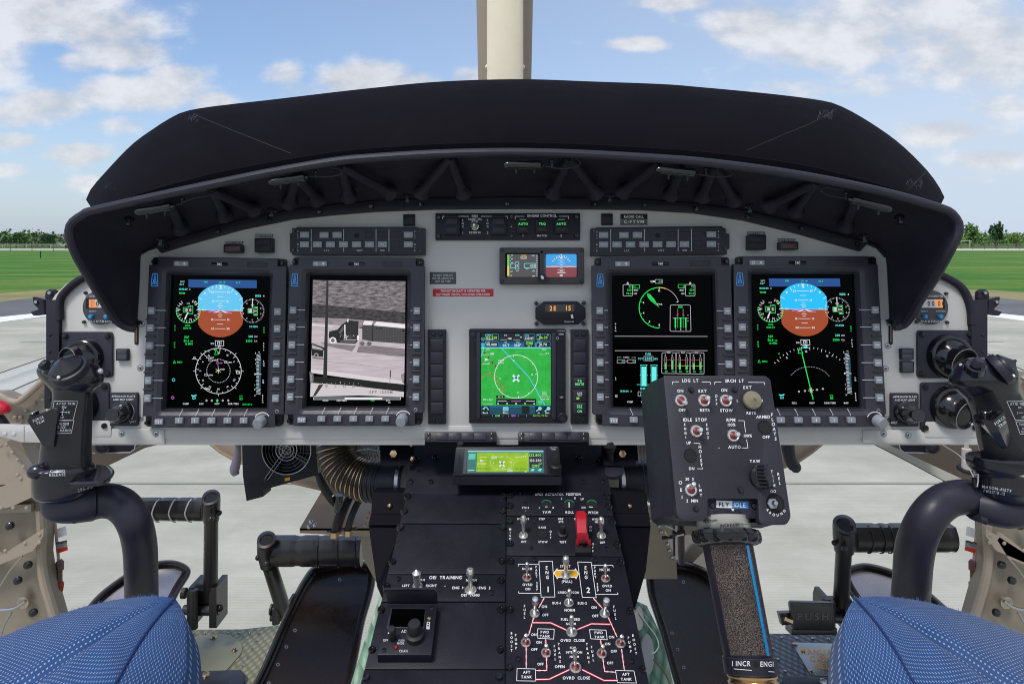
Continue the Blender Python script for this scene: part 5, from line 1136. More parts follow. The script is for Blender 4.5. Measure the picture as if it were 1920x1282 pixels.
# map light controls
def maplight(ox, oy, lab, right):
    M_ = Sheet(PANEL, f=lambda x, y: (ox+(x-773)/3.769, oy+(y-890)/3.769)); t = thing('map_light_control', lab, 'control panel', M_.pt(870, 1125, 0), 'APPROACH PLATE AND MAP LIGHT controls'); h = .005
    part('face', t, lambda mb: mb.prism(M_, rrect(775, 890, 970, 1126, 10), 0, h, BLK, bev=3))
    part('lettering', t, lambda mb: (mb.text(M_, 'APPROACH PLATE', 872, 915, 13, WHT, h+.0003, sx=.92), mb.text(M_, 'AND MAP LIGHT', 872, 938, 13, WHT, h+.0003, sx=.92), mb.text(M_, 'OFF', 789, 1098, 12, WHTD, h+.0003), mb.text(M_, 'BRT', 944, 1095, 12, WHTD, h+.0003), mb.line(M_, [(806, 1108), (820, 1082)], 3, h+.0003, WHTD), mb.line(M_, [(914, 1082), (924, 1106)], 3, h+.0003, WHTD), mb.arc(M_, 876, 1025, 72, -70, 125, 3.5, h+.0003, WHTD, 30), mb.poly(M_, [(928, 1068), (940, 1068), (932, 1080)], h+.0003, WHTD)), smooth=0)
    tip = M_.pt(805 if not right else 950, 1040, .045); b = M_.pt(868, 1026, h); ax = tip-b
    k = part('knob', t, lambda mb: mb.lathe(b, sh_n(M_), [(.0165*.99, 0), (.016, .008), (.012, .010)], GLOSS, 28))
    part('stem', k, lambda mb: mb.lathe(b+M_.n*.006, ax, [(.0125, 0), (.0115, ax.length*.35), (.0098, ax.length*.8), (.0094, ax.length-.002), (.0086, ax.length)], GLOSS, 28))
    part('pointer', k, lambda mb: mb.poly(Sheet(Plane(tip+M_.n*.0004, ax), 0, 0, 1), [tuple_px(tip, -9, 6), tuple_px(tip, -1, -7), tuple_px(tip, 1, -6)], .001, WHTD))
def sh_n(s): return s.n
def tuple_px(p, dx, dy): return (CX+(p.x)/p.y*F+dx, HY-(p.z-EYE)/p.y*F+dy)
maplight(205, 736, 'APPROACH PLATE AND MAP LIGHT knob beside the leftmost display', False)
maplight(1670.5, 737, 'APPROACH PLATE AND MAP LIGHT knob beside the rightmost display', True)
# air vents
def vent(cx, cy, s, dirx, diry, lab, corners):
    t = thing('air_vent', lab, 'air vent', PX.pt(cx, cy+45, 0), 'swivelling air vents at the panel ends'); h = .004
    x0, y0, x1, y1 = corners
    part('flange', t, lambda mb: mb.prism(PX, rrect(x0, y0, x1, y1, 6), 0, h, BLK, bev=1))
    for a, b in ((x0+7.5, y0+7.5), (x1-8, y0+7.5), (x0+8, y1-8), (x1-8, y1-8)): part('screw', t, lambda mb: screw(mb, PX, a, b, 5.4, h, GLOSS, t=.003, ph=True))
    c = PX.pt(cx, cy, h); u = PX.unit(cx, cy, 0); r = 36*s*u
    part('socket_ring', t, lambda mb: mb.lathe(c, PX.n, [(r*1.06, 0), (r*1.05, .004), (r*.98, .010), (r*.93, .011)], GLOSS, 36))
    ax = Vector((dirx, -1, diry)).normalized(); R0 = r*.98
    g = part('ball', t, lambda mb: mb.lathe(c-PX.n*.004, ax, [(R0*math.cos(q), R0*math.sin(q)) for q in [k*.17-.2 for k in range(6)]]+[(R0*.80, R0*.60), (R0*.76, R0*.72), (R0*.75, R0*.98), (R0*.73, R0*1.0), (R0*.69, R0*.99), (R0*.66, R0*.9), (R0*.6, 0.1*R0), (.001, 0.05*R0)], GLOSS, 40, cap=False))
    part('bore', g, lambda mb: mb.lathe(c-PX.n*.004, ax, [(R0*.58, R0*.55), (.0005, R0*.54)], HOLE, 24)); part('rim_wire', g, lambda mb: mb.tube([c-PX.n*.004+ax*R0*.99+(frame_of(ax)[0]*math.cos(q)+frame_of(ax)[1]*math.sin(q))*R0*.735 for q in [k*2*math.pi/40 for k in range(41)]], .00032, KEY, 5))
vent(157, 672, .98, -.42, -.02, 'upper air vent at the left end of the panel, above the cyclic grip', (115, 622, 210, 708))
vent(150, 760, .92, -.3, -.1, 'lower air vent at the left end of the panel, half hidden by the cyclic grip', (110, 717, 204, 806))
vent(1779, 668, 1.1, .24, -.22, 'upper air vent at the right end of the panel', (1721, 619, 1826, 709))
vent(1783, 763, 1.05, .34, -.26, 'lower air vent at the right end of the panel, behind the cyclic grip', (1727, 717, 1836, 810))
# ---------- centre pedestal
CA = plane3((960, 925, .95), (1100, 925, .95), (960, 1282, .69))
CB = plane3((960, 925, .958), (1100, 925, .958), (960, 820, 1.08))
K = Sheet(CA); KB = Sheet(CB); K4 = Sheet(CB, 680, 800, 3.4286); K4A = Sheet(CA, 680, 800, 3.4286); K5 = Sheet(CA, 680, 1030, 5.086); K6 = Sheet(CA, 930, 900, 3.357)
ped = thing('centre_pedestal', 'black sloping centre pedestal between the two seats, carrying switch panels', 'pedestal', P(950, 1282, .69)-Vector((0, 0, .25)))
part('body', ped, lambda mb: mb.prism(K, [(762, 925), (1141, 925), (1148, 970), (1168, 1042), (1189, 1144), (1217, 1282), (1250, 1450), (640, 1450), (680, 1270), (684, 1254), (715, 1126), (727, 1076), (752, 980)], -.22, -.002, BLKD, bev=.8))
part('upper_plate', ped, lambda mb: mb.prism(KB, [(783, 800), (1123, 800), (1128, 830), (1146, 926), (757, 926), (778, 830)], -.03, 0, BLKD, bev=.8))
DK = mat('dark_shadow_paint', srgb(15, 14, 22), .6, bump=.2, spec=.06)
def side(l, th, m=BLKD): return lambda mb: mb.solid([P(*p) for p in l], th, m)

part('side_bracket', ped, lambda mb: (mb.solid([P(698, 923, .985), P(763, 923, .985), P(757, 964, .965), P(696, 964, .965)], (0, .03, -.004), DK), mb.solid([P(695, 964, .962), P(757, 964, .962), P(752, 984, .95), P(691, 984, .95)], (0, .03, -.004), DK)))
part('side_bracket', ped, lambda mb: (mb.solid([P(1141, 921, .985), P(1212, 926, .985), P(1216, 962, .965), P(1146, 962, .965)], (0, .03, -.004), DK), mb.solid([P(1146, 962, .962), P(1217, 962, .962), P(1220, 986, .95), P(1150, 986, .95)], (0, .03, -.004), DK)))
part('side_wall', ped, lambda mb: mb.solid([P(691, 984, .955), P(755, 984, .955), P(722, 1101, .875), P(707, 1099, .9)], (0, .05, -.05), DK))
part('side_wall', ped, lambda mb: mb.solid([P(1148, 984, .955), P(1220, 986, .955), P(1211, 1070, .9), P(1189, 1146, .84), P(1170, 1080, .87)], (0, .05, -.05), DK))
for x, y in ((731, 948), (1180, 949)): part('screw', ped, lambda mb: mb.ball(P(x, y, .972), .0042, BRASS, 5))
for sx, fl in ((713, 1), (1192, -1)):
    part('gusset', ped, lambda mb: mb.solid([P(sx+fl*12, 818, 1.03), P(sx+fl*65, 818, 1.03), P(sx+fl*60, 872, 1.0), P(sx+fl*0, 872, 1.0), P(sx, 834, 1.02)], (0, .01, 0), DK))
    part('nut', ped, lambda mb: (mb.lathe(P(sx+fl*25, 850, 1.004), (0, -1, .2), [(.0056, 0), (.0056, .003), (.0028, .0035), (.0028, .005), (.001, .0052)], BRASS, 6)))
for x, y in ((772, 833), (773, 860), (750, 929), (1158, 927), (758, 819)): part('screw', ped, lambda mb: mb.ball(P(x, y, .992), .0038, BRASS, 5))
for x, y in ((816, 858), (808, 903), (1086, 858), (1093, 903), (1117, 826), (1124, 862), (1130, 903), (780, 861), (770, 903)): part('screw', ped, lambda mb: screw(mb, KB, x, y, 5.5, 0, GLOSS, t=.0025))
def kscrew(t, sh, x, y, r=7): part('fastener', t, lambda mb: (mb.knob(sh, x, y, [(r, 0), (r, .004), (r*.86, .0052), (r*.55, .0052), (r*.5, .0042), (.1, .0042)], GLOSS, 0, 18), mb.tick(sh, x, y-1.5, -r*.5, r*.5, random.uniform(0, 180), 1.4, .0047, HOLE)))
def kplate(name, lab, pts, fast, cat='control panel', h=.0022, bev=.7):
    t = thing(name, lab, cat, K.pt(sum(p[0] for p in pts)/len(pts), max(p[1] for p in pts), 0)); part('face', t, lambda mb: mb.prism(K, pts, -.001, h, BLKD, bev=bev))
    for x, y in fast: kscrew(t, K, x, y)
    return t
kplate('blank_panel', 'short blank black panel at the top left of the pedestal', [(763, 927), (948, 926), (948, 981), (750, 980)], [(764, 933), (944, 933), (758, 961), (942, 961)], 'panel')
kplate('blank_panel', 'tall blank black panel above the OEI TRAINING lettering on the pedestal', [(750, 982), (948, 983), (948, 1075), (727, 1075)], [(751, 991), (942, 991), (736, 1056), (940, 1055)], 'panel')
t5 = kplate('training_panel', 'black switch panel lettered OEI TRAINING on the left of the pedestal', [(727, 1077), (947, 1077), (947, 1126), (715, 1126)], [(725, 1102), (939, 1091)])
kplate('blank_panel', 'large blank black panel beside the radio box at the pedestal left', [(714, 1129), (947, 1129), (946, 1253), (684, 1253)], [(715, 1146), (939, 1146), (698, 1221), (938, 1221)], 'panel')
kplate('blank_panel', 'blank black panel at the bottom edge of the photo, left half of the pedestal', [(683, 1255), (946, 1255), (946, 1400), (645, 1400)], [(687, 1273), (936, 1272)], 'panel')
t1 = kplate('actuator_panel', 'black panel lettered AFCS ACTUATOR POSITION with three green arc gauges', [(951, 922), (1141, 921), (1150, 967), (950, 965)], [(956, 932), (956, 951), (1136, 933), (1141, 952)])
t2 = kplate('misc_panel', 'black switch panel lettered MISC with the red guarded switch', [(950, 967), (1150, 969), (1168, 1042), (950, 1040)], [(956, 980), (956, 1022), (1147, 981), (1156, 1024)])
t3 = kplate('fuel_panel', 'black engine and fuel switch panel with red and white flow lines', [(950, 1042), (1168, 1044), (1189, 1144), (1217, 1284), (1238, 1390), (950, 1390)], [(957, 1055), (956, 1146), (955, 1254), (1163, 1057), (1181, 1148), (1204, 1258)])
hK = .0026
def T(mb, items, sh=K6, m=WHT, sx=.92):
    for it in items: mb.text(sh, it[0], it[1], it[2], it[3], m, hK, sx=sx, **(it[4] if len(it) > 4 else {}))
def f(mb):
    T(mb, [('AFCS  ACTUATOR  POSITION', 389, 88, 14), ('SYS 2', 185, 172, 12), ('L', 274, 172, 12), ('R', 361, 172, 12), ('YAW', 320, 200, 15), ('L', 413, 113, 12), ('R', 498, 112, 12), ('ROLL', 464, 201, 15), ('UP', 543, 118, 12), ('DN', 551, 171, 12), ('PITCH', 612, 203, 15)])
part('lettering', t1, f, smooth=0)
GRN = mat('gauge_green', srgb(20, 120, 70), .4)
for x, y in ((317, 152), (460, 152), (602, 152)):
    part('gauge', t1, lambda mb: (mb.poly(K6, [(x+35*math.cos(a), y+30*math.sin(a)) for a in [k*math.pi/14 for k in range(28)]], hK, HOLE), mb.arc(K6, x, y, 33, -62, 62, 6, hK+.0003, GRN, 16, ry=27),
        mb.poly(K6, {317: [(309, 164), (324, 164), (324, 169), (309, 169)], 460: [(456, 138), (464, 138), (464, 170), (457, 170)], 602: [(584, 164), (608, 166), (608, 172), (586, 170)]}[x], hK+.0003, WHTD)), smooth=0)
for x, y in ((155, 82), (185, 146), (528, 196)): part('screw', t1, lambda mb: screw(mb, K6, x, y, 11, .0022, GLOSS, t=.0014))
part('indicator_dot', t1, lambda mb: mb.poly(K6, circ(186, 191, 3, 8), hK, glow('dot_blue', 120, 170, 230)))
REDB = mat('red_boot', srgb(112, 34, 28), .4)
def toggle(t, sh, bx, by, tx, ty, r, red=False, big=False, h=.0024, L=.024, name='toggle_switch'):
    u = sh.unit(bx, by, 0); b = sh.pt(bx, by, h); tip = sh.pt(tx, ty, h+L); d = tip-b; ln = d.length; n = sh.n
    g = part(name, t, lambda mb: (mb.lathe(b-n*.0004, n, [(r*1.45*u, 0), (r*1.5*u, .0015), (r*1.3*u, .0028), (r*1.18*u, .0028), (r*1.12*u, .0018), (.0002, .0018)], CHR, 20)))
    if red: part('seal', g, lambda mb: mb.lathe(b+n*.0004, n, [(r*1.10*u, 0), (r*.95*u, .0014), (r*.5*u, .0024), (r*.3*u, .003)], REDB, 18))
    R_ = r*u
    if big: pr = [(R_*.5, 0), (R_*.5, ln*.1), (R_*.55, ln*.3), (R_*.62, ln*.55), (R_*.95, ln*.66), (R_*1.0, ln*.82), (R_*.86, ln*.94), (R_*.4, ln)]
    else: pr = [(R_*.34, 0), (R_*.40, ln*.4), (R_*.58, ln*.72), (R_*.64, ln*.88), (R_*.45, ln*.98), (R_*.12, ln)]
    part('bat', g, lambda mb: mb.lathe(b+d.normalized()*.001, d, pr, CHR, 16)); return g
def f(mb):
    T(mb, [('HYD SYS', 171, 243, 12), ('NO 1', 171, 260, 12), ('STEP', 289, 243, 12), ('RAISE', 292, 296, 12), ('STOW', 296, 387, 13), ('OFF', 174, 386, 13), ('FIRE', 407, 243, 12), ('SYS', 409, 261, 12), ('TEST', 421, 388, 13), ('EMER', 512, 243, 11), ('HYD SYS', 643, 245, 12), ('NO 2', 643, 262, 12), ('OFF', 670, 391, 13)])
    mb.text(K6, 'MISC', 89, 308, 13, WHT, hK, down=20); mb.text(K6, 'OFF', 344, 322, 12, WHT, hK, down=19); mb.text(K6, 'ON', 595, 294, 12, WHT, hK, down=20); mb.text(K6, 'OFF', 610, 401, 12, WHT, hK, down=22)
part('lettering', t2, f, smooth=0)
toggle(t2, K6, 173, 349, 172, 226, 20, big=True); toggle(t2, K6, 663, 349, 661, 236, 20, big=True)
part('hole', t2, lambda mb: mb.knob(K6, 292, 338, [(33, 0), (32, .0006), (2, .0006)], HOLE, .0022, 24))
part('test_button', t2, lambda mb: (mb.knob(K6, 418, 342, [(33, 0), (32, .003), (24, .004), (18, .004), (19, .012), (16, .014), (2, .0142)], RUB, .0022, 24)))
for x, y in ((240, 262), (222, 427), (698, 430)): part('screw', t2, lambda mb: screw(mb, K6, x, y, 13, .0022, GLOSS, t=.0016))
def guard(mb):
    a = [K6.pt(x, y, z) for x, y, z in ((498, 212, .034), (570, 212, .034), (572, 300, .030), (592, 398, .012), (510, 398, .012), (499, 300, .030))]
    mid = [K6.pt(x, y, z) for x, y, z in ((520, 196, .038), (552, 196, .038))]
    prof = [(508, 560, 192, .034, .3), (500, 574, 214, .036, 1), (500, 574, 262, .034, 1), (503, 578, 330, .027, 1), (508, 586, 372, .019, 1), (512, 592, 398, .012, 1)]
    rows = []
    for x0, x1, y, z, k in prof:
        rows.append([K6.pt(x0, y, z-.012*k), K6.pt(x0, y, z-.003), K6.pt(x0+8, y, z), K6.pt(x1-8, y, z), K6.pt(x1, y, z-.003), K6.pt(x1, y, z-.012*k)])
    mb.loft(rows, REDC, cap0=True, cap1=True)
gd = part('guarded_switch', t2, lambda mb: mb.box(K6, 500, 385, 598, 452, .002, .009, HOLE, bev=3))
part('red_guard', gd, guard, smooth=25)
part('slot', gd, lambda mb: mb.knob(K6, 549, 388, [(17, 0), (17, .002), (8, .0022), (.5, .0022)], HOLE, .0155, 12))
for x0 in (502, 578): part('hinge_ear', gd, lambda mb: mb.solid([K6.pt(x0, 382, .016), K6.pt(x0+18, 382, .016), K6.pt(x0+18, 412, .010), K6.pt(x0, 412, .010)], K6.n*.003, REDC))
# engine / fuel panel artwork
FR = mat('line_red', srgb(190, 28, 48), .5); AMB = mat('amber_print', srgb(214, 160, 30), .5)
def f(mb):
    L_ = lambda p, w=3.4, m=WHT, z=0, c=False: mb.line(K6, p, w, hK+z, m, c)
    L_([(140, 540), (142, 527), (272, 529)]); L_([(142, 698), (143, 709), (284, 711)]); L_([(604, 534), (735, 534), (738, 546)]); L_([(630, 717), (768, 717), (765, 706)])
    L_([(270, 511), (355, 508), (371, 733), (284, 734)], 3.4, WHT, 0, True); L_([(514, 513), (599, 516), (631, 738), (543, 735)], 3.4, WHT, 0, True)
    mb.poly(K6, [(362, 582), (384, 552), (390, 562), (494, 562), (500, 552), (522, 587), (504, 622), (497, 612), (392, 612), (386, 622)], hK, WHT)
    mb.poly(K6, [(369, 583), (383, 561), (387, 568), (498, 568), (503, 562), (516, 587), (504, 612), (499, 606), (390, 606), (386, 612)], hK+.0002, AMB)
    T(mb, [('NORM', 195, 556, 15), ('OVRD', 198, 656, 15), ('ON', 200, 683, 15), ('START', 436, 540, 14), ('(PULL)', 447, 636, 15), ('XFEED-BITCON', 455, 705, 13), ('TIE', 455, 726, 13), ('BUS-1', 381, 771, 15), ('BUS-2', 543, 772, 15), ('NORM', 464, 816, 16), ('NORM', 683, 562, 15), ('OVRD', 700, 664, 15), ('ON', 706, 691, 15),
        ('ON', 304, 794, 16), ('OFF', 310, 846, 16), ('ON', 617, 799, 16), ('OFF', 625, 852, 16), ('FUEL XFEED', 469, 874, 15), ('NORM', 472, 902, 15), ('OVRD  CLOSE', 482, 1006, 16), ('FWD', 307, 954, 16), ('TANK', 308, 980, 16), ('FWD', 646, 958, 16), ('TANK', 652, 985, 16),
        ('ON', 238, 970, 16), ('ON', 270, 1018, 16), ('OFF', 241, 1063, 16), ('OFF', 280, 1155, 16), ('ON', 727, 985, 16), ('ON', 702, 1028, 16), ('OFF', 742, 1074, 16), ('OFF', 718, 1148, 16), ('FUEL', 487, 1053, 14), ('INTERCON', 491, 1081, 14), ('NORM', 493, 1109, 14), ('OPEN', 401, 1171, 17), ('OVRD  CLOSE', 506, 1242, 18),
        ('AFT', 193, 1206, 17), ('TANK', 192, 1236, 17), ('AFT', 817, 1219, 17), ('TANK', 820, 1250, 17)])
    for st, x, y, z, dn, sl in (('ENG', 319, 549, 21, 30, 2), ('ENG', 564, 549, 21, 30, 1.5), ('PART', 253, 544, 14, 20, .8), ('SEP', 258, 646, 14, 20, .8), ('PART', 622, 548, 14, 20, 1.2), ('SEP', 638, 652, 14, 20, 1.6), ('FUEL', 180, 790, 15, 24, 0), ('FUEL', 742, 795, 15, 24, 4), ('BOOST', 98, 961, 15, 27, 0), ('PUMP', 124, 973, 15, 27, 1), ('TRANS', 395, 1030, 15, 27, 2), ('FUEL', 368, 1042, 15, 27, 2), ('TRANS', 572, 1030, 15, 28, 3), ('FUEL', 602, 1048, 15, 27, 4), ('PUMP', 834, 990, 15, 28, 5), ('BOOST', 862, 975, 15, 28, 5)):
        mb.text(K6, st, x, y, z, WHT, hK, down=dn, slant=sl, sx=.9)
    mb.text(K6, '1', 328, 685, 34, WHT, hK); mb.text(K6, '2', 581, 690, 34, WHT, hK)
    for b in ([(262, 933), (367, 936), (363, 998), (263, 992)], [(588, 938), (692, 942), (700, 1002), (597, 996)], [(133, 1182), (248, 1186), (250, 1262), (130, 1260)], [(752, 1195), (868, 1198), (884, 1274), (765, 1272)]): L_(b, 3.4, WHT, 0, True)
    def flow(pts, solid=False):
        if solid: L_(pts, 13, FR, 0); L_(pts, 4, WHT, .0002); return
        pts_ = [Vector(p) for p in pts]
        for a, b in zip(pts_, pts_[1:]):
            n = max(1, int((b-a).length/34)); 
            for k in range(n):
                p = a.lerp(b, (k+.15)/n); q = a.lerp(b, (k+.62)/n); d = (b-a).normalized(); s_ = Vector((-d.y, d.x))*7; mb.poly(K6, [p-s_, q-s_, q+s_, p+s_], hK, FR)
        L_(pts, 4, WHT, .0002)
    flow([(304, 738), (270, 800)]); flow([(612, 740), (670, 805)]); flow([(238, 860), (205, 975)]); flow([(706, 860), (762, 985)]); flow([(190, 1045), (190, 1180)]); flow([(312, 998), (316, 1050)]); flow([(318, 1110), (320, 1195), (252, 1196)]); flow([(658, 1002), (664, 1050)]); flow([(672, 1115), (684, 1202), (752, 1206)]); flow([(790, 1060), (808, 1195)])
    flow([(232, 895), (345, 896), (440, 940)], True); flow([(512, 938), (600, 902), (720, 905)], True); flow([(252, 1252), (335, 1250), (462, 1190)], True); flow([(542, 1190), (680, 1258), (766, 1258)], True)
part('lettering', t3, f, smooth=0)
for bx, by, tx, ty, r, red, big in ((195, 614, 195, 522, 20, 1, 0), (690, 620, 689, 532, 20, 1, 0), (440, 598, 440, 482, 22, 0, 1), (458, 772, 462, 690, 21, 0, 0), (244, 838, 247, 742, 22, 0, 1), (684, 840, 696, 750, 22, 0, 1), (477, 956, 476, 855, 24, 0, 0), (188, 1022, 189, 974, 22, 1, 0), (315, 1087, 317, 1038, 22, 1, 0), (666, 1092, 673, 1042, 22, 1, 0), (783, 1028, 793, 980, 22, 1, 0), (500, 1178, 495, 1066, 26, 1, 0)):
    toggle(t3, K6, bx, by, tx, ty, r, bool(red), bool(big), L=.020 if ty > 960 and ty != 1066 else .026)
for x, y in ((243, 501), (628, 503), (140, 1124), (855, 1138)): part('screw', t3, lambda mb: screw(mb, K6, x, y, 16, .0022, GLOSS, t=.002, ph=True))
# OEI training
def f(mb):
    for st, x, y, z in (('OEI  TRAINING', 788, 264, 30), ('LEFT', 412, 342, 22), ('RIGHT', 654, 342, 24), ('NORM', 545, 288, 22), ('NORM', 1036, 290, 24), ('ENG  1', 903, 362, 24), ('ENG  2', 1162, 363, 24), ('OEI  TRNG', 1024, 432, 24), ('+', 784, 346, 16)): mb.text(K5, st, x, y, z, WHT, hK, sx=.95, slant=.12)
    mb.line(K5, [(958, 362), (972, 362)], 4, hK, WHT); mb.line(K5, [(1092, 362), (1104, 362)], 4, hK, WHT)
part('lettering', t5, f, smooth=0)
toggle(t5, K5, 1030, 388, 1024, 178, 38, big=True, L=.022)
g = part('rotary_switch', t5, lambda mb: mb.knob(K5, 524, 355, [(50, 0), (48, .002), (20, .003)], CHR, .0022, 18))
b = K5.pt(524, 350, .003); tip = K5.pt(511, 196, .024); u = K5.unit(524, 355, 0)
part('stem', g, lambda mb: mb.lathe(b, tip-b, [(34*u, 0), (34*u, .012), (40*u, .013), (42*u, .018), (12*u, (tip-b).length), (2*u, (tip-b).length+.001)], CHR, 22))
for x, y in ((340, 278), (1231, 412)): part('screw', t5, lambda mb: screw(mb, K5, x, y, 24, .0022, GLOSS, t=.002, ph=True))
# radio box
t = thing('radio_box', 'small black box with a blank screen, two round knobs and a raised visor', 'radio', K5.pt(400, 1000, 0))
hb = .014
part('case', t, lambda mb: mb.prism(K5, [(242, 522), (712, 522), (655, 1000), (140, 1000)], 0, hb, BLKD, bev=5))
part('screen', t, lambda mb: (mb.prism(K5, [(265, 552), (606, 556), (586, 745), (228, 742)], hb, hb+.0008, BLK, bev=4), mb.poly(K5, [(282, 562), (595, 565), (578, 735), (250, 733)], hb+.001, SCRB)))
part('visor', t, lambda mb: mb.loft([[K5.pt(x, y, z) for x, y, z in r] for r in ([(205, 392, .034), (215, 374, .036), (450, 368, .037), (680, 372, .036), (700, 388, .034)], [(222, 440, .026), (232, 440, .028), (450, 436, .029), (690, 440, .028), (712, 440, .026)], [(240, 515, .012), (250, 515, .013), (450, 515, .013), (705, 515, .013), (716, 515, .012)])], BLKD))
part('visor_edge', t, lambda mb: mb.tube([K5.pt(x, y, z) for x, y, z in ((203, 400, .033), (213, 376, .036), (450, 369, .037), (684, 373, .036), (702, 398, .033))], .0012, BLK, 8))
part('tuning_knob', t, lambda mb: mb.knob(K5, 500, 835, [(88, 0), (88, .006), (70, .007), (62, .008), (62, .018), (54, .020), (4, .0202)], RUB, hb, 30, ax=K5.n+Vector((0, 0, .1))))
part('volume_knob', t, lambda mb: (mb.knob(K5, 282, 850, [(30, 0), (30, .005), (40, .006), (38, .015), (32, .016), (2, .0162)], RUB, hb, 22)))
part('volume_mark', t, lambda mb: mb.ball(K5.pt(247, 794, hb+.0165), .0008, WHT, 4))
part('lettering', t, lambda mb: (mb.text(K5, 'OFF', 218, 862, 22, WHTD, hb+.0003, sx=.8), mb.text(K5, 'ADF', 402, 776, 28, WHTD, hb+.0003, sx=.8), mb.text(K5, 'PUSH', 370, 864, 20, WHTD, hb+.0003, sx=.75), mb.text(K5, 'MODE', 363, 891, 20, WHTD, hb+.0003, sx=.75), mb.text(K5, 'CHAN', 388, 964, 24, WHTD, hb+.0003, sx=.75),
     mb.poly(K5, [(612, 686), (643, 686), (637, 758), (606, 756)], hb+.0003, WHTD), mb.poly(K5, circ(626, 700, 8, 8), hb+.0005, HOLE), mb.poly(K5, circ(624, 722, 8, 8), hb+.0005, HOLE)), smooth=0)
part('indicator', t, lambda mb: mb.ball(K5.pt(319, 930, hb+.001), .0022, mat('indicator_red', srgb(150, 20, 30), .25), 5)); part('jewel', t, lambda mb: mb.ball(K5.pt(633, 658, hb), .0028, BRASS, 5))
for x, y in ((660, 556), (202, 958)): part('screw', t, lambda mb: screw(mb, K5, x, y, 22, hb, GLOSS, t=.0015))
# moving-map radio on the upper plate
UN = plane3((950, 891, .935), (1050, 891, .935), (950, 837, .955)); U = Sheet(UN, 680, 800, 3.4286)
t = thing('map_radio', 'wide low radio unit with a lime green map screen on the pedestal top', 'radio', KB.pt(950, 905, 0))
part('case', t, lambda mb: mb.prism(U, rpoly([(600, 128), (1262, 124), (1276, 314), (582, 314)], [14, 14, 4, 4]), -.055, 0, BLKD, bev=4, holes=[]))
part('base_block', t, lambda mb: mb.solid([P(849, 893, .934), P(1053, 893, .934), P(1053, 909, .934), P(848, 909, .934)], (0, .04, -.004), BLKD))
part('face_frame', t, lambda mb: mb.prism(U, rpoly([(655, 135), (1180, 135), (1195, 305), (640, 305)], 6), 0, .002, BLK, bev=4, holes=[[(676, 150), (1162, 150), (1164, 294), (668, 294)]]))
s = Scr(U, .0006); LIME = flir_mat('lime_map', srgb(128, 176, 20), srgb(164, 202, 40), 60, 60, 4)
q = lambda a, b, c, d, m, z=1: s.poly([(a, b), (c, b), (c+(2 if c > 900 else -3), d), (a+(1 if a > 900 else -4), d)], m, z)
q(674, 148, 1164, 296, glow('radio_teal', 30, 112, 104)); q(735, 166, 1066, 288, LIME, 2); q(676, 150, 1162, 161, glow('radio_pale', 150, 200, 210), 3); q(683, 172, 727, 208, glow('radio_cyan', 90, 190, 170), 3)
q(1072, 168, 1156, 262, glow('nav_black', 4, 10, 14), 3)
for st, x, y, z, m in (('122.800', 1110, 181, 15, GN), ('130.250', 1112, 215, 15, GW), ('1200', 1112, 250, 17, GN), ('ALT', 1143, 236, 8, GN), ('KT', 1040, 190, 11, GW), ('Auto', 846, 189, 10, GW), ('2000m', 846, 200, 8, GW), ('W', 892, 193, 9, GW), ('N', 952, 226, 10, GW), ('S', 840, 233, 10, GW), ('E', 902, 268, 10, GW), ('LATCHED', 763, 236, 8, GW), ('Auto', 946, 274, 9, GW), ('2000m', 946, 284, 8, GW), ('ETE to Dest', 775, 267, 9, glow('radio_dark', 40, 60, 20)), ('ETA at Dest', 1018, 268, 9, MATS['radio_dark']), ('10', 1048, 287, 10, GW)): s.text(st, x, y, z, m, 5)
for k in range(0, 360, 20): s.mb.arc(U, 896, 232, 76, k, k+12, 2, s.h(4), GW, 3, ry=42)
for a in (45, 135, 225, 315): s.tick(896, 238, 0, 24, a, 9, GW, 5)
s.poly(circ(896, 236, 7, 8), MATS['nav_blue'], 6); s.poly([(755, 210), (782, 218), (755, 222)], GW, 5); s.line([(752, 194), (800, 192)], 2, GW, 5); s.line([(980, 194), (1024, 192)], 2, GW, 5); s.line([(676, 280), (718, 278)], 4, GW, 4)
for x in (1090, 1138): s.poly([(x-14, 282), (x, 268), (x+14, 270), (x+8, 284)], GLB, 5)
s.mb.build('screen', t, smooth=0)
part('dial', t, lambda mb: mb.lathe(U.pt(1240, 262, .001), (0, -.25, 1), [(.0085, -.006), (.0085, .004), (.0065, .006), (.0058, .018), (.005, .020), (.0005, .0203)], RUB, 22))
part('dial', t, lambda mb: mb.lathe(U.pt(628, 122, -.004), (0, -.25, 1), [(.0045, -.006), (.0045, .004), (.001, .0045)], RUB, 16))
part('lettering', t, lambda mb: (mb.text(U, 'GARMIN', 1226, 132, 8, KEY, .0004), mb.text(U, 'HOME', 1226, 144, 7, WHTD, .0004)), smooth=0); part('card_slot', t, lambda mb: mb.prism(U, rrect(616, 180, 626, 250, 3), 0, .0006, HOLE))
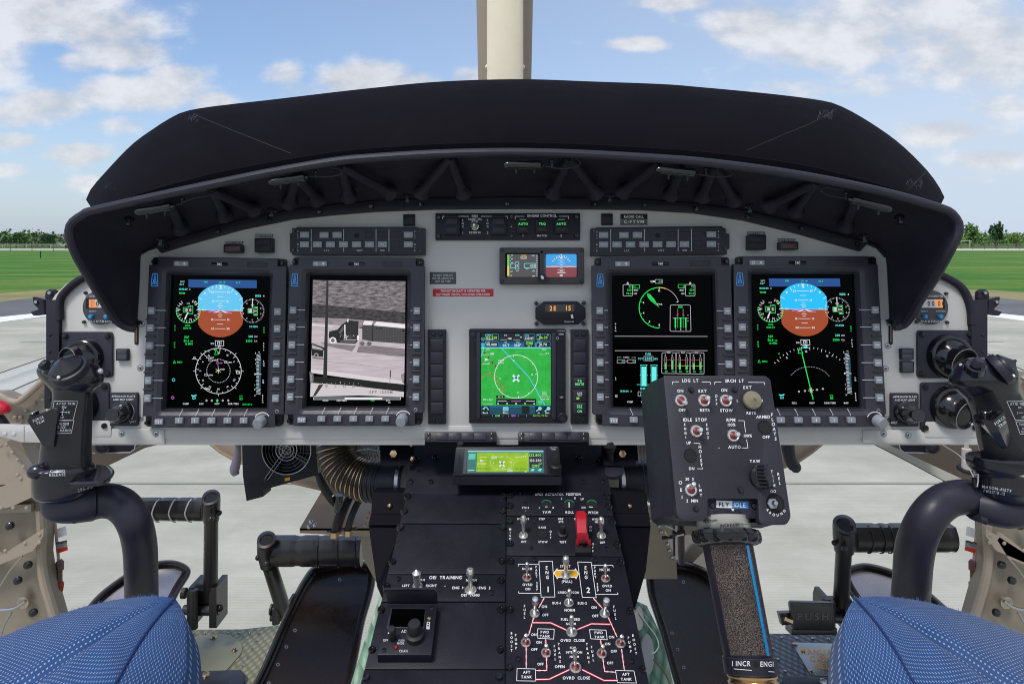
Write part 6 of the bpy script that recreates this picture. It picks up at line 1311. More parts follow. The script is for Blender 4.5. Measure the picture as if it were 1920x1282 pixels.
# low indicator strips
KS = Sheet(plane3((960, 829, .974), (1000, 829, .974), (960, 810, .981)), 680, 800, 3.4286)
for (x0, x1, lab) in ((398, 860, 'long low indicator strip of four dark lenses, left of the two above the map radio'), (1000, 1455, 'long low indicator strip of four dark lenses, right of the two above the map radio')):
    t = thing('indicator_strip', lab, 'indicator strip', KS.pt((x0+x1)/2, 98, -.02), 'low indicator strips above the map radio'); h = 0
    part('case', t, lambda mb: (mb.prism(KS, rrect(x0, 32, x1, 98, 10), -.012, h, BLKD, bev=3), mb.solid([KS.pt(x0+2, 94, -.001), KS.pt(x1-2, 94, -.001), P(680+(x1+4)/3.4286, 849, .975), P(680+(x0-2)/3.4286, 849, .975)], (0, .02, 0), DK))); cx = x0+(160 if x0 < 500 else 160)
    for k in range(4): part('lens', t, lambda mb: mb.box(KS, x0+72+k*82, 38, x0+150+k*82, 84, h, h+.0015, BLK, bev=3))
    for x in (x0+28, x1-28):
        for y in (50, 80): part('screw', t, lambda mb: screw(mb, KS, x, y, 13, h, GLOSS, t=.001))
# shut-off handle
t = thing('shutoff_handle', 'black ball topped handle with a turned OFF plate beside the map radio', 'handle', K4.pt(1610, 310, 0))
b = K4.pt(1600, 250, .004)
part('plate', t, lambda mb: mb.prism(K4, rpoly([(1545, 120), (1640, 115), (1675, 300), (1620, 322), (1560, 310)], 16), 0, .006, BLK, bev=3))
part('lettering', t, lambda mb: (mb.prism(K4, [(1612, 122), (1642, 122), (1668, 248), (1618, 246)], .006, .0085, BLKD), mb.text(K4, 'BOOST', 1634, 160, 15, WHTD, .009, rot=-84, sx=.8), mb.text(K4, 'OFF', 1645, 222, 15, WHTD, .009, rot=-84, sx=.8)), smooth=0)
tip = K4.pt(1585, 100, .045)
part('ball', t, lambda mb: mb.lathe(b, tip-b, [(.004, 0), (.005, .02), (.006, (tip-b).length*.6), (.009, (tip-b).length*.75), (.0115, (tip-b).length*.95), (.009, (tip-b).length*1.1), (.003, (tip-b).length*1.18)], RUB, 20))
# ---------- footwells, floor, pedals
def tb(mb, pts, rpx, m, n=14, smooth=0, caps=True, squash=1.0):    # pts (px, py, d); radius in photo pixels
    q = [P(*p) for p in pts]
    if isinstance(rpx, (int, float)): rpx = [rpx]*len(pts)
    if smooth:
        rr = catmull([(r, 0, 0) for r in rpx], smooth); q = catmull(q, smooth); rs = [max(.0003, a.x*b.y/F) for a, b in zip(rr, q)]
    else: rs = [r*p.y/F for r, p in zip(rpx, q)]
    mb.tube(q, rs, m, n, caps, squash)
FZ = .90
def emboss(name, c1, c2, per=.0125):
    m, N, L, b = nodes_mat(name, .45); tc = N.new('ShaderNodeTexCoord'); mp = N.new('ShaderNodeMapping'); mp.inputs['Rotation'].default_value = (0, 0, .6); mp.inputs['Scale'].default_value = (1/per, .62/per, 1); L.new(tc.outputs['Object'], mp.inputs[0])
    v = N.new('ShaderNodeTexVoronoi'); v.inputs['Scale'].default_value = 1.0; v.inputs['Randomness'].default_value = 0.0; L.new(mp.outputs[0], v.inputs['Vector'])
    r = N.new('ShaderNodeValToRGB'); r.color_ramp.elements[0].position = .15; r.color_ramp.elements[1].position = .5; r.color_ramp.elements[0].color = (*c1, 1); r.color_ramp.elements[1].color = (*c2, 1); L.new(v.outputs['Distance'], r.inputs[0]); L.new(r.outputs[0], b.inputs['Base Color'])
    bp = N.new('ShaderNodeBump'); bp.inputs['Strength'].default_value = 1.0; bp.inputs['Distance'].default_value = .004; bp.invert = True; L.new(v.outputs['Distance'], bp.inputs['Height']); L.new(bp.outputs[0], b.inputs['Normal']); b.inputs['Specular IOR Level'].default_value = .6; return m
OLV = emboss('embossed_olive', srgb(150, 146, 118), srgb(112, 108, 82)); GRF = emboss('embossed_grey', srgb(92, 98, 108), srgb(58, 62, 72)); GNF = emboss('embossed_green', srgb(136, 172, 148), srgb(98, 138, 114))
FLO = Plane(P(960, 1180, (EYE-FZ)*F/(1180-HY)), (0, 0, 1)); FL = Sheet(FLO)
t = thing('cabin_floor', 'embossed olive floor plate with rivets between the left seat and the black tray', 'floor plate', FL.pt(440, 1230))
part('plate', t, lambda mb: mb.prism(FL, [(60, 1182), (454, 1179), (528, 1171), (520, 1420), (60, 1420)], -.02, 0, OLV, bev=0))
for x, y in ((660, 430), (800, 430), (1070, 425), (1205, 425), (1340, 420), (1443, 427), (1413, 517), (1357, 608), (1298, 715), (1240, 820)): part('rivet', t, lambda mb: screw(mb, FL, 260+x/6.4, 1120+y/6.4, 2.8, 0, STEEL, t=.002))
t2_ = thing('inspection_cover', 'smooth olive inspection cover with brass screws on the left floor', 'cover', FL.pt(400, 1250))
part('plate', t2_, lambda mb: mb.prism(FL, rpoly([(300, 1205), (385, 1189), (425, 1187), (452, 1200), (455, 1220), (422, 1258), (290, 1262)], 9), 0, .003, mat('olive_paint', srgb(138, 136, 112), .45, bump=.15), bev=.8))
for x, y in ((400.6, 1195), (440.5, 1217.7)): part('screw', t2_, lambda mb: screw(mb, FL, x, y, 6, .003, BRASS, t=.003, ph=True))
t = thing('floor_bracket', 'black plate with a brass screw on the floor at the left seat corner', 'bracket', FL.pt(400, 1282))
part('plate', t, lambda mb: mb.prism(FL, rpoly([(300, 1259), (452, 1254), (461, 1264), (440, 1330), (300, 1330)], 4), 0, .012, BLK, bev=1.5)); part('screw', t, lambda mb: mb.knob(FL, 386, 1264, [(7, 0), (6, .003), (2, .005)], BRASS, .012, 16)); part('strap', t, lambda mb: mb.prism(FL, [(384, 1275), (426, 1273), (424, 1320), (370, 1320)], .012, .018, RUB, bev=2))
t = thing('cabin_floor', 'embossed dark grey floor plate with rivets beside the collective grip', 'floor plate', FL.pt(1480, 1230))
part('plate', t, lambda mb: mb.prism(FL, [(1400, 1187), (1700, 1188), (1990, 1190), (2050, 1420), (1380, 1420)], -.02, 0, GRF))
for x, y in ((260, 935), (375, 940), (493, 942), (612, 945), (192, 1018), (235, 1097), (286, 1185)): part('rivet', t, lambda mb: screw(mb, FL, 1400+x/3.98, 960+y/3.98, 3, 0, STEEL, t=.002))
t = thing('release_placard', 'bare metal plate with yellow lettering MANUAL CARGO RELEASE on the right floor', 'placard', FL.pt(1530, 1262))
part('plate', t, lambda mb: mb.prism(FL, rpoly([(1484, 1203), (1610, 1207), (1625, 1268), (1521, 1265)], 4), 0, .003, mat('brushed_metal', (.42, .41, .40), .35, metal=.85, bump=.3, var=.1), bev=.5))
YL = mat('yellow_print', srgb(232, 160, 30), .5)
part('lettering', t, lambda mb: [mb.text(FL, st, x, y, 10.5, YL, .0035, sx=1.0, rot=-3, slant=-.25) for st, x, y in (('MANUAL', 1536, 1221), ('CARGO', 1549, 1235), ('RELEASE', 1563, 1249))], smooth=0)
for x, y in ((1490.5, 1208), (1522, 1258)): part('screw', t, lambda mb: screw(mb, FL, x, y, 4.5, .003, BRASS, t=.003, ph=True))
t = thing('floor_bracket', 'black plate with a steel screw on the floor at the right seat corner', 'bracket', FL.pt(1540, 1282))
part('plate', t, lambda mb: mb.prism(FL, rpoly([(1466, 1265), (1640, 1270), (1650, 1340), (1478, 1340)], 5), 0, .012, BLK, bev=1.5)); part('screw', t, lambda mb: mb.knob(FL, 1544, 1277, [(7, 0), (6, .003), (2, .005)], STEEL, .012, 16))
# trays
TRM = mat('tray_gloss', srgb(38, 29, 25), .26, spec=.3, bump=.08, bscale=200, var=.1)
SHEEN = mat('tray_floor_sheen', srgb(168, 162, 164), .28, metal=.55, var=.12, vscale=18)  # reflected sky and ground painted in as a pale floor colour
def tray(lab, pl, out, dots, name='heel_tray', sheen=False):
    sh = Sheet(pl); out = catmull([(x, y, 0) for x, y in out], 4, True); out = [(p.x, p.y) for p in out]
    t = thing(name, lab, 'tray', sh.pt(sum(p[0] for p in out)/len(out), max(p[1] for p in out)), 'glossy heel trays')
    def f(mb):
        seq = [(0, -.03), (0, .010), (1.5, .016), (4.5, .018), (8, .015), (12, .003), (16, 0)]
        mb.loft([[sh.pt(x, y, h) for x, y in inset(out, i)] for i, h in seq], TRM, True)
        fl = inset(out, 16); mb.add([sh.pt(x, y, 0) for x, y in fl], tessellate_polygon([[Vector((x, y, 0)) for x, y in fl]]), SHEEN if sheen else TRM)
    part('pan', t, f)
    for x, y in dots: part('rivet', t, lambda mb: (mb.arc(sh, x, y, 2.6, 0, 360, 1.4, .0006, KEY, 12), mb.poly(sh, circ(x, y, 1.2, 8), .0004, HOLE)), smooth=0)
tray('long glossy black heel tray just left of the centre pedestal', plane3((590, 1061, 1.5), (700, 1061, 1.5), (560, 1282, 1.22)), [(587, 1061), (630, 1051), (670, 1048), (696, 1058), (704, 1082), (699, 1115), (684, 1168), (672, 1230), (655, 1310), (640, 1400), (560, 1430), (440, 1400), (462, 1310), (492, 1245), (529, 1160), (555, 1106), (569, 1082)], [(637, 1086), (553, 1181), (537, 1212), (521, 1245), (504, 1280)])
tray('long glossy black heel tray between the centre pedestal and the collective grip', plane3((1230, 1061, 1.5), (1330, 1061, 1.5), (1300, 1282, 1.22)), [(1211, 1080), (1218, 1062), (1236, 1052), (1263, 1049), (1300, 1055), (1335, 1072), (1362, 1100), (1385, 1160), (1410, 1240), (1430, 1330), (1400, 1420), (1310, 1420), (1275, 1320), (1238, 1190), (1216, 1120)], [(1281.6, 1090.5), (1260, 1186.5), (1270, 1217), (1282, 1250.5)])
PT = plane3((300, 1055, 1.75), (340, 1055, 1.75), (250, 1200, 1.55))
tray('pale reflecting heel tray behind the left cyclic stick', PT, [(160, 1150), (165, 1134), (192, 1106), (233, 1076), (262, 1060), (295, 1051), (328, 1050), (352, 1060), (357, 1076), (338, 1108), (310, 1160), (270, 1210), (180, 1220)], [], sheen=True)
tray('pale reflecting heel tray behind the right cyclic stick', plane3((1600, 1055, 1.75), (1640, 1055, 1.75), (1700, 1200, 1.55)), [(1578, 1085), (1583, 1068), (1597, 1059), (1627, 1055), (1674, 1067), (1712, 1086), (1740, 1106), (1790, 1150), (1832, 1190), (1820, 1230), (1700, 1230), (1640, 1170), (1600, 1125)], [], sheen=True)
# pedals
PED = mat('pedal_paint', srgb(38, 34, 36), .3, spec=.6, bump=.2); PLINE = mat('worn_edge', srgb(206, 200, 206), .4)
def pedal(lab, joint, barx, bary, post, base, d, hole=True, d2=None, foot=None, lines=(), embossed=()):
    d2 = d2 or d+.05; t = thing('rudder_pedal', lab, 'pedal', P(base[0], base[1], d2), 'rudder pedals')
    jx, y0, y1, jr = joint; sg = 1 if barx[1] > jx else -1
    part('joint', t, lambda mb: (tb(mb, [(jx+post[0]*.1, y1, d+.005), (jx, (y0+y1)/2, d), (jx-post[0]*0, y0+4, d-.005), (jx, y0, d-.008), (jx, y0-1, d-.012)], [jr*.86, jr, jr*1.02, jr, jr*.6], PED, 20)))
    part('socket', t, lambda mb: mb.lathe(P(jx, y0+3, d-.018), (0, -.55, 1), [(jr*d/F*.98, -.003), (jr*d/F, .003), (jr*d/F*.72, .004), (jr*d/F*.66, .001), (.001, .0008)], PED, 22)) if hole else None
    part('bore', t, lambda mb: mb.lathe(P(jx, y0+3, d-.018), (0, -.55, 1), [(jr*d/F*.64, .0018), (.0005, .002)], HOLE, 20))
    r = (bary[1]-bary[0])/2; cy = (bary[0]+bary[1])/2
    def bar(mb):
        n = 28; xs = [barx[0]+(barx[1]-barx[0])*k/n for k in range(n+1)]; rows = []
        for k, x in enumerate(xs):
            g = .94 if any(abs(x-q) < abs(barx[1]-barx[0])/n*.6 for q in embossed) else 1.0
            c = P(x, cy, d+.01); R_ = r*d/F*g
            rows.append([c+Vector((0, -math.cos(a)*R_*.8, math.sin(a)*R_)) if math.sin(a) < .75 else c+Vector((0, -math.cos(a)*R_*.8, .75*R_+.25*R_)) for a in [2*math.pi*j/18 for j in range(18)]])
        mb.loft(rows, PED, True, True, True)
    part('foot_bar', t, bar)
    def rib(mb):
        for q in lines:
            mb.tube([P(q[0]+(q[1] if abs(a) < 1 else q[1]*1.4)*(1-abs(a/1.4)), cy, d+.01)+Vector((0, -math.cos(a)*(r*d/F+.0015)*.8, math.sin(a)*(r*d/F+.0012))) for a in [k*.2-1.4 for k in range(15)]], .0016, q[2], 6)
    if lines: part('rib', t, rib)
    px, y1_ = post[0], post[1]
    part('post', t, lambda mb: tb(mb, [(jx+px*.15, y1-2, d+.004), (jx+px, y1_, d2)], [post[2], post[2]*1.02], PED, 16))
    bx, by, bw, bh = base
    def bs(mb):
        for a, b in ((-1, -.55), (.5, 1)): mb.solid([P(bx+bw*a, by, d2-.02), P(bx+bw*a, by-bh*.8, d2-.02), P(bx+bw*(a*.7+b*.3), by-bh, d2-.02), P(bx+bw*b, by-bh, d2-.02), P(bx+bw*b, by, d2-.02)], (0, .06, 0), PED)
        mb.solid([P(bx-bw*.56, by-bh*.30, d2), P(bx-bw*.56, by-bh*.92, d2), P(bx+bw*.52, by-bh*.92, d2), P(bx+bw*.52, by-bh*.30, d2)], (0, .03, 0), PED); mb.tube([P(bx-bw*1.05, by-bh*.86, d2-.01), P(bx-bw*1.3, by-bh*.86, d2-.01)], .012, PED, 10)
        mb.tube([P(bx-bw*1.2, by-bh*.45, d2-.005), P(bx+bw*1.25, by-bh*.45, d2-.005)], .011, PED, 10); mb.tube([P(bx-bw*.5, by-bh*.95, d2-.025), P(bx-bw*.5, by, d2-.025)], .009, PED, 8)
    part('pivot_base', t, bs)
    part('bolt', t, lambda mb: mb.ball(P(bx+bw*1.25, by-bh*.5, d2-.01), .008, SCR, 6)); part('bolt', t, lambda mb: mb.ball(P(jx+jr*sg*-.95, y1-15, d-.01), .006, SCR, 6)); part('bolt', t, lambda mb: mb.ball(P(jx+jr*sg*.0, y1-4, d-.03), .0065, PED, 6))
    return t
pedal('black rudder pedal with pale ribbed bar, far left behind the cyclic stick', (396, 932, 976, 16), (382, 240), (935, 976), (-1, 1108, 12.5), (378, 1177, 28, 76), 1.5, lines=[(300, -6, PLINE), (331, -6, PLINE), (361, -6, PLINE)], embossed=(300, 331, 361))
pedal('black rudder pedal with a thick ribbed bar in front of the left heel tray', (500, 1011, 1060, 17), (508, 679), (1007, 1061), (34, 1150, 13.5), (524, 1168, 13, 30), 1.42, d2=1.52, lines=[(598, 3, PED), (635, 3, PED), (668, 3, PED)], embossed=(560, 598, 635, 668))
pedal('black rudder pedal crossing behind the right cyclic stick', (1583, 983, 1032, 20), (1600, 1786), (984, 1034), (-6, 1130, 14), (1572, 1186, 26, 62), 1.5, lines=[(1625, 3, PED), (1648, 3, PED), (1664, 3, PED)], embossed=(1648, 1664, 1780))
t = thing('brake_pedal', 'flat black pedal embossed PUSH in front of the right floor', 'pedal', P(1524, 1187, 1.5))
BP = Sheet(Plane(P(1524, 1155, 1.48), (0, -1, .18)))
part('plate', t, lambda mb: mb.prism(BP, rpoly([(1481, 1128), (1562, 1130), (1567, 1182), (1487, 1181)], 7), -.012, 0, PED, bev=2.5))
part('lettering', t, lambda mb: mb.text(BP, 'PUSH', 1524, 1155, 13, mat('engraved', srgb(84, 76, 78), .25), .0012, sx=1.0, gap=.45), smooth=0)
part('arm', t, lambda mb: (mb.prism(BP, [(1461, 1149), (1486, 1148), (1486, 1170), (1467, 1172)], -.03, -.014, PED, bev=1), mb.prism(BP, [(1484, 1178), (1570, 1178), (1570, 1190), (1484, 1190)], -.05, -.016, PED, bev=1))); part('bolt', t, lambda mb: tb(mb, [(1471, 1160, 1.475), (1486, 1166, 1.47)], [4, 5], BRASS, 10))
# structure behind and below the panel
def slab(mb, pts, d, th=.01, m=CREAM, dz=0): mb.solid([P(x, y, d if not isinstance(d, (list, tuple)) else d[i]) for i, (x, y) in enumerate(pts)], (0, th, dz), m)
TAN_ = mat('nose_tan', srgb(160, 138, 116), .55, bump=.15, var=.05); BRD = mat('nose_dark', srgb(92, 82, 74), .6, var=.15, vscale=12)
t = thing('nose_member', 'tan nose frame running diagonally down behind the cooling fan', 'frame', P(500, 890, 1.4))
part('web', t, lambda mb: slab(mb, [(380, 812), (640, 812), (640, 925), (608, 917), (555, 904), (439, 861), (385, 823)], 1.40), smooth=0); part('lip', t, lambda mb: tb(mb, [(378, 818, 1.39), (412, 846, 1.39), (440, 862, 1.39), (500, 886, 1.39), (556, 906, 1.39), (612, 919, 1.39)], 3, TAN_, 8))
t = thing('nose_member', 'tan nose frame running diagonally down behind the collective box', 'frame', P(1450, 890, 1.4))
part('web', t, lambda mb: slab(mb, [(1556, 812), (1300, 812), (1300, 925), (1360, 910), (1440, 888), (1498, 864), (1552, 824)], 1.40), smooth=0); part('lip', t, lambda mb: tb(mb, [(1558, 818, 1.39), (1524, 846, 1.39), (1498, 864, 1.39), (1440, 888, 1.39), (1360, 910, 1.39)], 3, TAN_, 8))
t = thing('equipment_shelf', 'beige riveted shelf under the ribbed hose, left of the pedestal', 'shelf', P(620, 998, 1.25))
part('top', t, lambda mb: mb.solid([P(608, 912, 1.42), P(712, 912, 1.42), P(705, 990, 1.25), P(562, 990, 1.25)], (0, 0, -.004), TAN_), smooth=0); part('front_lip', t, lambda mb: mb.solid([P(562, 990, 1.25), P(705, 990, 1.25), P(705, 1006, 1.25), P(562, 999, 1.25)], (0, .004, 0), TAN_), smooth=0)
part('lower_web', t, lambda mb: mb.solid([P(676, 1003, 1.26), P(712, 980, 1.26), P(716, 1110, 1.26), P(680, 1045, 1.26)], (0, .004, 0), CREAMD), smooth=0)
for x, y in ((583, 978), (579, 987), (590, 984), (663, 983), (692, 963), (688, 972), (685, 984)): part('rivet', t, lambda mb: mb.ball(P(x, y, 1.25), .0045, STEEL if x < 600 else TAN_, 5))
t = thing('nose_bracket', 'beige riveted bracket between the pedestal and the collective grip', 'bracket', P(1240, 1060, 1.4))
part('web', t, lambda mb: slab(mb, [(1200, 950), (1262, 950), (1262, 1000), (1252, 1012), (1268, 1050), (1270, 1085), (1205, 1085)], 1.40, m=CREAMD), smooth=0)
for x, y in ((1220, 975), (1231, 975), (1236, 986), (1257, 983), (1252, 1020), (1255, 1032), (1260, 1045), (1240, 997)): part('rivet', t, lambda mb: mb.ball(P(x, y, 1.398), .004, STEEL, 5))
t = thing('nose_shell', 'pale inner shell with a diagonal brace seen past the collective grip', 'shell', P(1310, 1060, 1.6))
part('skin', t, lambda mb: slab(mb, [(1225, 985), (1345, 985), (1345, 1090), (1225, 1090)], 1.62, m=mat('pale_shell', srgb(198, 188, 176), .6)), smooth=0); part('brace', t, lambda mb: slab(mb, [(1276, 1045), (1318, 1002), (1330, 1022), (1294, 1060)], 1.55, m=CREAMD), smooth=0); part('beam', t, lambda mb: slab(mb, [(1276, 980), (1332, 980), (1332, 1003), (1276, 1002)], 1.54, m=CREAMD), smooth=0)
t = thing('control_tube', 'thin black upright control tube with brass clamp below the collective box', 'tube', P(1275, 1060, 1.2))
part('tube', t, lambda mb: (tb(mb, [(1276, 965, 1.15), (1277, 1005, 1.17), (1278, 1055, 1.2)], 6.5, BLK, 14), tb(mb, [(1263, 968, 1.17), (1264, 1040, 1.2)], 2.4, BLK, 8)))
part('clamp', t, lambda mb: (tb(mb, [(1260, 1000, 1.15), (1284, 998, 1.15)], 5, BLK, 10), tb(mb, [(1242, 1008, 1.16), (1262, 1006, 1.15)], 3.5, BLK, 8), tb(mb, [(1268, 1004, 1.14), (1282, 1001, 1.14)], 1.8, BRASS, 8))); part('wire', t, lambda mb: tb(mb, [(1227, 965, 1.14), (1236, 976, 1.14), (1250, 986, 1.14), (1262, 991, 1.14), (1269, 996, 1.13)], 1.1, WHTD, 6, smooth=5)); part('spring', t, lambda mb: tb(mb, [(1247, 995, 1.14), (1250, 1003, 1.14), (1255, 1004, 1.14)], 1.2, BRASS, 6))
for (sx, fl, lab) in ((-1, 1, 'dark inner nose side with a black box under the left end of the panel'), (1, -1, 'dark inner nose side with a black box under the right end of the panel')):
    X = lambda x: x if sx < 0 else 1920-x+20
    t = thing('nose_structure', lab, 'nose structure', P(X(220), 870, 1.5))
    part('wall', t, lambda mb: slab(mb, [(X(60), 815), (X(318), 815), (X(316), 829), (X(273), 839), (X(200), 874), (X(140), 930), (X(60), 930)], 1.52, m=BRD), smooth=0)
    if sx > 0: part('window_rim', t, lambda mb: slab(mb, [(1628, 826), (1648, 826), (1815, 903), (1800, 915), (1772, 902)], 1.47, m=mat('window_rim', srgb(206, 206, 196), .5)), smooth=0); part('seal', t, lambda mb: tb(mb, [(1632, 829, 1.46), (1700, 864, 1.46), (1775, 904, 1.46)], 1.0, BRD, 6))
    part('relay_box', t, lambda mb: mb.solid([P(X(178), 822, 1.40), P(X(256), 822, 1.40), P(X(252), 842, 1.40), P(X(245), 847, 1.40), P(X(190), 848, 1.40)], (0, .05, 0), BLK), smooth=0); part('edge_wire', t, lambda mb: tb(mb, [(X(256), 822, 1.395), (X(252), 842, 1.395), (X(244), 848, 1.395), (X(200), 849, 1.395)], .9, WHTD, 6))
    part('round_housing', t, lambda mb: mb.ball(P(X(192), 836, 1.38), .0155, BLK, 8)); part('cable', t, lambda mb: tb(mb, [(X(165), 822, 1.4), (X(150), 840, 1.4), (X(178), 850, 1.42)] if sx < 0 else [(1768, 834, 1.4), (1800, 855, 1.4), (1818, 880, 1.38), (1827, 897, 1.37)], 1.0, WHTD, 6, smooth=6))
t = thing('white_fitting', 'white plastic fitting with a black foot under the panel beside the right grip', 'fitting', P(1812, 885, 1.42)); part('body', t, lambda mb: tb(mb, [(1812, 832, 1.42), (1812, 840, 1.42), (1812, 841, 1.42), (1813, 856, 1.42), (1813, 857, 1.42), (1813, 878, 1.42)], [4, 4, 8, 9, 8, 10], mat('white_plastic', srgb(196, 188, 184), .4), 14)); part('foot', t, lambda mb: mb.lathe(P(1813, 880, 1.42), (0, -.3, 1), [(.020, 0), (.018, .004), (.006, .005)], RUB, 18))
for pts, r, lab, m in (([(449, 818, 1.3), (446, 840, 1.3), (444, 862, 1.3), (440, 880, 1.3), (443, 890, 1.3)], [5, 6, 8, 9, 6], 'short grey flared duct hanging at the left side of the cooling fan', mat('grey_duct', srgb(120, 114, 124), .35)), ([(1477, 818, 1.2), (1478, 842, 1.2), (1483, 864, 1.2), (1491, 876, 1.2), (1492, 884, 1.2)], [13, 12, 11, 11, 6], 'short curved black duct hanging just right of the collective box', BLK)):
    t = thing('duct', lab, 'duct', P(*pts[2])); part('pipe', t, lambda mb: tb(mb, pts, r, m, 14, smooth=5)); part('clip', t, lambda mb: tb(mb, [(pts[0][0]-12 if r[0] < 9 else pts[0][0]+6, 826, pts[0][2]-.01), (pts[0][0]-4 if r[0] < 9 else pts[0][0]+18, 828, pts[0][2]-.01)], 3.5, STEEL, 8))
t = thing('dark_backing', 'black slab added behind the wire bundles to darken the gap under the panel', 'box', P(980, 880, 1.22)); part('case', t, lambda mb: mb.solid([P(662, 812, 1.2), P(1318, 812, 1.2), P(1318, 880, 1.2), P(662, 880, 1.2)], (0, .12, 0), DK)); part('flange', t, lambda mb: mb.solid([P(658, 812, 1.198), P(1322, 812, 1.198), P(1322, 826, 1.198), P(658, 826, 1.198)], (0, .002, 0), BLKD))  # added slab, darkens the gap where bright ground showed through
# cooling fan
t = thing('cooling_fan', 'black cooling fan with a round wire grille under the panel, left of the hose', 'fan', P(530, 918, 1.2))
part('housing', t, lambda mb: mb.prism(Sheet(Plane(P(530, 860, 1.2), (0, -1, .08))), [(453, 812), (592, 812), (596, 890), (494, 918), (493, 931), (462, 939), (455, 890)], -.04, 0, BLKD, bev=1, holes=[circ(537, 843.6, 44, 28)]), smooth=30)
FP = Sheet(Plane(P(530, 860, 1.2), (0, -1, .08)))
part('rotor', t, lambda mb: (mb.poly(FP, circ(537, 843.6, 45, 28), -.038, mat('gap_tan', srgb(196, 172, 146), .6)), mb.knob(FP, 537, 843.6, [(16, 0), (15, .01), (2, .011)], BLK, -.03, 20), [mb.add([FP.pt(537+14*math.cos(a), 843.6+14*math.sin(a), -.03), FP.pt(537+45*math.cos(a-.1), 843.6+45*math.sin(a-.1), -.034), FP.pt(537+45*math.cos(a+.70), 843.6+45*math.sin(a+.70), -.016), FP.pt(537+14*math.cos(a+.95), 843.6+14*math.sin(a+.95), -.018)], [(0, 1, 2, 3)], BLK) for a in [k*2*math.pi/7+.3 for k in range(7)]]), smooth=0)
def ringtube(mb, sh, x, y, r, h, rad, m, n=40): mb.tube([sh.pt(x+r*math.cos(2*math.pi*k/n), y+r*math.sin(2*math.pi*k/n), h) for k in range(n+1)], rad, m, 5)
part('grille', t, lambda mb: ([ringtube(mb, FP, 537, 843.6, r, .004, .0008, GLOSS if r % 2 else STEEL) for r in (8, 14, 20, 27, 33, 39, 46)], [mb.tube([FP.pt(537+a*math.cos(q)+5*math.sin(q)*s_, 843.6+a*math.sin(q)-5*math.cos(q)*s_, .005) for a in (-44, 66 if q == 2.18 else 46)], .0008, STEEL, 5) for q in (.52, 2.18) for s_ in (-.6, .6)]))
part('mount_screw', t, lambda mb: mb.knob(FP, 499, 898, [(5, 0), (4, .003), (1, .004)], SCR, .002, 12)); part('sticker', t, lambda mb: mb.poly(FP, [(534, 896), (544, 894), (543.5, 900), (533.5, 902)], .0006, AMB), smooth=0)
# ribbed hoses
HOSE = mat('hose_rubber', srgb(36, 33, 38), .4, bump=.2)
def hose(lab, path, rad, n, collar, brass_rng):
    q = resample(catmull([P(*p) for p in path], 8), n*6+1); t = thing('ribbed_hose', lab, 'hose', q[len(q)//2], 'ribbed air hoses either side of the pedestal')
    part('duct', t, lambda mb: mb.tube(q, [rad*(1.0 if k % 6 in (0, 1) else .955 if k % 6 in (2, 5) else .93) for k in range(len(q))], HOSE, 28))
    def coil(mb):
        for k in range(brass_rng[0], brass_rng[1]):
            i = k*6+3; d = (q[min(i+1, len(q)-1)]-q[i-1]).normalized(); x, y = frame_of(d)
            mb.tube([q[i]+(x*math.cos(a)+y*math.sin(a))*rad*.95 for a in [j*2*math.pi/28 for j in range(29)]], .0011, BRASS, 5)
    part('wire_coil', t, coil); a, b = P(*collar[0]), P(*collar[1]); d = (b-a).normalized()
    part('cuff', t, lambda mb: (mb.tube([a, a+d*.001, b-d*.001, b], [rad*.9, rad*.94, rad*.94, rad*.9], BLKD, 28)))
    part('clamp_band', t, lambda mb: mb.tube([a.lerp(b, .78), a.lerp(b, .80), a.lerp(b, .92), a.lerp(b, .94)], [rad*.95, rad*.99, rad*.99, rad*.95], STEEL, 28))
    return t
hose('ribbed black air hose with brass rings curving up behind the panel, left of the pedestal', [(632, 790, 1.12), (630, 830, 1.10), (634, 858, 1.09), (650, 883, 1.08), (680, 899, 1.07), (718, 904, 1.06)], .0325, 21, ((712, 904, 1.06), (764, 903, 1.05)), (5, 18))
hose('ribbed black air hose with brass rings, right of the pedestal behind the collective box', [(1300, 850, 1.09), (1275, 880, 1.07), (1240, 898, 1.06), (1195, 902, 1.06)], .0325, 14, ((1205, 902, 1.06), (1148, 902, 1.05)), (4, 11))
t = thing('wire_bundle', 'bundle of pale grey wires beside the hose under the panel left of the pedestal', 'wires', P(690, 865, 1.1))
for k in range(9): part('wire', t, lambda mb: tb(mb, [(676+k*4, 815, 1.13), (672+k*4.5, 838, 1.11), (668+k*5.2, 850+random.uniform(-2, 2), 1.10), (672+k*5, 864, 1.12)], 2.8, mat('wire_grey', srgb(160, 156, 160), .5), 8, smooth=4))
part('tie', t, lambda mb: tb(mb, [(668, 845, 1.09), (690, 841, 1.085), (713, 846, 1.09)], 1.5, WHTD, 6))
t = thing('wire_bundle', 'bundle of pale grey wires behind the handle right of the pedestal', 'wires', P(1215, 865, 1.1))
for k in range(6): part('wire', t, lambda mb: tb(mb, [(1196+k*5, 815, 1.13), (1198+k*5, 838, 1.11), (1200+k*5.2, 866, 1.12)], 2.8, MATS['wire_grey'], 8, smooth=4))
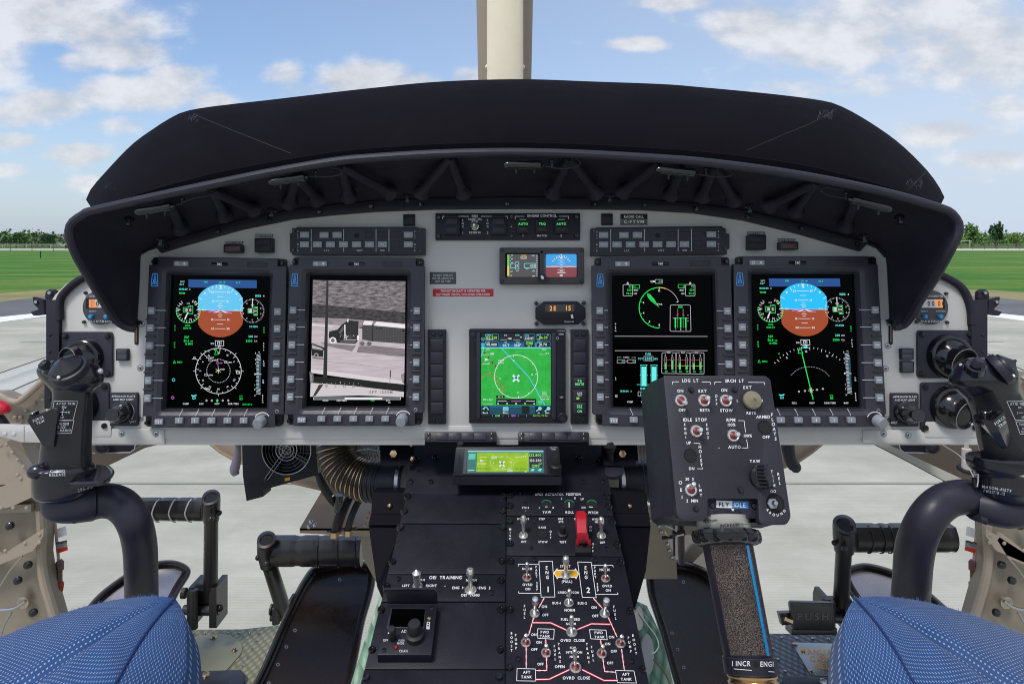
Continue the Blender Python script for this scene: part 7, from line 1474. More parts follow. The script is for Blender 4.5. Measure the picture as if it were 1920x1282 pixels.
for lab, pts, r, m, fit in (('black cable with a brass end rising from the shelf, left of the two', [(657, 930, 1.2), (648, 946, 1.19), (634, 972, 1.18), (628, 998, 1.18)], 7.5, RUB, (627, 1001)), ('black and grey cable with a brass end rising from the shelf, right of the two', [(678, 930, 1.2), (668, 948, 1.19), (658, 972, 1.18), (652, 994, 1.18)], 6.5, RUB, (653, 998))):
    t = thing('cable', lab, 'cable', P(fit[0], fit[1]+4, 1.18)); part('sleeve', t, lambda mb: tb(mb, pts, r, m, 12, smooth=5)); part('fitting', t, lambda mb: tb(mb, [(fit[0], fit[1]-5, 1.178), (fit[0], fit[1]+5, 1.178)], r*1.25, BRASS, 6)); part('flange', t, lambda mb: tb(mb, [(fit[0]-14, fit[1]-6, 1.18), (fit[0]+16, fit[1]-8, 1.18)], 2.5, BLK, 8))
    if fit[0] > 640: part('grey_sleeve', t, lambda mb: tb(mb, [(684, 918, 1.195), (674, 938, 1.192)], 7.2, KEY, 12))
mb = MB(); tb(mb, [(661, 930, 1.21), (652, 950, 1.2), (642, 975, 1.19), (636, 998, 1.19)], 3.5, mat('cable_brown', srgb(104, 52, 40), .5), 10, smooth=5); mb.build('cable', top=('thin red-brown cable between the two black cables above the shelf', 'cable'))
t = thing('pipe_elbow', 'black rubber pipe elbow with steel clamps under the ribbed hose', 'pipe', P(630, 950, 1.2)); part('pipe', t, lambda mb: tb(mb, [(596, 888, 1.16), (606, 910, 1.16), (620, 932, 1.17), (630, 944, 1.18)], [6, 8, 8, 7], RUB, 12, smooth=5)); part('clamp', t, lambda mb: tb(mb, [(614, 935, 1.165), (626, 928, 1.165)], 2, STEEL, 8)); part('stub', t, lambda mb: tb(mb, [(636, 928, 1.17), (635, 945, 1.17), (633, 958, 1.17), (631, 962, 1.17)], [8, 8, 6, 3], GLOSS, 12))
# green padding beside the pedestal
mb = MB(); mb.solid([P(718, 1100, 1.0), P(738, 1100, 1.0), P(705, 1320, .88), P(645, 1320, .88), P(682, 1205, .94)], (0, .004, -.004), GNF); mb.build('floor_padding', top=('pale green strip of floor beside the left edge of the pedestal', 'floor padding'))
mb = MB(); mb.solid([P(1180, 1120, 1.1), P(1213, 1135, 1.1), P(1240, 1190, 1.05), P(1272, 1320, .98), P(1200, 1320, .98)], (0, .004, -.004), GNF); mb.build('floor_padding', top=('pale green patch of floor beside the right edge of the pedestal', 'floor padding'))
t = thing('cable_pulley', 'thin disc with a pale looped wire at the right edge of the pedestal', 'pulley', P(1205, 1200, .9))
part('disc', t, lambda mb: (mb.lathe(P(1196, 1158, .84), (.8, -.5, .2), [(.013, -.002), (.014, 0), (.013, .002), (.001, .0022)], STEEL, 24))); part('lower_disc', t, lambda mb: mb.lathe(P(1212, 1225, .86), (.8, -.45, .2), [(.022, -.002), (.023, 0), (.022, .002), (.001, .0022)], KEY, 24))
part('wire', t, lambda mb: tb(mb, [(1200, 1150, .84), (1215, 1172, .85), (1230, 1192, .86), (1235, 1210, .86), (1228, 1222, .86), (1222, 1224, .86)], 1.1, WHTD, 6, smooth=5)); part('brown_wire', t, lambda mb: tb(mb, [(1225, 1236, .86), (1244, 1258, .86), (1258, 1284, .86)], 1.3, MATS['cable_brown'], 6, smooth=5))
# airframe at both sides
def airframe(lab, X, left):
    t = thing('airframe_side', lab, 'airframe', P(X(50), 1180, 1.2))
    part('door_post', t, lambda mb: mb.solid([P(X(x), y, 1.25) for x, y in ((-260, 745), (0, 737), (21, 747), (40, 744), (90, 701), (94, 697), (110, 700), (110, 800), (70, 830), (-260, 830))] if left else [P(X(x), y, 1.25) for x, y in ((-260, 745), (0, 700), (40, 760), (60, 840), (-260, 840))], (0, .03, 0), CREAMD), smooth=0)
    part('window_bead', t, lambda mb: tb(mb, [(X(-40), 728, 1.24), (X(0), 742, 1.235), (X(22), 752, 1.235), (X(42), 748, 1.235), (X(92), 702, 1.24)] if left else [(X(-20), 690, 1.24), (X(12), 712, 1.24)], 6, CREAM, 10, smooth=5))
    part('outer_wall', t, lambda mb: mb.solid([P(X(x), y, 1.22) for x, y in ((-260, 800), (20, 800), (40, 830), (62, 880), (82, 940), (81, 1000), (79, 1045), (84, 1080), (108, 1166), (100, 1200), (-260, 1230))], (0, .03, 0), CREAMD), smooth=0)
    part('diagonal_beam', t, lambda mb: mb.solid([P(X(x), y, 1.20) for x, y in ((-60, 790), (12, 828), (62, 900), (82, 938), (82, 945), (30, 908), (-60, 910))], (0, .02, 0), CREAM), smooth=0)
    part('cross_strap', t, lambda mb: mb.solid([P(X(x), y, 1.19) for x, y in ((-60, 930), (0, 914), (60, 884), (75, 925), (20, 950), (-60, 965))] if left else [P(X(x), y, 1.19) for x, y in ((-60, 1015), (0, 1040), (50, 1000), (60, 1012), (40, 1045), (-60, 1085))], (0, .01, 0), CREAM), smooth=0)
    part('lower_strap', t, lambda mb: mb.solid([P(X(x), y, 1.19) for x, y in ((-60, 1015), (0, 1042), (82, 990), (81, 1005), (62, 1032), (0, 1058), (-60, 1080))], (0, .01, 0), CREAM), smooth=0)
    part('window_flange', t, lambda mb: mb.tube(catmull([P(X(x), y, 1.215) for x, y in ((76, 955), (79, 1000), (77, 1045), (82, 1085), (93, 1125), (106, 1168))], 5), .008, CREAM, 10))
    part('rib', t, lambda mb: mb.solid([P(X(x), y, 1.21) for x, y in ((-60, 948), (58, 945), (58, 960), (-60, 964))], (0, .008, 0), CREAM), smooth=0)
    for x, y in ((1, 836), (12, 834), (23, 848), (33, 862), (44, 875), (33, 890), (39, 897), (3, 952), (25, 952), (50, 952), (10, 1032), (47, 1018), (74, 1002), (74, 1017), (64, 756), (38, 782), (28, 782), (80, 749), (48, 770)): part('rivet', t, lambda mb: mb.ball(P(X(x), y, 1.19 if y > 800 else 1.246), .0036, CREAM, 5, (1, .6, 1)))
    for x, y in ((20, 985), (54, 1058), (35, 1087), (64, 1147)): part('rubber_stud', t, lambda mb: mb.lathe(P(X(x), y, 1.205), (.1, -1, .2), [(.007, 0), (.0065, .006), (.002, .009)], GLOSS, 12))
    part('earth_plug', t, lambda mb: (mb.lathe(P(X(46), 1127, 1.21), (0, -1, 0), [(.012, 0), (.011, .005), (.004, .006)], mat('plug_gold', (.55, .47, .38), .35, metal=.9), 18), tb(mb, [(X(48), 1126, 1.19), (X(25), 1140, 1.19), (X(-10), 1143, 1.19)], 3.2, STEEL, 8, smooth=4), tb(mb, [(X(22), 1146, 1.19), (X(8), 1170, 1.18), (X(0), 1196, 1.18)], 1.8, STEEL, 6), tb(mb, [(X(42), 1042, 1.19), (X(18), 1070, 1.19), (X(0), 1098, 1.19)], 1.6, STEEL, 6)))
    return t
airframe('cream riveted airframe structure at the left edge of the photo', lambda x: x, True); airframe('cream riveted airframe structure at the right edge of the photo', lambda x: 1920-x+10, False)
mb = MB()
t = thing('jettison_handle', 'red knobbed handle on a black stem at the far left edge', 'handle', P(5, 800, 1.1)); part('knob', t, lambda mb: tb(mb, [(-14, 764, 1.1), (-8, 762, 1.1), (6, 766, 1.1), (12, 770, 1.1), (13, 774, 1.1)], [8, 13, 12, 10, 4], mat('handle_red', srgb(196, 24, 44), .3), 16, smooth=3)); part('stem', t, lambda mb: tb(mb, [(-6, 776, 1.11), (8, 792, 1.11), (14, 804, 1.11)], [8, 7, 7], RUB, 12, smooth=3))
for (X, lab, lab2) in ((lambda x: x, 'red-brown pipe fittings with a white tag below the left cyclic grip', 0), (lambda x: 1920-x+16, 'red-brown pipe fittings with a white tag below the right cyclic grip', 0)):
    t = thing('pipe_fittings', lab, 'pipe fittings', P(X(108), 1110, 1.25)); FT = mat('fitting_brown', srgb(88, 48, 46), .35, spec=.6); PK = mat('pipe_pale', srgb(168, 142, 132), .4)
    part('upper_union', t, lambda mb: (tb(mb, [(X(84), 955, 1.26), (X(85), 975, 1.26)], [2.5, 3], WHTD, 8), tb(mb, [(X(85), 968, 1.26), (X(86), 978, 1.26), (X(87), 980, 1.26), (X(88), 992, 1.26), (X(88), 994, 1.26), (X(89), 1016, 1.26), (X(90), 1018, 1.26), (X(91), 1034, 1.26), (X(91), 1038, 1.26)], [2.5, 4, 6, 6, 5, 5, 7, 6, 3], FT, 6)))
    part('red_sleeve', t, lambda mb: tb(mb, [(X(84), 966, 1.255), (X(86), 980, 1.255)], [3, 5], mat('sleeve_red', srgb(205, 58, 40), .4), 8)); part('nut', t, lambda mb: tb(mb, [(X(90), 1018, 1.25), (X(91), 1030, 1.25)], [7.5, 7.5], REDN, 6))
    part('pipe', t, lambda mb: tb(mb, [(X(102), 972, 1.25), (X(105), 1000, 1.25), (X(109), 1038, 1.25), (X(110), 1055, 1.25)], 2.6, PK, 10)); part('tee', t, lambda mb: (tb(mb, [(X(110), 1050, 1.25), (X(112), 1054, 1.25), (X(113), 1068, 1.25), (X(112), 1070, 1.25), (X(112), 1092, 1.25)], [5, 7, 6, 4.5, 4.5], FT, 6), tb(mb, [(X(112), 1080, 1.25), (X(96), 1092, 1.25), (X(88), 1098, 1.25)], [4.5, 4.5, 5], FT, 6)))
    part('nut', t, lambda mb: tb(mb, [(X(112), 1090, 1.25), (X(113), 1094, 1.25), (X(112), 1106, 1.25), (X(111), 1111, 1.25)], [5, 7, 6.5, 4], REDN, 6))
    s_ = 1 if X(1) < X(2) else -1
    part('tag', t, lambda mb: (mb.solid([P(X(107), 991, 1.245), P(X(123), 986, 1.24), P(X(125), 1003, 1.24), P(X(109), 1008, 1.245)], (0, .0008, 0), WHT), mb.solid([P(X(105), 1017, 1.245), P(X(125), 1012, 1.24), P(X(126), 1024, 1.24), P(X(107), 1029, 1.245)], (0, .0008, 0), KEY), mb.solid([P(X(106), 1029, 1.245), P(X(126), 1024, 1.24), P(X(127), 1031, 1.24), P(X(108), 1037, 1.245)], (0, .0008, 0), MATS['sleeve_red']), tb(mb, [(X(105), 1019, 1.243), (X(110), 1016, 1.24), (X(115), 1018, 1.24), (X(120), 1014, 1.24), (X(125), 1015, 1.24)], 1.2, RUB, 6)), smooth=0)

WD = mat('door_white', srgb(226, 228, 228), .4)
t = thing('door_sill', 'white outer door sill with a dark line seen past the left airframe', 'door sill', P(40, 740, 1.6)); part('panel', t, lambda mb: slab(mb, [(-80, 722), (0, 697), (96, 664), (96, 705), (40, 760), (-80, 775)], 1.6, m=WD), smooth=0); part('seal', t, lambda mb: (tb(mb, [(-80, 726, 1.59), (0, 699, 1.59), (96, 666, 1.59)], 1.1, BRD, 6), tb(mb, [(-20, 745, 1.59), (20, 733, 1.59), (96, 700, 1.59)], 1.2, BRD, 6)))
t = thing('door_sill', 'white outer door sill seen behind the right cyclic grip', 'door sill', P(1900, 740, 1.6)); part('panel', t, lambda mb: slab(mb, [(2010, 722), (1930, 697), (1850, 660), (1850, 705), (1900, 760), (2010, 775)], 1.6, m=WD), smooth=0); part('seal', t, lambda mb: tb(mb, [(2010, 726, 1.59), (1930, 699, 1.59), (1850, 662, 1.59)], 1.1, BRD, 6))
# ---------- cyclic sticks
STIP = mat('stippled_grip', srgb(22, 21, 27), .45, bump=1.0, bscale=700)
def gripbody(mb, secs, fx, d, dep, m, n=28):     # secs: (y, left, right[, d offset]) in drawing coordinates
    rows = []; L = catmull([(a[0], a[1], a[2]) for a in secs], 4); lo = catmull([(a[3] if len(a) > 3 else 0, 0, 0) for a in secs], 4)
    for k, p in enumerate(L):
        (x0, y), (x1, _) = fx(p.y, p.x), fx(p.z, p.x); dd = d+lo[k].x; c = P((x0+x1)/2, y, dd); rx = (x1-x0)/2*dd/F; rows.append([c+Vector((rx*(abs(math.cos(a))**.85)*(1 if math.cos(a) > 0 else -1), -rx*dep*math.sin(a), rx*.10*math.sin(a))) for a in [2*math.pi*j/n for j in range(n)]])
    mb.loft(rows, m, True, True, True)
def hat(t, c, ax, r, m, nm='trim_hat', base=True):
    pr = [(r*1.02, -.002), (r*1.03, 0), (r*1.0, .0014)]
    for k in range(9): q = 1-k/9.5; pr += [(r*q, .0016+r*.62*(k/9)), (r*(q-.035), .0016+r*.62*(k/9)+.0006)]
    pr += [(.001, .003+r*.62)]
    g = part(nm, t, lambda mb: mb.lathe(c, ax, pr, m, 30))
    if base: part('collar', g, lambda mb: mb.lathe(c-Vector(ax).normalized()*.006, ax, [(r*1.22, -.004), (r*1.26, 0), (r*1.2, .004), (r*1.02, .005)], BLK, 30)); part('pin', g, lambda mb: (mb.ball(c-Vector(ax).normalized()*.003+Vector((r*.05, -r*1.1*.9, -.006)), .0018, WHT, 4)))
PL = lambda x, y: (x/3.463, 630+y/3.463)
DG = .72
t = thing('cyclic_stick', 'black cyclic stick with a printed grip at the left edge, marked CARGO RELEASE', 'control stick', P(265, 1200, .72))
SEC = [(168, 345, 545), (176, 305, 585), (188, 280, 612), (203, 268, 630), (228, 262, 645), (255, 272, 656), (280, 290, 657), (305, 312, 650), (330, 334, 628), (350, 348, 604), (375, 353, 592), (430, 350, 588), (490, 334, 585), (560, 312, 580), (640, 292, 577), (720, 278, 576), (800, 270, 576), (850, 262, 578)]
gb = MB(); gripbody(gb, SEC, PL, DG, .72, GRIPM); gr = gb.build('grip', t)
base = MB(); gripbody(base, [(840, 262, 585), (856, 240, 596), (880, 236, 600), (960, 236, 604), (1000, 238, 600), (1035, 246, 575), (1060, 290, 530), (1070, 340, 480)], PL, DG, .85, GRIPM); bs_ = base.build('grip_base', t)
part('side_grip', t, lambda mb: gripbody(mb, [(340, 545, 590), (380, 540, 593), (450, 537, 592), (600, 530, 586), (720, 520, 582), (820, 520, 583), (846, 540, 578)], PL, DG+.001, 1.6, STIP))
part('tube', t, lambda mb: tb(mb, [(140, 948, .735), (170, 942, .735), (200, 938, .735), (228, 947, .735), (250, 975, .73), (262, 1020, .745), (265, 1080, .765), (266, 1160, .80), (266, 1290, .84)], [31, 32, 31, 30, 29.5, 29, 28.5, 28.5, 29], BLK, 26, smooth=6))
part('hub', t, lambda mb: (tb(mb, [(90, 952, .725), (94, 950, .725), (106, 949, .72), (130, 948, .72), (160, 944, .725), (176, 941, .73), (178, 941, .73)], [6, 16, 27, 31, 32.5, 33, 30], BLK, 26, smooth=3), tb(mb, [(124, 968, .715), (140, 972, .715), (160, 968, .72), (164, 966, .72)], [6, 9, 9, 5], BLK, 14)))
part('stub', t, lambda mb: tb(mb, [(82, 957, .73), (98, 955, .73)], [5.5, 6], BLK, 12))
part('rest_ledge', t, lambda mb: mb.solid([P(x, y, d) for x, y, d in ((120, 906, .70), (150, 880, .74), (167, 870, .75), (190, 871, .75), (204, 876, .74), (210, 885, .725), (207, 894, .71), (198, 900, .70), (185, 903, .695))], (0, 0, -.0045), GRIPM), smooth=40); part('ledge_edge', t, lambda mb: tb(mb, [(128, 906, .70), (150, 905, .695), (185, 904, .692), (198, 901, .697), (208, 893, .71), (211, 884, .725), (203, 875, .745)], 3.2, GRIPM, 10, smooth=5))
hat(t, P(124.5, 687, .685), (-.06, -.62, .85), .0150, mat('hat_dark', srgb(26, 25, 29), .35))
part('thumb_button', t, lambda mb: (mb.lathe(P(92, 690, .70), (-.5, -.5, .6), [(.008, -.006), (.008, .002), (.0065, .003)], GLOSS, 16), mb.lathe(P(90, 688, .698), (-.5, -.5, .6), [(.0052, 0), (.0056, .006), (.004, .008), (.001, .0082)], STIP, 14)))
for x, y in ((362, 287), (505, 288)): part('screw', t, lambda mb: mb.ball(P(*PL(x, y), .6985), .0017, SCR, 5))
part('side_button', t, lambda mb: mb.ball(P(187+1, 696, .72), .003, WHTD, 4))
w = MB(); w.solid([P(x, y, .70) for x, y in ((51, 789), (53, 784), (96, 767), (108, 775), (100, 838), (80, 836), (73, 824))], (0, .03, 0), GRIPM); part('force_trim_housing', t, lambda mb: (mb.add(w.v, w.f, GRIPM)), smooth=30)
part('force_trim_button', t, lambda mb: mb.lathe(P(66, 784, .712), (-.32, -.1, 1), [(.0052, -.004), (.0052, .006), (.0045, .0068), (.001, .007)], GLOSS, 18))
cr = MB(); cr.ball(P(69, 884, .70), .0098, GRIPM, 9, (1, .8, .80)); part('release_button', t, lambda mb: mb.add(cr.v, cr.f, GRIPM))
bvA = gb.bvh(); bvB = base.bvh(); bvW = w.bvh(); bvC = cr.bvh()
def f(mb):
    D = lambda b, st, x, y, z, **k: mb.decal(b, st, PL, x, y, z, WHTD, **k)
    for l in ([(352, 421), (505, 423), (474, 546), (330, 544)], [(330, 549), (480, 547), (463, 630), (315, 632)]): mb.wline(bvA, PL, l, 3.2, WHTD, closed=True)
    for st, x, y, z in (('ATTD TRIM', 425, 438, 15), ('DN', 415, 461, 14), ('L', 371, 494, 14), ('R', 447, 494, 14), ('UP', 402, 528, 14), ('TRIGGER', 399, 568, 16), ('1/2-ICS', 392, 590, 14), ('FULL-RADIO', 394, 611, 15)): D(bvA, st, x, y, z, sx=.92, slant=.2)
    for a, b in (((385, 494), (434, 494)), ((410, 474), (404, 515))): mb.wline(bvA, PL, [a, b], 3.4, WHTD)
    for x, y, q in ((384, 494, 0), (434, 494, 180), (411, 474, 90), (404, 515, 270)):
        c_, s_ = math.cos(R(q)), math.sin(R(q)); mb.wrap(bvA, [PL(x+a*c_+b*s_, y+a*s_-b*c_) for a, b in ((-5, 0), (6, 5), (6, -5))], [(0, 1, 2)], WHTD)
    D(bvB, 'CARGO', 374, 876, 18, sx=.92, rot=2); D(bvB, 'RELEASE', 372, 899, 18, sx=.92, rot=2); mb.wline(bvB, PL, [(312, 888), (290, 888)], 4, WHTD); mb.wline(bvC, PL, [(290, 888), (266, 888)], 4, WHTD); mb.wrap(bvC, [PL(*p) for p in ((248, 888), (272, 880), (272, 896))], [(0, 1, 2)], WHTD)
    D(bvB, '205-001', 553, 988, 22, sx=.85, rot=17); D(bvW, 'FORCE', 248, 538, 16, rot=24, sx=.92); D(bvW, 'TRIM', 262, 558, 16, rot=24, sx=.92)
part('lettering', t, f, smooth=0)
# right stick
QR = lambda x, y: (1640+x/3.561, 640+y/3.561)
t = thing('cyclic_stick', 'black cyclic stick cut by the right edge of the photo, marked MASON', 'control stick', P(1704, 1200, .72))
SECR = [(108, 650, 800), (120, 620, 860), (150, 580, 905), (190, 548, 926), (230, 524, 932), (270, 518, 934), (305, 535, 936), (340, 575, 944), (385, 622, 968), (440, 652, 996), (520, 678, 1028), (600, 695, 1046), (700, 714, 1062), (790, 732, 1072)]
gb = MB(); gripbody(gb, SECR, QR, DG, .75, GRIPM); gb2 = gb; gb.build('grip', t)
ba = MB(); gripbody(ba, [(760, 660, 1070), (768, 640, 1085), (800, 640, 1100), (840, 648, 1110), (870, 680, 1115), (890, 692, 1116), (970, 695, 1116), (1000, 712, 1100), (1040, 740, 1080), (1066, 790, 1040)], QR, DG, .8, GRIPM); ba.build('grip_base', t)
part('tube', t, lambda mb: tb(mb, [(1862, 937, .735), (1835, 934, .735), (1806, 931, .735), (1770, 940, .735), (1738, 972, .73), (1716, 1025, .745), (1709, 1095, .765), (1704, 1180, .80), (1702, 1290, .84)], [31, 32, 31, 31, 32, 33, 32.5, 33, 34], BLK, 26, smooth=6))
part('hub', t, lambda mb: tb(mb, [(1828, 944, .73), (1832, 946, .73), (1850, 950, .725), (1870, 955, .72), (1895, 957, .72), (1915, 950, .72), (1925, 948, .72)], [26, 30, 31, 31, 31, 28, 10], BLK, 26, smooth=3)); part('lower_boss', t, lambda mb: tb(mb, [(1836, 972, .715), (1846, 974, .715), (1852, 972, .715)], [6, 9, 5], BLK, 12))
hat(t, P(1886, 686, .70), (.72, -.35, .60), .0135, mat('hat_dark', srgb(26, 25, 29), .35))
part('thumb_button', t, lambda mb: (mb.lathe(P(1829, 686, .69), (-.15, -.55, .8), [(.0100, -.006), (.0098, .001), (.0085, .002), (.007, .001)], GLOSS, 22), mb.lathe(P(1829, 686, .688), (.1, -.55, .8), [(.0046, 0), (.0046, .008), (.004, .009), (.0005, .0092)], BLK, 20)))
part('index_pin', t, lambda mb: mb.ball(P(1801.5, 684, .72), .0018, WHTD, 4)); part('trigger', t, lambda mb: tb(mb, [(1776, 720, .73), (1782, 720, .725), (1794, 724, .72)], [4, 6, 6], GRIPM, 12))
w = MB(); w.loft([[P(*QR(x, y), d) for x, y, d in r] for r in ([(700, 540, .70), (705, 500, .695), (780, 505, .692), (862, 462, .70)], [(700, 545, .69), (712, 520, .672), (790, 530, .668), (864, 466, .68)], [(745, 600, .69), (770, 610, .672), (840, 610, .668), (890, 570, .68)], [(830, 690, .69), (845, 700, .68), (880, 700, .678), (907, 640, .69)], [(845, 712, .70), (860, 718, .70), (885, 716, .70), (905, 690, .70)])], GRIPM)
part('force_trim_housing', t, lambda mb: mb.add(w.v, w.f, GRIPM), smooth=25); part('force_trim_button', t, lambda mb: (mb.lathe(P(*QR(738, 515), .684), (-.15, -.2, 1), [(.010, -.003), (.010, .001), (.0055, .0015), (.0055, .009), (.0045, .0098), (.001, .010)], GLOSS, 20)))
bvA, bvB, bvW = gb2.bvh(), ba.bvh(), w.bvh()
def f(mb):
    pts = [(652, 368), (700, 340), (786, 330), (858, 452), (780, 480), (700, 486)]
    n = 9; V = []; 
    for j in range(n):
        for i in range(n):
            u, v = i/(n-1), j/(n-1); a = Vector((655+u*135, 362-u*32)); b = Vector((697+u*160, 487-u*32)); p = a.lerp(b, v); V.append(QR(p.x, p.y))
    mb.wrap(bvA, V, [(j*n+i, j*n+i+1, (j+1)*n+i+1, (j+1)*n+i) for j in range(n-1) for i in range(n-1)], STIP, .0008)
    V = []
    for j in range(n):
        for i in range(n):
            u, v = i/(n-1), j/(n-1); a = Vector((712+u*10, 620)).lerp(Vector((920, 640)), u); b = Vector((740, 775)).lerp(Vector((1040, 800)), u); p = a.lerp(b, v); V.append(QR(p.x, p.y))
    mb.wrap(bvA, V, [(j*n+i, j*n+i+1, (j+1)*n+i+1, (j+1)*n+i) for j in range(n-1) for i in range(n-1)], STIP, .0006)
part('side_grip', t, f)
def f(mb):
    D = lambda b, st, x, y, z, **k: mb.decal(b, st, QR, x, y, z, WHTD, **k)
    for l in ([(882, 400), (990, 398), (1020, 520), (940, 526)], [(942, 536), (1024, 532), (1030, 612), (972, 618)]): mb.wline(bvA, QR, l, 3.6, WHTD, closed=True)
    D(bvA, 'ATTD TRIM', 905, 416, 17, align='L', sx=.7); D(bvA, 'DN', 968, 440, 13, sx=.7); D(bvA, 'L', 955, 475, 14); D(bvA, 'UP', 990, 505, 13, sx=.7); D(bvA, 'TRIGGER', 965, 553, 15, align='L', sx=.6); D(bvA, '1/2-ICS', 985, 580, 13, align='L', sx=.5); D(bvA, 'FULL-RADIO', 978, 602, 14, align='L', sx=.5); mb.wline(bvA, QR, [(962, 475), (992, 475)], 3, WHTD)
    D(bvB, 'MASON-81579', 815, 982, 18, sx=1.0, rot=-9, gap=.3); D(bvB, 'PM21718-12', 798, 1006, 18, sx=1.0, rot=-9, gap=.3); D(bvW, 'FORCE', 835, 528, 19, rot=38, sx=.85); D(bvW, 'TRIM', 852, 552, 19, rot=38, sx=.85); mb.wrap(bvB, [QR(*p) for p in ((965, 899), (1000, 888), (1000, 908))], [(0, 1, 2)], WHTD)
part('lettering', t, f, smooth=0)
part('connector', t, lambda mb: (tb(mb, [(1812, 858, .715), (1826, 862, .71)], [5.5, 6], GLOSS, 12), tb(mb, [(1826, 896, .72), (1830, 912, .72)], [4, 5], RUB, 10), tb(mb, [(1828, 890, .715), (1834, 888, .712), (1834, 903, .712), (1832, 912, .712)], 1, WHTD, 6)))
# ---------- collective with its switch box
CF = plane3((1245, 703, .72), (1441, 706, .72), (1270, 975, .662)); B = Sheet(CF, 1200, 690, 3.883)
t = thing('collective_lever', 'black collective switch box on a speckled brown twist grip with a blue stripe', 'control lever', P(1425, 1340, .66))
CBM = mat('box_paint', srgb(46, 44, 52), .45, spec=.35, bump=.3, bscale=1300, var=.12, vscale=20)
face = rpoly([(172, 52), (912, 56), (950, 82), (1100, 1085), (1068, 1140), (892, 1140), (868, 1112), (862, 950), (492, 950), (492, 1082), (462, 1112), (318, 1112), (270, 1072)], [12, 8, 14, 26, 26, 12, 22, 18, 18, 22, 26, 30, 24], 4)
part('switch_box', t, lambda mb: mb.prism(B, face, -.012, 0, CBM, bev=7))
def f(mb):
    fr = [B.pt(x, y, -.011) for x, y in ((178, 60), (915, 62), (948, 90), (1092, 1080), (1064, 1132), (320, 1106), (276, 1068))]
    bk = [p-B.n*.075+Vector((-.012 if i in (0, 6, 5) else 0, 0, -.004)) for i, p in enumerate(fr)]; md = [p-B.n*.03+Vector((-.009 if i in (0, 6) else 0, 0, 0)) for i, p in enumerate(fr)]
    mb.loft([fr, md, bk], BLK, True, False, True)
part('box_body', t, f, smooth=20)
hB = .0004
def f(mb):
    W = lambda st, x, y, z, **k: mb.text(B, st, x, y, z, WHT, hB, sx=k.pop('sx', .92), **k)
    for it in (('LDG  LT', 366, 90, 22), ('SRCH  LT', 688, 92, 22), ('ON', 293, 165, 21), ('EXT', 455, 166, 21), ('ON', 613, 160, 21), ('EXT', 782, 140, 21), ('OFF', 307, 304, 21), ('RETR', 473, 305, 21), ('STOW', 630, 307, 21), ('RETR', 811, 326, 20), ('ARMED', 896, 354, 21), ('L', 710, 236, 18), ('R', 890, 236, 18),
               ('IDLE  STOP', 400, 375, 23), ('RPM', 662, 377, 24), ('103%', 667, 411, 20), ('100%', 785, 491, 20), ('AUTO', 688, 573, 22), ('OFF', 918, 501, 21), ('UP', 355, 543, 20), ('DN', 376, 730, 20), ('30  S', 361, 806, 20), ('2  MIN', 380, 964, 21), ('YAW', 836, 676, 21), ('GO', 970, 895, 20), ('+', 575, 581, 12)): W(*it)
    for st, x, y, z, dn, sl in (('OFF', 555, 203, 18, 28, 1.5), ('ENG1', 326, 410, 18, 31, 2.5), ('ENG2', 486, 411, 18, 31, 3), ('FLOATS', 960, 338, 23, 35, 5.5), ('HOIST', 436, 572, 22, 33, 3), ('OEI', 294, 832, 24, 53, 6), ('LMT', 434, 853, 20, 35, 5), ('TRIM', 960, 753, 21, 33, 5), ('REL', 1008, 770, 20, 32, 5)): W(st, x, y, z, down=dn, slant=sl)
    for k, ch in enumerate('AROUND'): a = -58+k*22; W(ch, 992+74*math.sin(R(a)), 988+80*math.cos(R(a)), 19, rot=a)
    L_ = lambda p: mb.line(B, p, 3.6, hB, WHT)
    L_([(236, 118), (236, 99), (284, 99)]); L_([(450, 100), (512, 101), (512, 120)]); L_([(544, 120), (544, 101), (592, 101)]); L_([(788, 103), (906, 104), (908, 122)]); L_([(716, 381), (758, 382), (768, 466)]); L_([(776, 518), (786, 580), (740, 580)]); L_([(392, 546), (434, 547), (437, 556)]); L_([(416, 731), (455, 732), (455, 722)])
part('lettering', t, f, smooth=0)
for bx, by, tx, ty in ((297, 236, 332, 252), (466, 236, 496, 214), (624, 237, 658, 217), (410, 459, 443, 447), (678, 491, 715, 480), (370, 886, 394, 842)): toggle(t, B, bx, by, tx, ty, 30, True, False, h=.0002, L=.014)
hat(t, B.pt(818, 232, .004), B.n+Vector((0, 0, .1)), 64*B.unit(818, 225), mat('hat_olive', srgb(128, 120, 98), .5), 'search_light_hat', False)
part('floats_hole', t, lambda mb: mb.knob(B, 908, 430, [(49, 0), (47, .001), (44, .0004), (2, .0002)], HOLE, .0001, 26)); part('hoist_hole', t, lambda mb: mb.knob(B, 366, 636, [(47, 0), (45, .001), (42, .0004), (2, .0002)], HOLE, .0001, 26))
part('go_around_recess', t, lambda mb: mb.knob(B, 984, 985, [(66, 0), (64, .0012), (60, .0002), (2, .0002)], HOLE, .0001, 28)); part('go_around_button', t, lambda mb: (mb.knob(B, 962, 985, [(38, 0), (38, .003), (26, .0035)], KEY, .0004, 6), mb.knob(B, 964, 984, [(18, 0), (18, .009), (14, .010), (1, .0102)], STEEL, .0004, 16)))
def yaw(mb):
    c = B.pt(858, 796, 0); ax = (B.n+Vector((.25, 0, .0))).normalized(); rows = []; e1, e2 = frame_of(ax); u = B.unit(858, 796)
    for r, h in ((70, 0), (72, .004), (66, .0055), (60, .006), (60, .012), (58, .018), (50, .0195), (1, .020)):
        rows.append([c+ax*h+(e1*math.cos(a)*(.55 if h > .005 else 1)+e2*math.sin(a)*(1.45 if h > .005 else 1))*(r*u*(1+.05*math.cos(6*a)*(h > .005))) for a in [2*math.pi*k/36 for k in range(36)]])
    mb.loft(rows, GLOSS, True, True, True)
yk = part('yaw_trim_knob', t, yaw)
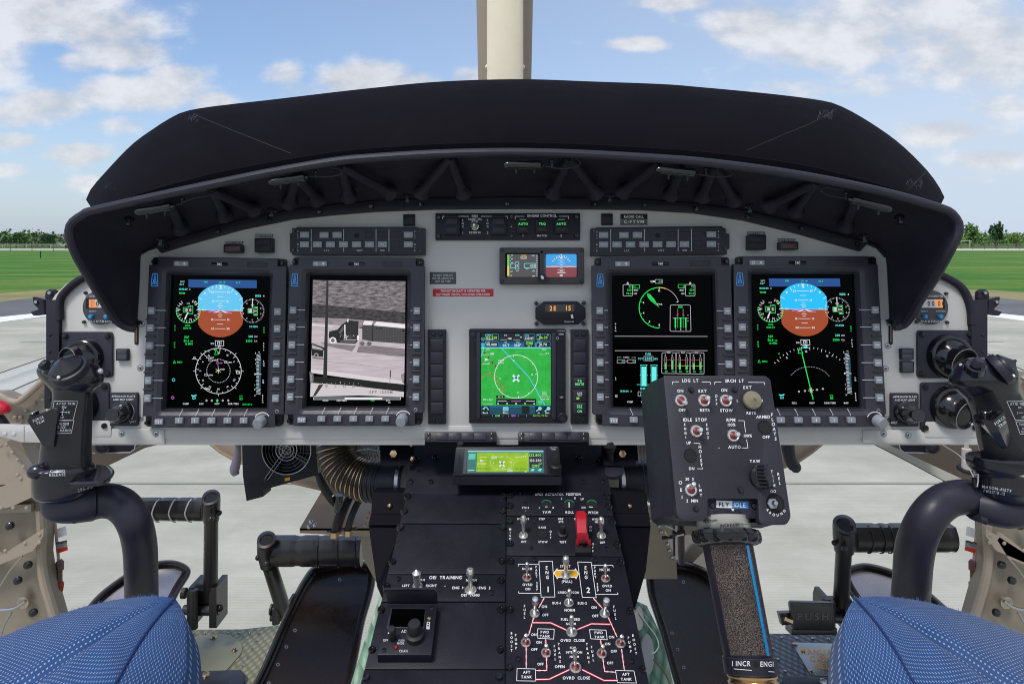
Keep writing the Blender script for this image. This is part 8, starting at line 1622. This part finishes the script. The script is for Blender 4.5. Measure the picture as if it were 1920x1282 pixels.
part('ridge', yk, lambda mb: [mb.tube([B.pt(838+k*1.5, 700+k*27, .0215), B.pt(925, 706+k*26, .0195)], .0008, GLOSS, 6) for k in range(1, 7)])
for x, y in ((370, 157), (688, 157), (730, 886), (405, 1020)): part('screw', t, lambda mb: screw(mb, B, x, y, 21, 0, GLOSS, t=.0028, ph=True))
BL = Sheet(Plane(CF.p0-CF.n*.009, CF.n), 1200, 690, 3.883)
part('recess_plate', t, lambda mb: mb.prism(BL, [(480, 940), (875, 940), (882, 1095), (488, 1075)], -.012, 0, BLK, bev=2))
part('label', t, lambda mb: (mb.poly(BL, [(556, 962), (672, 966), (672, 1018), (556, 1014)], .0003, WHT), mb.poly(BL, [(672, 966), (790, 970), (788, 1021), (672, 1018)], .0003, mat('label_blue', srgb(30, 120, 188), .4)), mb.text(BL, 'FLY', 612, 991, 30, HOLE, .0006, sx=.95, rot=-2), mb.text(BL, 'IDLE', 726, 995, 30, WHT, .0006, sx=.95, rot=-2), mb.poly(BL, [(664, 1022), (686, 1023), (677, 1050)], .0004, WHT)), smooth=0)
for x, y in ((524, 998), (827, 1003)): part('screw', t, lambda mb: screw(mb, BL, x, y, 20, 0, GLOSS, t=.0025))
DC = .692
def ax_(s): return P(1364+(s-1023)*.19, s, DC)     # grip axis
def ring(mb, segs, m, n=36, lob=0, amp=0):          # segs: (y, radius px)
    rows = []
    for y, r in segs:
        c = ax_(y); rows.append([c+Vector((math.cos(a), -math.sin(a), .22*math.sin(a)*-1+math.cos(a)*.19*-1))*(r*DC/F*(1+amp*abs(math.cos(lob*a/2+.3))**.7 if lob else r*DC/F/(r*DC/F)*1)*(1)) if False else c+Vector((math.cos(a), -math.sin(a), +.52*math.sin(a)))*(r*DC/F)*((1+amp*(abs(math.sin(lob*a/2))**.8)) if lob else 1) for a in [2*math.pi*k/n for k in range(n)]])
    mb.loft(rows, m, True, True, True)
part('neck', t, lambda mb: ring(mb, [(962, 42), (985, 44), (990, 46)], BLK))
sr = MB(); ring(sr, [(968, 46), (969, 47.5), (992, 48.5), (994, 47)], mat('silver_label', srgb(196, 192, 186), .35, metal=.4), 48); part('friction_label', t, lambda mb: mb.add(sr.v, sr.f, MATS['silver_label']))
bvS = sr.bvh()
part('label_print', t, lambda mb: (mb.decal(bvS, 'INCREASE', IDN, 1368, 984, 4.8, HOLE, sx=1.0, rot=3), mb.decal(bvS, 'FRICTION', IDN, 1332, 977, 4.4, HOLE, sx=.8, rot=10), mb.wline(bvS, IDN, [(1378, 981), (1400, 982)], .8, HOLE), mb.wline(bvS, IDN, [(1320, 990), (1331, 988)], .8, HOLE)), smooth=0)
part('friction_knob', t, lambda mb: ring(mb, [(992, 44), (995, 54), (1001, 57), (1013, 57), (1019, 54), (1023, 45)], GLOSS, 144, 11, .11))
gm_, N, L, b = nodes_mat('grip_wrap', .55); tc = N.new('ShaderNodeTexCoord'); n = N.new('ShaderNodeTexNoise'); n.inputs['Scale'].default_value = 1000; n.inputs['Detail'].default_value = 2; L.new(tc.outputs['Object'], n.inputs['Vector']); r = N.new('ShaderNodeValToRGB'); e = r.color_ramp.elements; e[0].position = .42; e[1].position = .66; e[0].color = (*srgb(34, 33, 36), 1); e[1].color = (*srgb(132, 116, 108), 1); L.new(n.outputs['Fac'], r.inputs[0])
n2 = N.new('ShaderNodeTexNoise'); n2.inputs['Scale'].default_value = 30; L.new(tc.outputs['Object'], n2.inputs['Vector']); mx = N.new('ShaderNodeMix'); mx.data_type = 'RGBA'; mr = N.new('ShaderNodeMapRange'); mr.inputs[1].default_value = .4; mr.inputs[2].default_value = .7; mr.inputs[4].default_value = .6; L.new(n2.outputs['Fac'], mr.inputs[0]); L.new(mr.outputs[0], mx.inputs[0]); L.new(r.outputs[0], mx.inputs[6]); mx.inputs[7].default_value = (*srgb(60, 54, 54), 1); L.new(mx.outputs[2], b.inputs['Base Color'])
bp = N.new('ShaderNodeBump'); bp.inputs['Strength'].default_value = .8; bp.inputs['Distance'].default_value = .0008; L.new(n.outputs['Fac'], bp.inputs['Height']); L.new(bp.outputs[0], b.inputs['Normal'])
tg = MB(); ring(tg, [(1015, 45.5), (1100, 45), (1180, 44.5), (1232, 44.5)], BLK, 48); part('twist_grip', t, lambda mb: mb.add(tg.v, tg.f, BLK)); bvT = tg.bvh()
def wrapgrid(mb, f0, f1, y0, y1, m, n, lift):       # strip between two edge functions of y
    V = []; k = 14
    for j in range(k+1):
        y = y0+(y1-y0)*j/k
        for i in range(n+1): V.append((f0(y)+(f1(y)-f0(y))*i/n, y))
    mb.wrap(bvT, V, [(j*(n+1)+i, j*(n+1)+i+1, (j+1)*(n+1)+i+1, (j+1)*(n+1)+i) for j in range(k) for i in range(n)], m, lift)
cx_ = lambda y: 1364+(y-1023)*.19
part('grip_wrap', t, lambda mb: wrapgrid(mb, lambda y: cx_(y)-33, lambda y: cx_(y)+43, 1020, 1228, gm_, 16, .0006)); part('blue_stripe', t, lambda mb: wrapgrid(mb, lambda y: cx_(y)+35, lambda y: cx_(y)+40, 1022, 1229, mat('stripe_blue', srgb(30, 150, 215), .2, coat=.6), 3, .0013))
lr = MB(); ring(lr, [(1229, 46), (1231, 48), (1261, 49), (1263, 46)], BLK, 48); part('lower_ring', t, lambda mb: mb.add(lr.v, lr.f, BLK)); bvL = lr.bvh()
part('ring_print', t, lambda mb: (mb.decal(bvL, '1 INCR', IDN, 1390, 1243, 9.5, WHT, sx=.8), mb.decal(bvL, 'ENGI', IDN, 1438, 1244, 9.5, WHT, sx=.75), mb.wline(bvL, IDN, [(1376, 1253), (1410, 1256)], 1.3, WHT), mb.wline(bvL, IDN, [(1441, 1258), (1452, 1259)], 1.3, WHT), mb.wrap(bvL, [(1418+5*math.cos(a), 1245+5.5*math.sin(a)) for a in [k*math.pi/6 for k in range(12)]], [tuple(range(12))], HOLE)), smooth=0)
part('bronze_ring', t, lambda mb: ring(mb, [(1262, 43), (1265, 45.5), (1268, 45), (1270, 43), (1274, 43), (1277, 46), (1281, 45.5), (1284, 43)], BRASS, 40)); part('lower_tube', t, lambda mb: ring(mb, [(1282, 42), (1380, 42)], BLK, 32))
# ---------- seat cushions
fm, N, L, b = nodes_mat('blue_weave', .85); uvn = N.new('ShaderNodeUVMap'); uvn.uv_map = 'UVMap'; sp = N.new('ShaderNodeSeparateXYZ'); L.new(uvn.outputs[0], sp.inputs[0])
def M_(op, a, c=None):
    n = N.new('ShaderNodeMath'); n.operation = op
    for i, v in enumerate((a, c)):
        if v is None: continue
        if isinstance(v, (int, float)): n.inputs[i].default_value = v
        else: L.new(v, n.inputs[i])
    return n.outputs[0]
U_, V_ = sp.outputs[0], sp.outputs[1]; row = M_('FLOOR', V_); fv = M_('FRACT', V_); fu = M_('FRACT', M_('ADD', U_, M_('MULTIPLY', row, .5)))
du = M_('ABSOLUTE', M_('SUBTRACT', fu, .5)); dv = M_('ABSOLUTE', M_('SUBTRACT', fv, .5)); inu = M_('SMOOTH_MIN', M_('MULTIPLY', M_('SUBTRACT', .24, du), 14), 1.0); inv = M_('SMOOTH_MIN', M_('MULTIPLY', M_('SUBTRACT', .17, dv), 14), 1.0)
msk = N.new('ShaderNodeClamp'); L.new(M_('MULTIPLY', M_('MAXIMUM', inu, 0.0), M_('MAXIMUM', inv, 0.0)), msk.inputs[0])
fine = N.new('ShaderNodeTexWave'); fine.inputs['Scale'].default_value = 1.0; cmb = N.new('ShaderNodeCombineXYZ'); L.new(M_('MULTIPLY', U_, 2.0), cmb.inputs[0]); L.new(M_('MULTIPLY', V_, 1.0), cmb.inputs[1]); L.new(cmb.outputs[0], fine.inputs[0]); fine.inputs['Distortion'].default_value = 1.5
nz = N.new('ShaderNodeTexNoise'); nz.inputs['Scale'].default_value = .12; nz.inputs['Detail'].default_value = 6; L.new(uvn.outputs[0], nz.inputs['Vector'])
blu = N.new('ShaderNodeValToRGB'); blu.color_ramp.elements[0].color = (*srgb(26, 56, 108), 1); blu.color_ramp.elements[1].color = (*srgb(58, 98, 154), 1); L.new(M_('ADD', M_('MULTIPLY', fine.outputs['Fac'], .5), M_('MULTIPLY', nz.outputs['Fac'], .6)), blu.inputs[0])
mx = N.new('ShaderNodeMix'); mx.data_type = 'RGBA'; L.new(msk.outputs[0], mx.inputs[0]); L.new(blu.outputs[0], mx.inputs[6]); mx.inputs[7].default_value = (*srgb(172, 186, 214), 1); L.new(mx.outputs[2], b.inputs['Base Color'])
bp = N.new('ShaderNodeBump'); bp.inputs['Strength'].default_value = .7; bp.inputs['Distance'].default_value = .0012; L.new(M_('ADD', msk.outputs[0], M_('MULTIPLY', fine.outputs['Fac'], .5)), bp.inputs['Height']); L.new(bp.outputs[0], b.inputs['Normal']); b.inputs['Sheen Weight'].default_value = .12; b.inputs['Specular IOR Level'].default_value = .1
FUZZ = mat('fibre', srgb(96, 130, 196), .9); SEAMB = mat('seam_blue', srgb(22, 44, 96), .9)
def seat(lab, X):
    P = lambda x, y, d: globals()['P'](x, y, d*.84)
    t = thing('seat_cushion', lab, 'seat', P(X(120), 1282, .7), 'blue seat cushions')
    top = resample(catmull([P(X(x), y, d) for x, y, d in ((-330, 1330, .9), (-160, 1266, .88), (-60, 1222, .87), (0, 1195, .86), (60, 1170, .85), (130, 1145, .83), (190, 1129, .82), (245, 1120, .81), (295, 1117, .80), (328, 1121, .80))], 6), 46)
    seam = resample(catmull([P(X(x), y, d) for x, y, d in ((-420, 1800, .62), (-160, 1660, .62), (40, 1500, .64), (130, 1395, .665), (178, 1330, .69), (217, 1282, .71), (242, 1238, .735), (266, 1199, .755), (290, 1166, .775), (310, 1142, .79), (328, 1122, .80))], 6), 46)
    def f(mb):
        rows = []; K_ = 26
        for j in range(K_+1):
            v = j/K_; r = []
            for i in range(46):
                w = 1-(i/45)**3; p = top[i].lerp(seam[i], v); crease = (math.exp(-((v-.52)/.04)**2)*min(1, (1-i/45)*5)*.013+math.exp(-((v-.80)/.03)**2)*max(0, .8-i/45)*.006)
                p = p+Vector((0, -.008, .024))*math.sin(math.pi*min(1, v*1.0))**.8*w-Vector((0, 0, crease)); r.append(p)
            rows.append(r)
        back = [[p+Vector((0, .012, -.016)) for p in top], [p+Vector((0, .02, -.05)) for p in top], [p+Vector((0, .0, -.14)) for p in top]]
        mb.loft(back[::-1]+rows, fm, uv=lambda a, b_: (a*84, b_*66))
    part('top_panel', t, f, smooth=60)
    edge = resample(catmull([P(X(x), y, d) for x, y, d in ((-400, 1900, .60), (-100, 1800, .60), (120, 1640, .62), (250, 1520, .66), (320, 1420, .70), (338, 1340, .735), (347, 1282, .75), (350, 1240, .765), (351, 1200, .78), (347, 1160, .79), (340, 1138, .80), (328, 1121, .80))], 6), 46)
    def f(mb):
        rows = []
        for j in range(15):
            v = j/14; r = []
            for i in range(46): p = seam[i].lerp(edge[i], v)+Vector((.001*(1 if X(1) > X(0) else -1), -.008, .008))*math.sin(math.pi*v)**.8*(1-(i/45)**4); r.append(p)
            rows.append(r)
        rows.append([p+Vector((0, .03, -.05)) for p in edge]); mb.loft(rows, fm, uv=lambda a, b_: (a*78+.3, b_*30))
    part('side_panel', t, f, smooth=60)
    part('seam', t, lambda mb: mb.tube([p+Vector((0, -.001, .0012)) for p in seam], .0013, SEAMB, 6))
    def f(mb):
        for _ in range(520):
            k = random.random(); i = min(44, int(k*45)); p = top[i].lerp(top[i+1], random.random()) if random.random() < .75 else edge[max(26, i)].lerp(edge[min(45, max(26, i)+1)], random.random())
            d = Vector((random.gauss(0, .6), random.gauss(0, .3), random.uniform(.2, 1))).normalized()*random.uniform(.0015, .0042); s_ = Vector((.00016, 0, .0001))
            mb.add([p-s_, p+s_, p+d], [(0, 1, 2)], FUZZ)
    stuff(part('fuzz', t, f, smooth=0))
seat('blue woven seat cushion with white stitches at the bottom left', lambda x: x); seat('blue woven seat cushion with white stitches at the bottom right', lambda x: 1931-x)
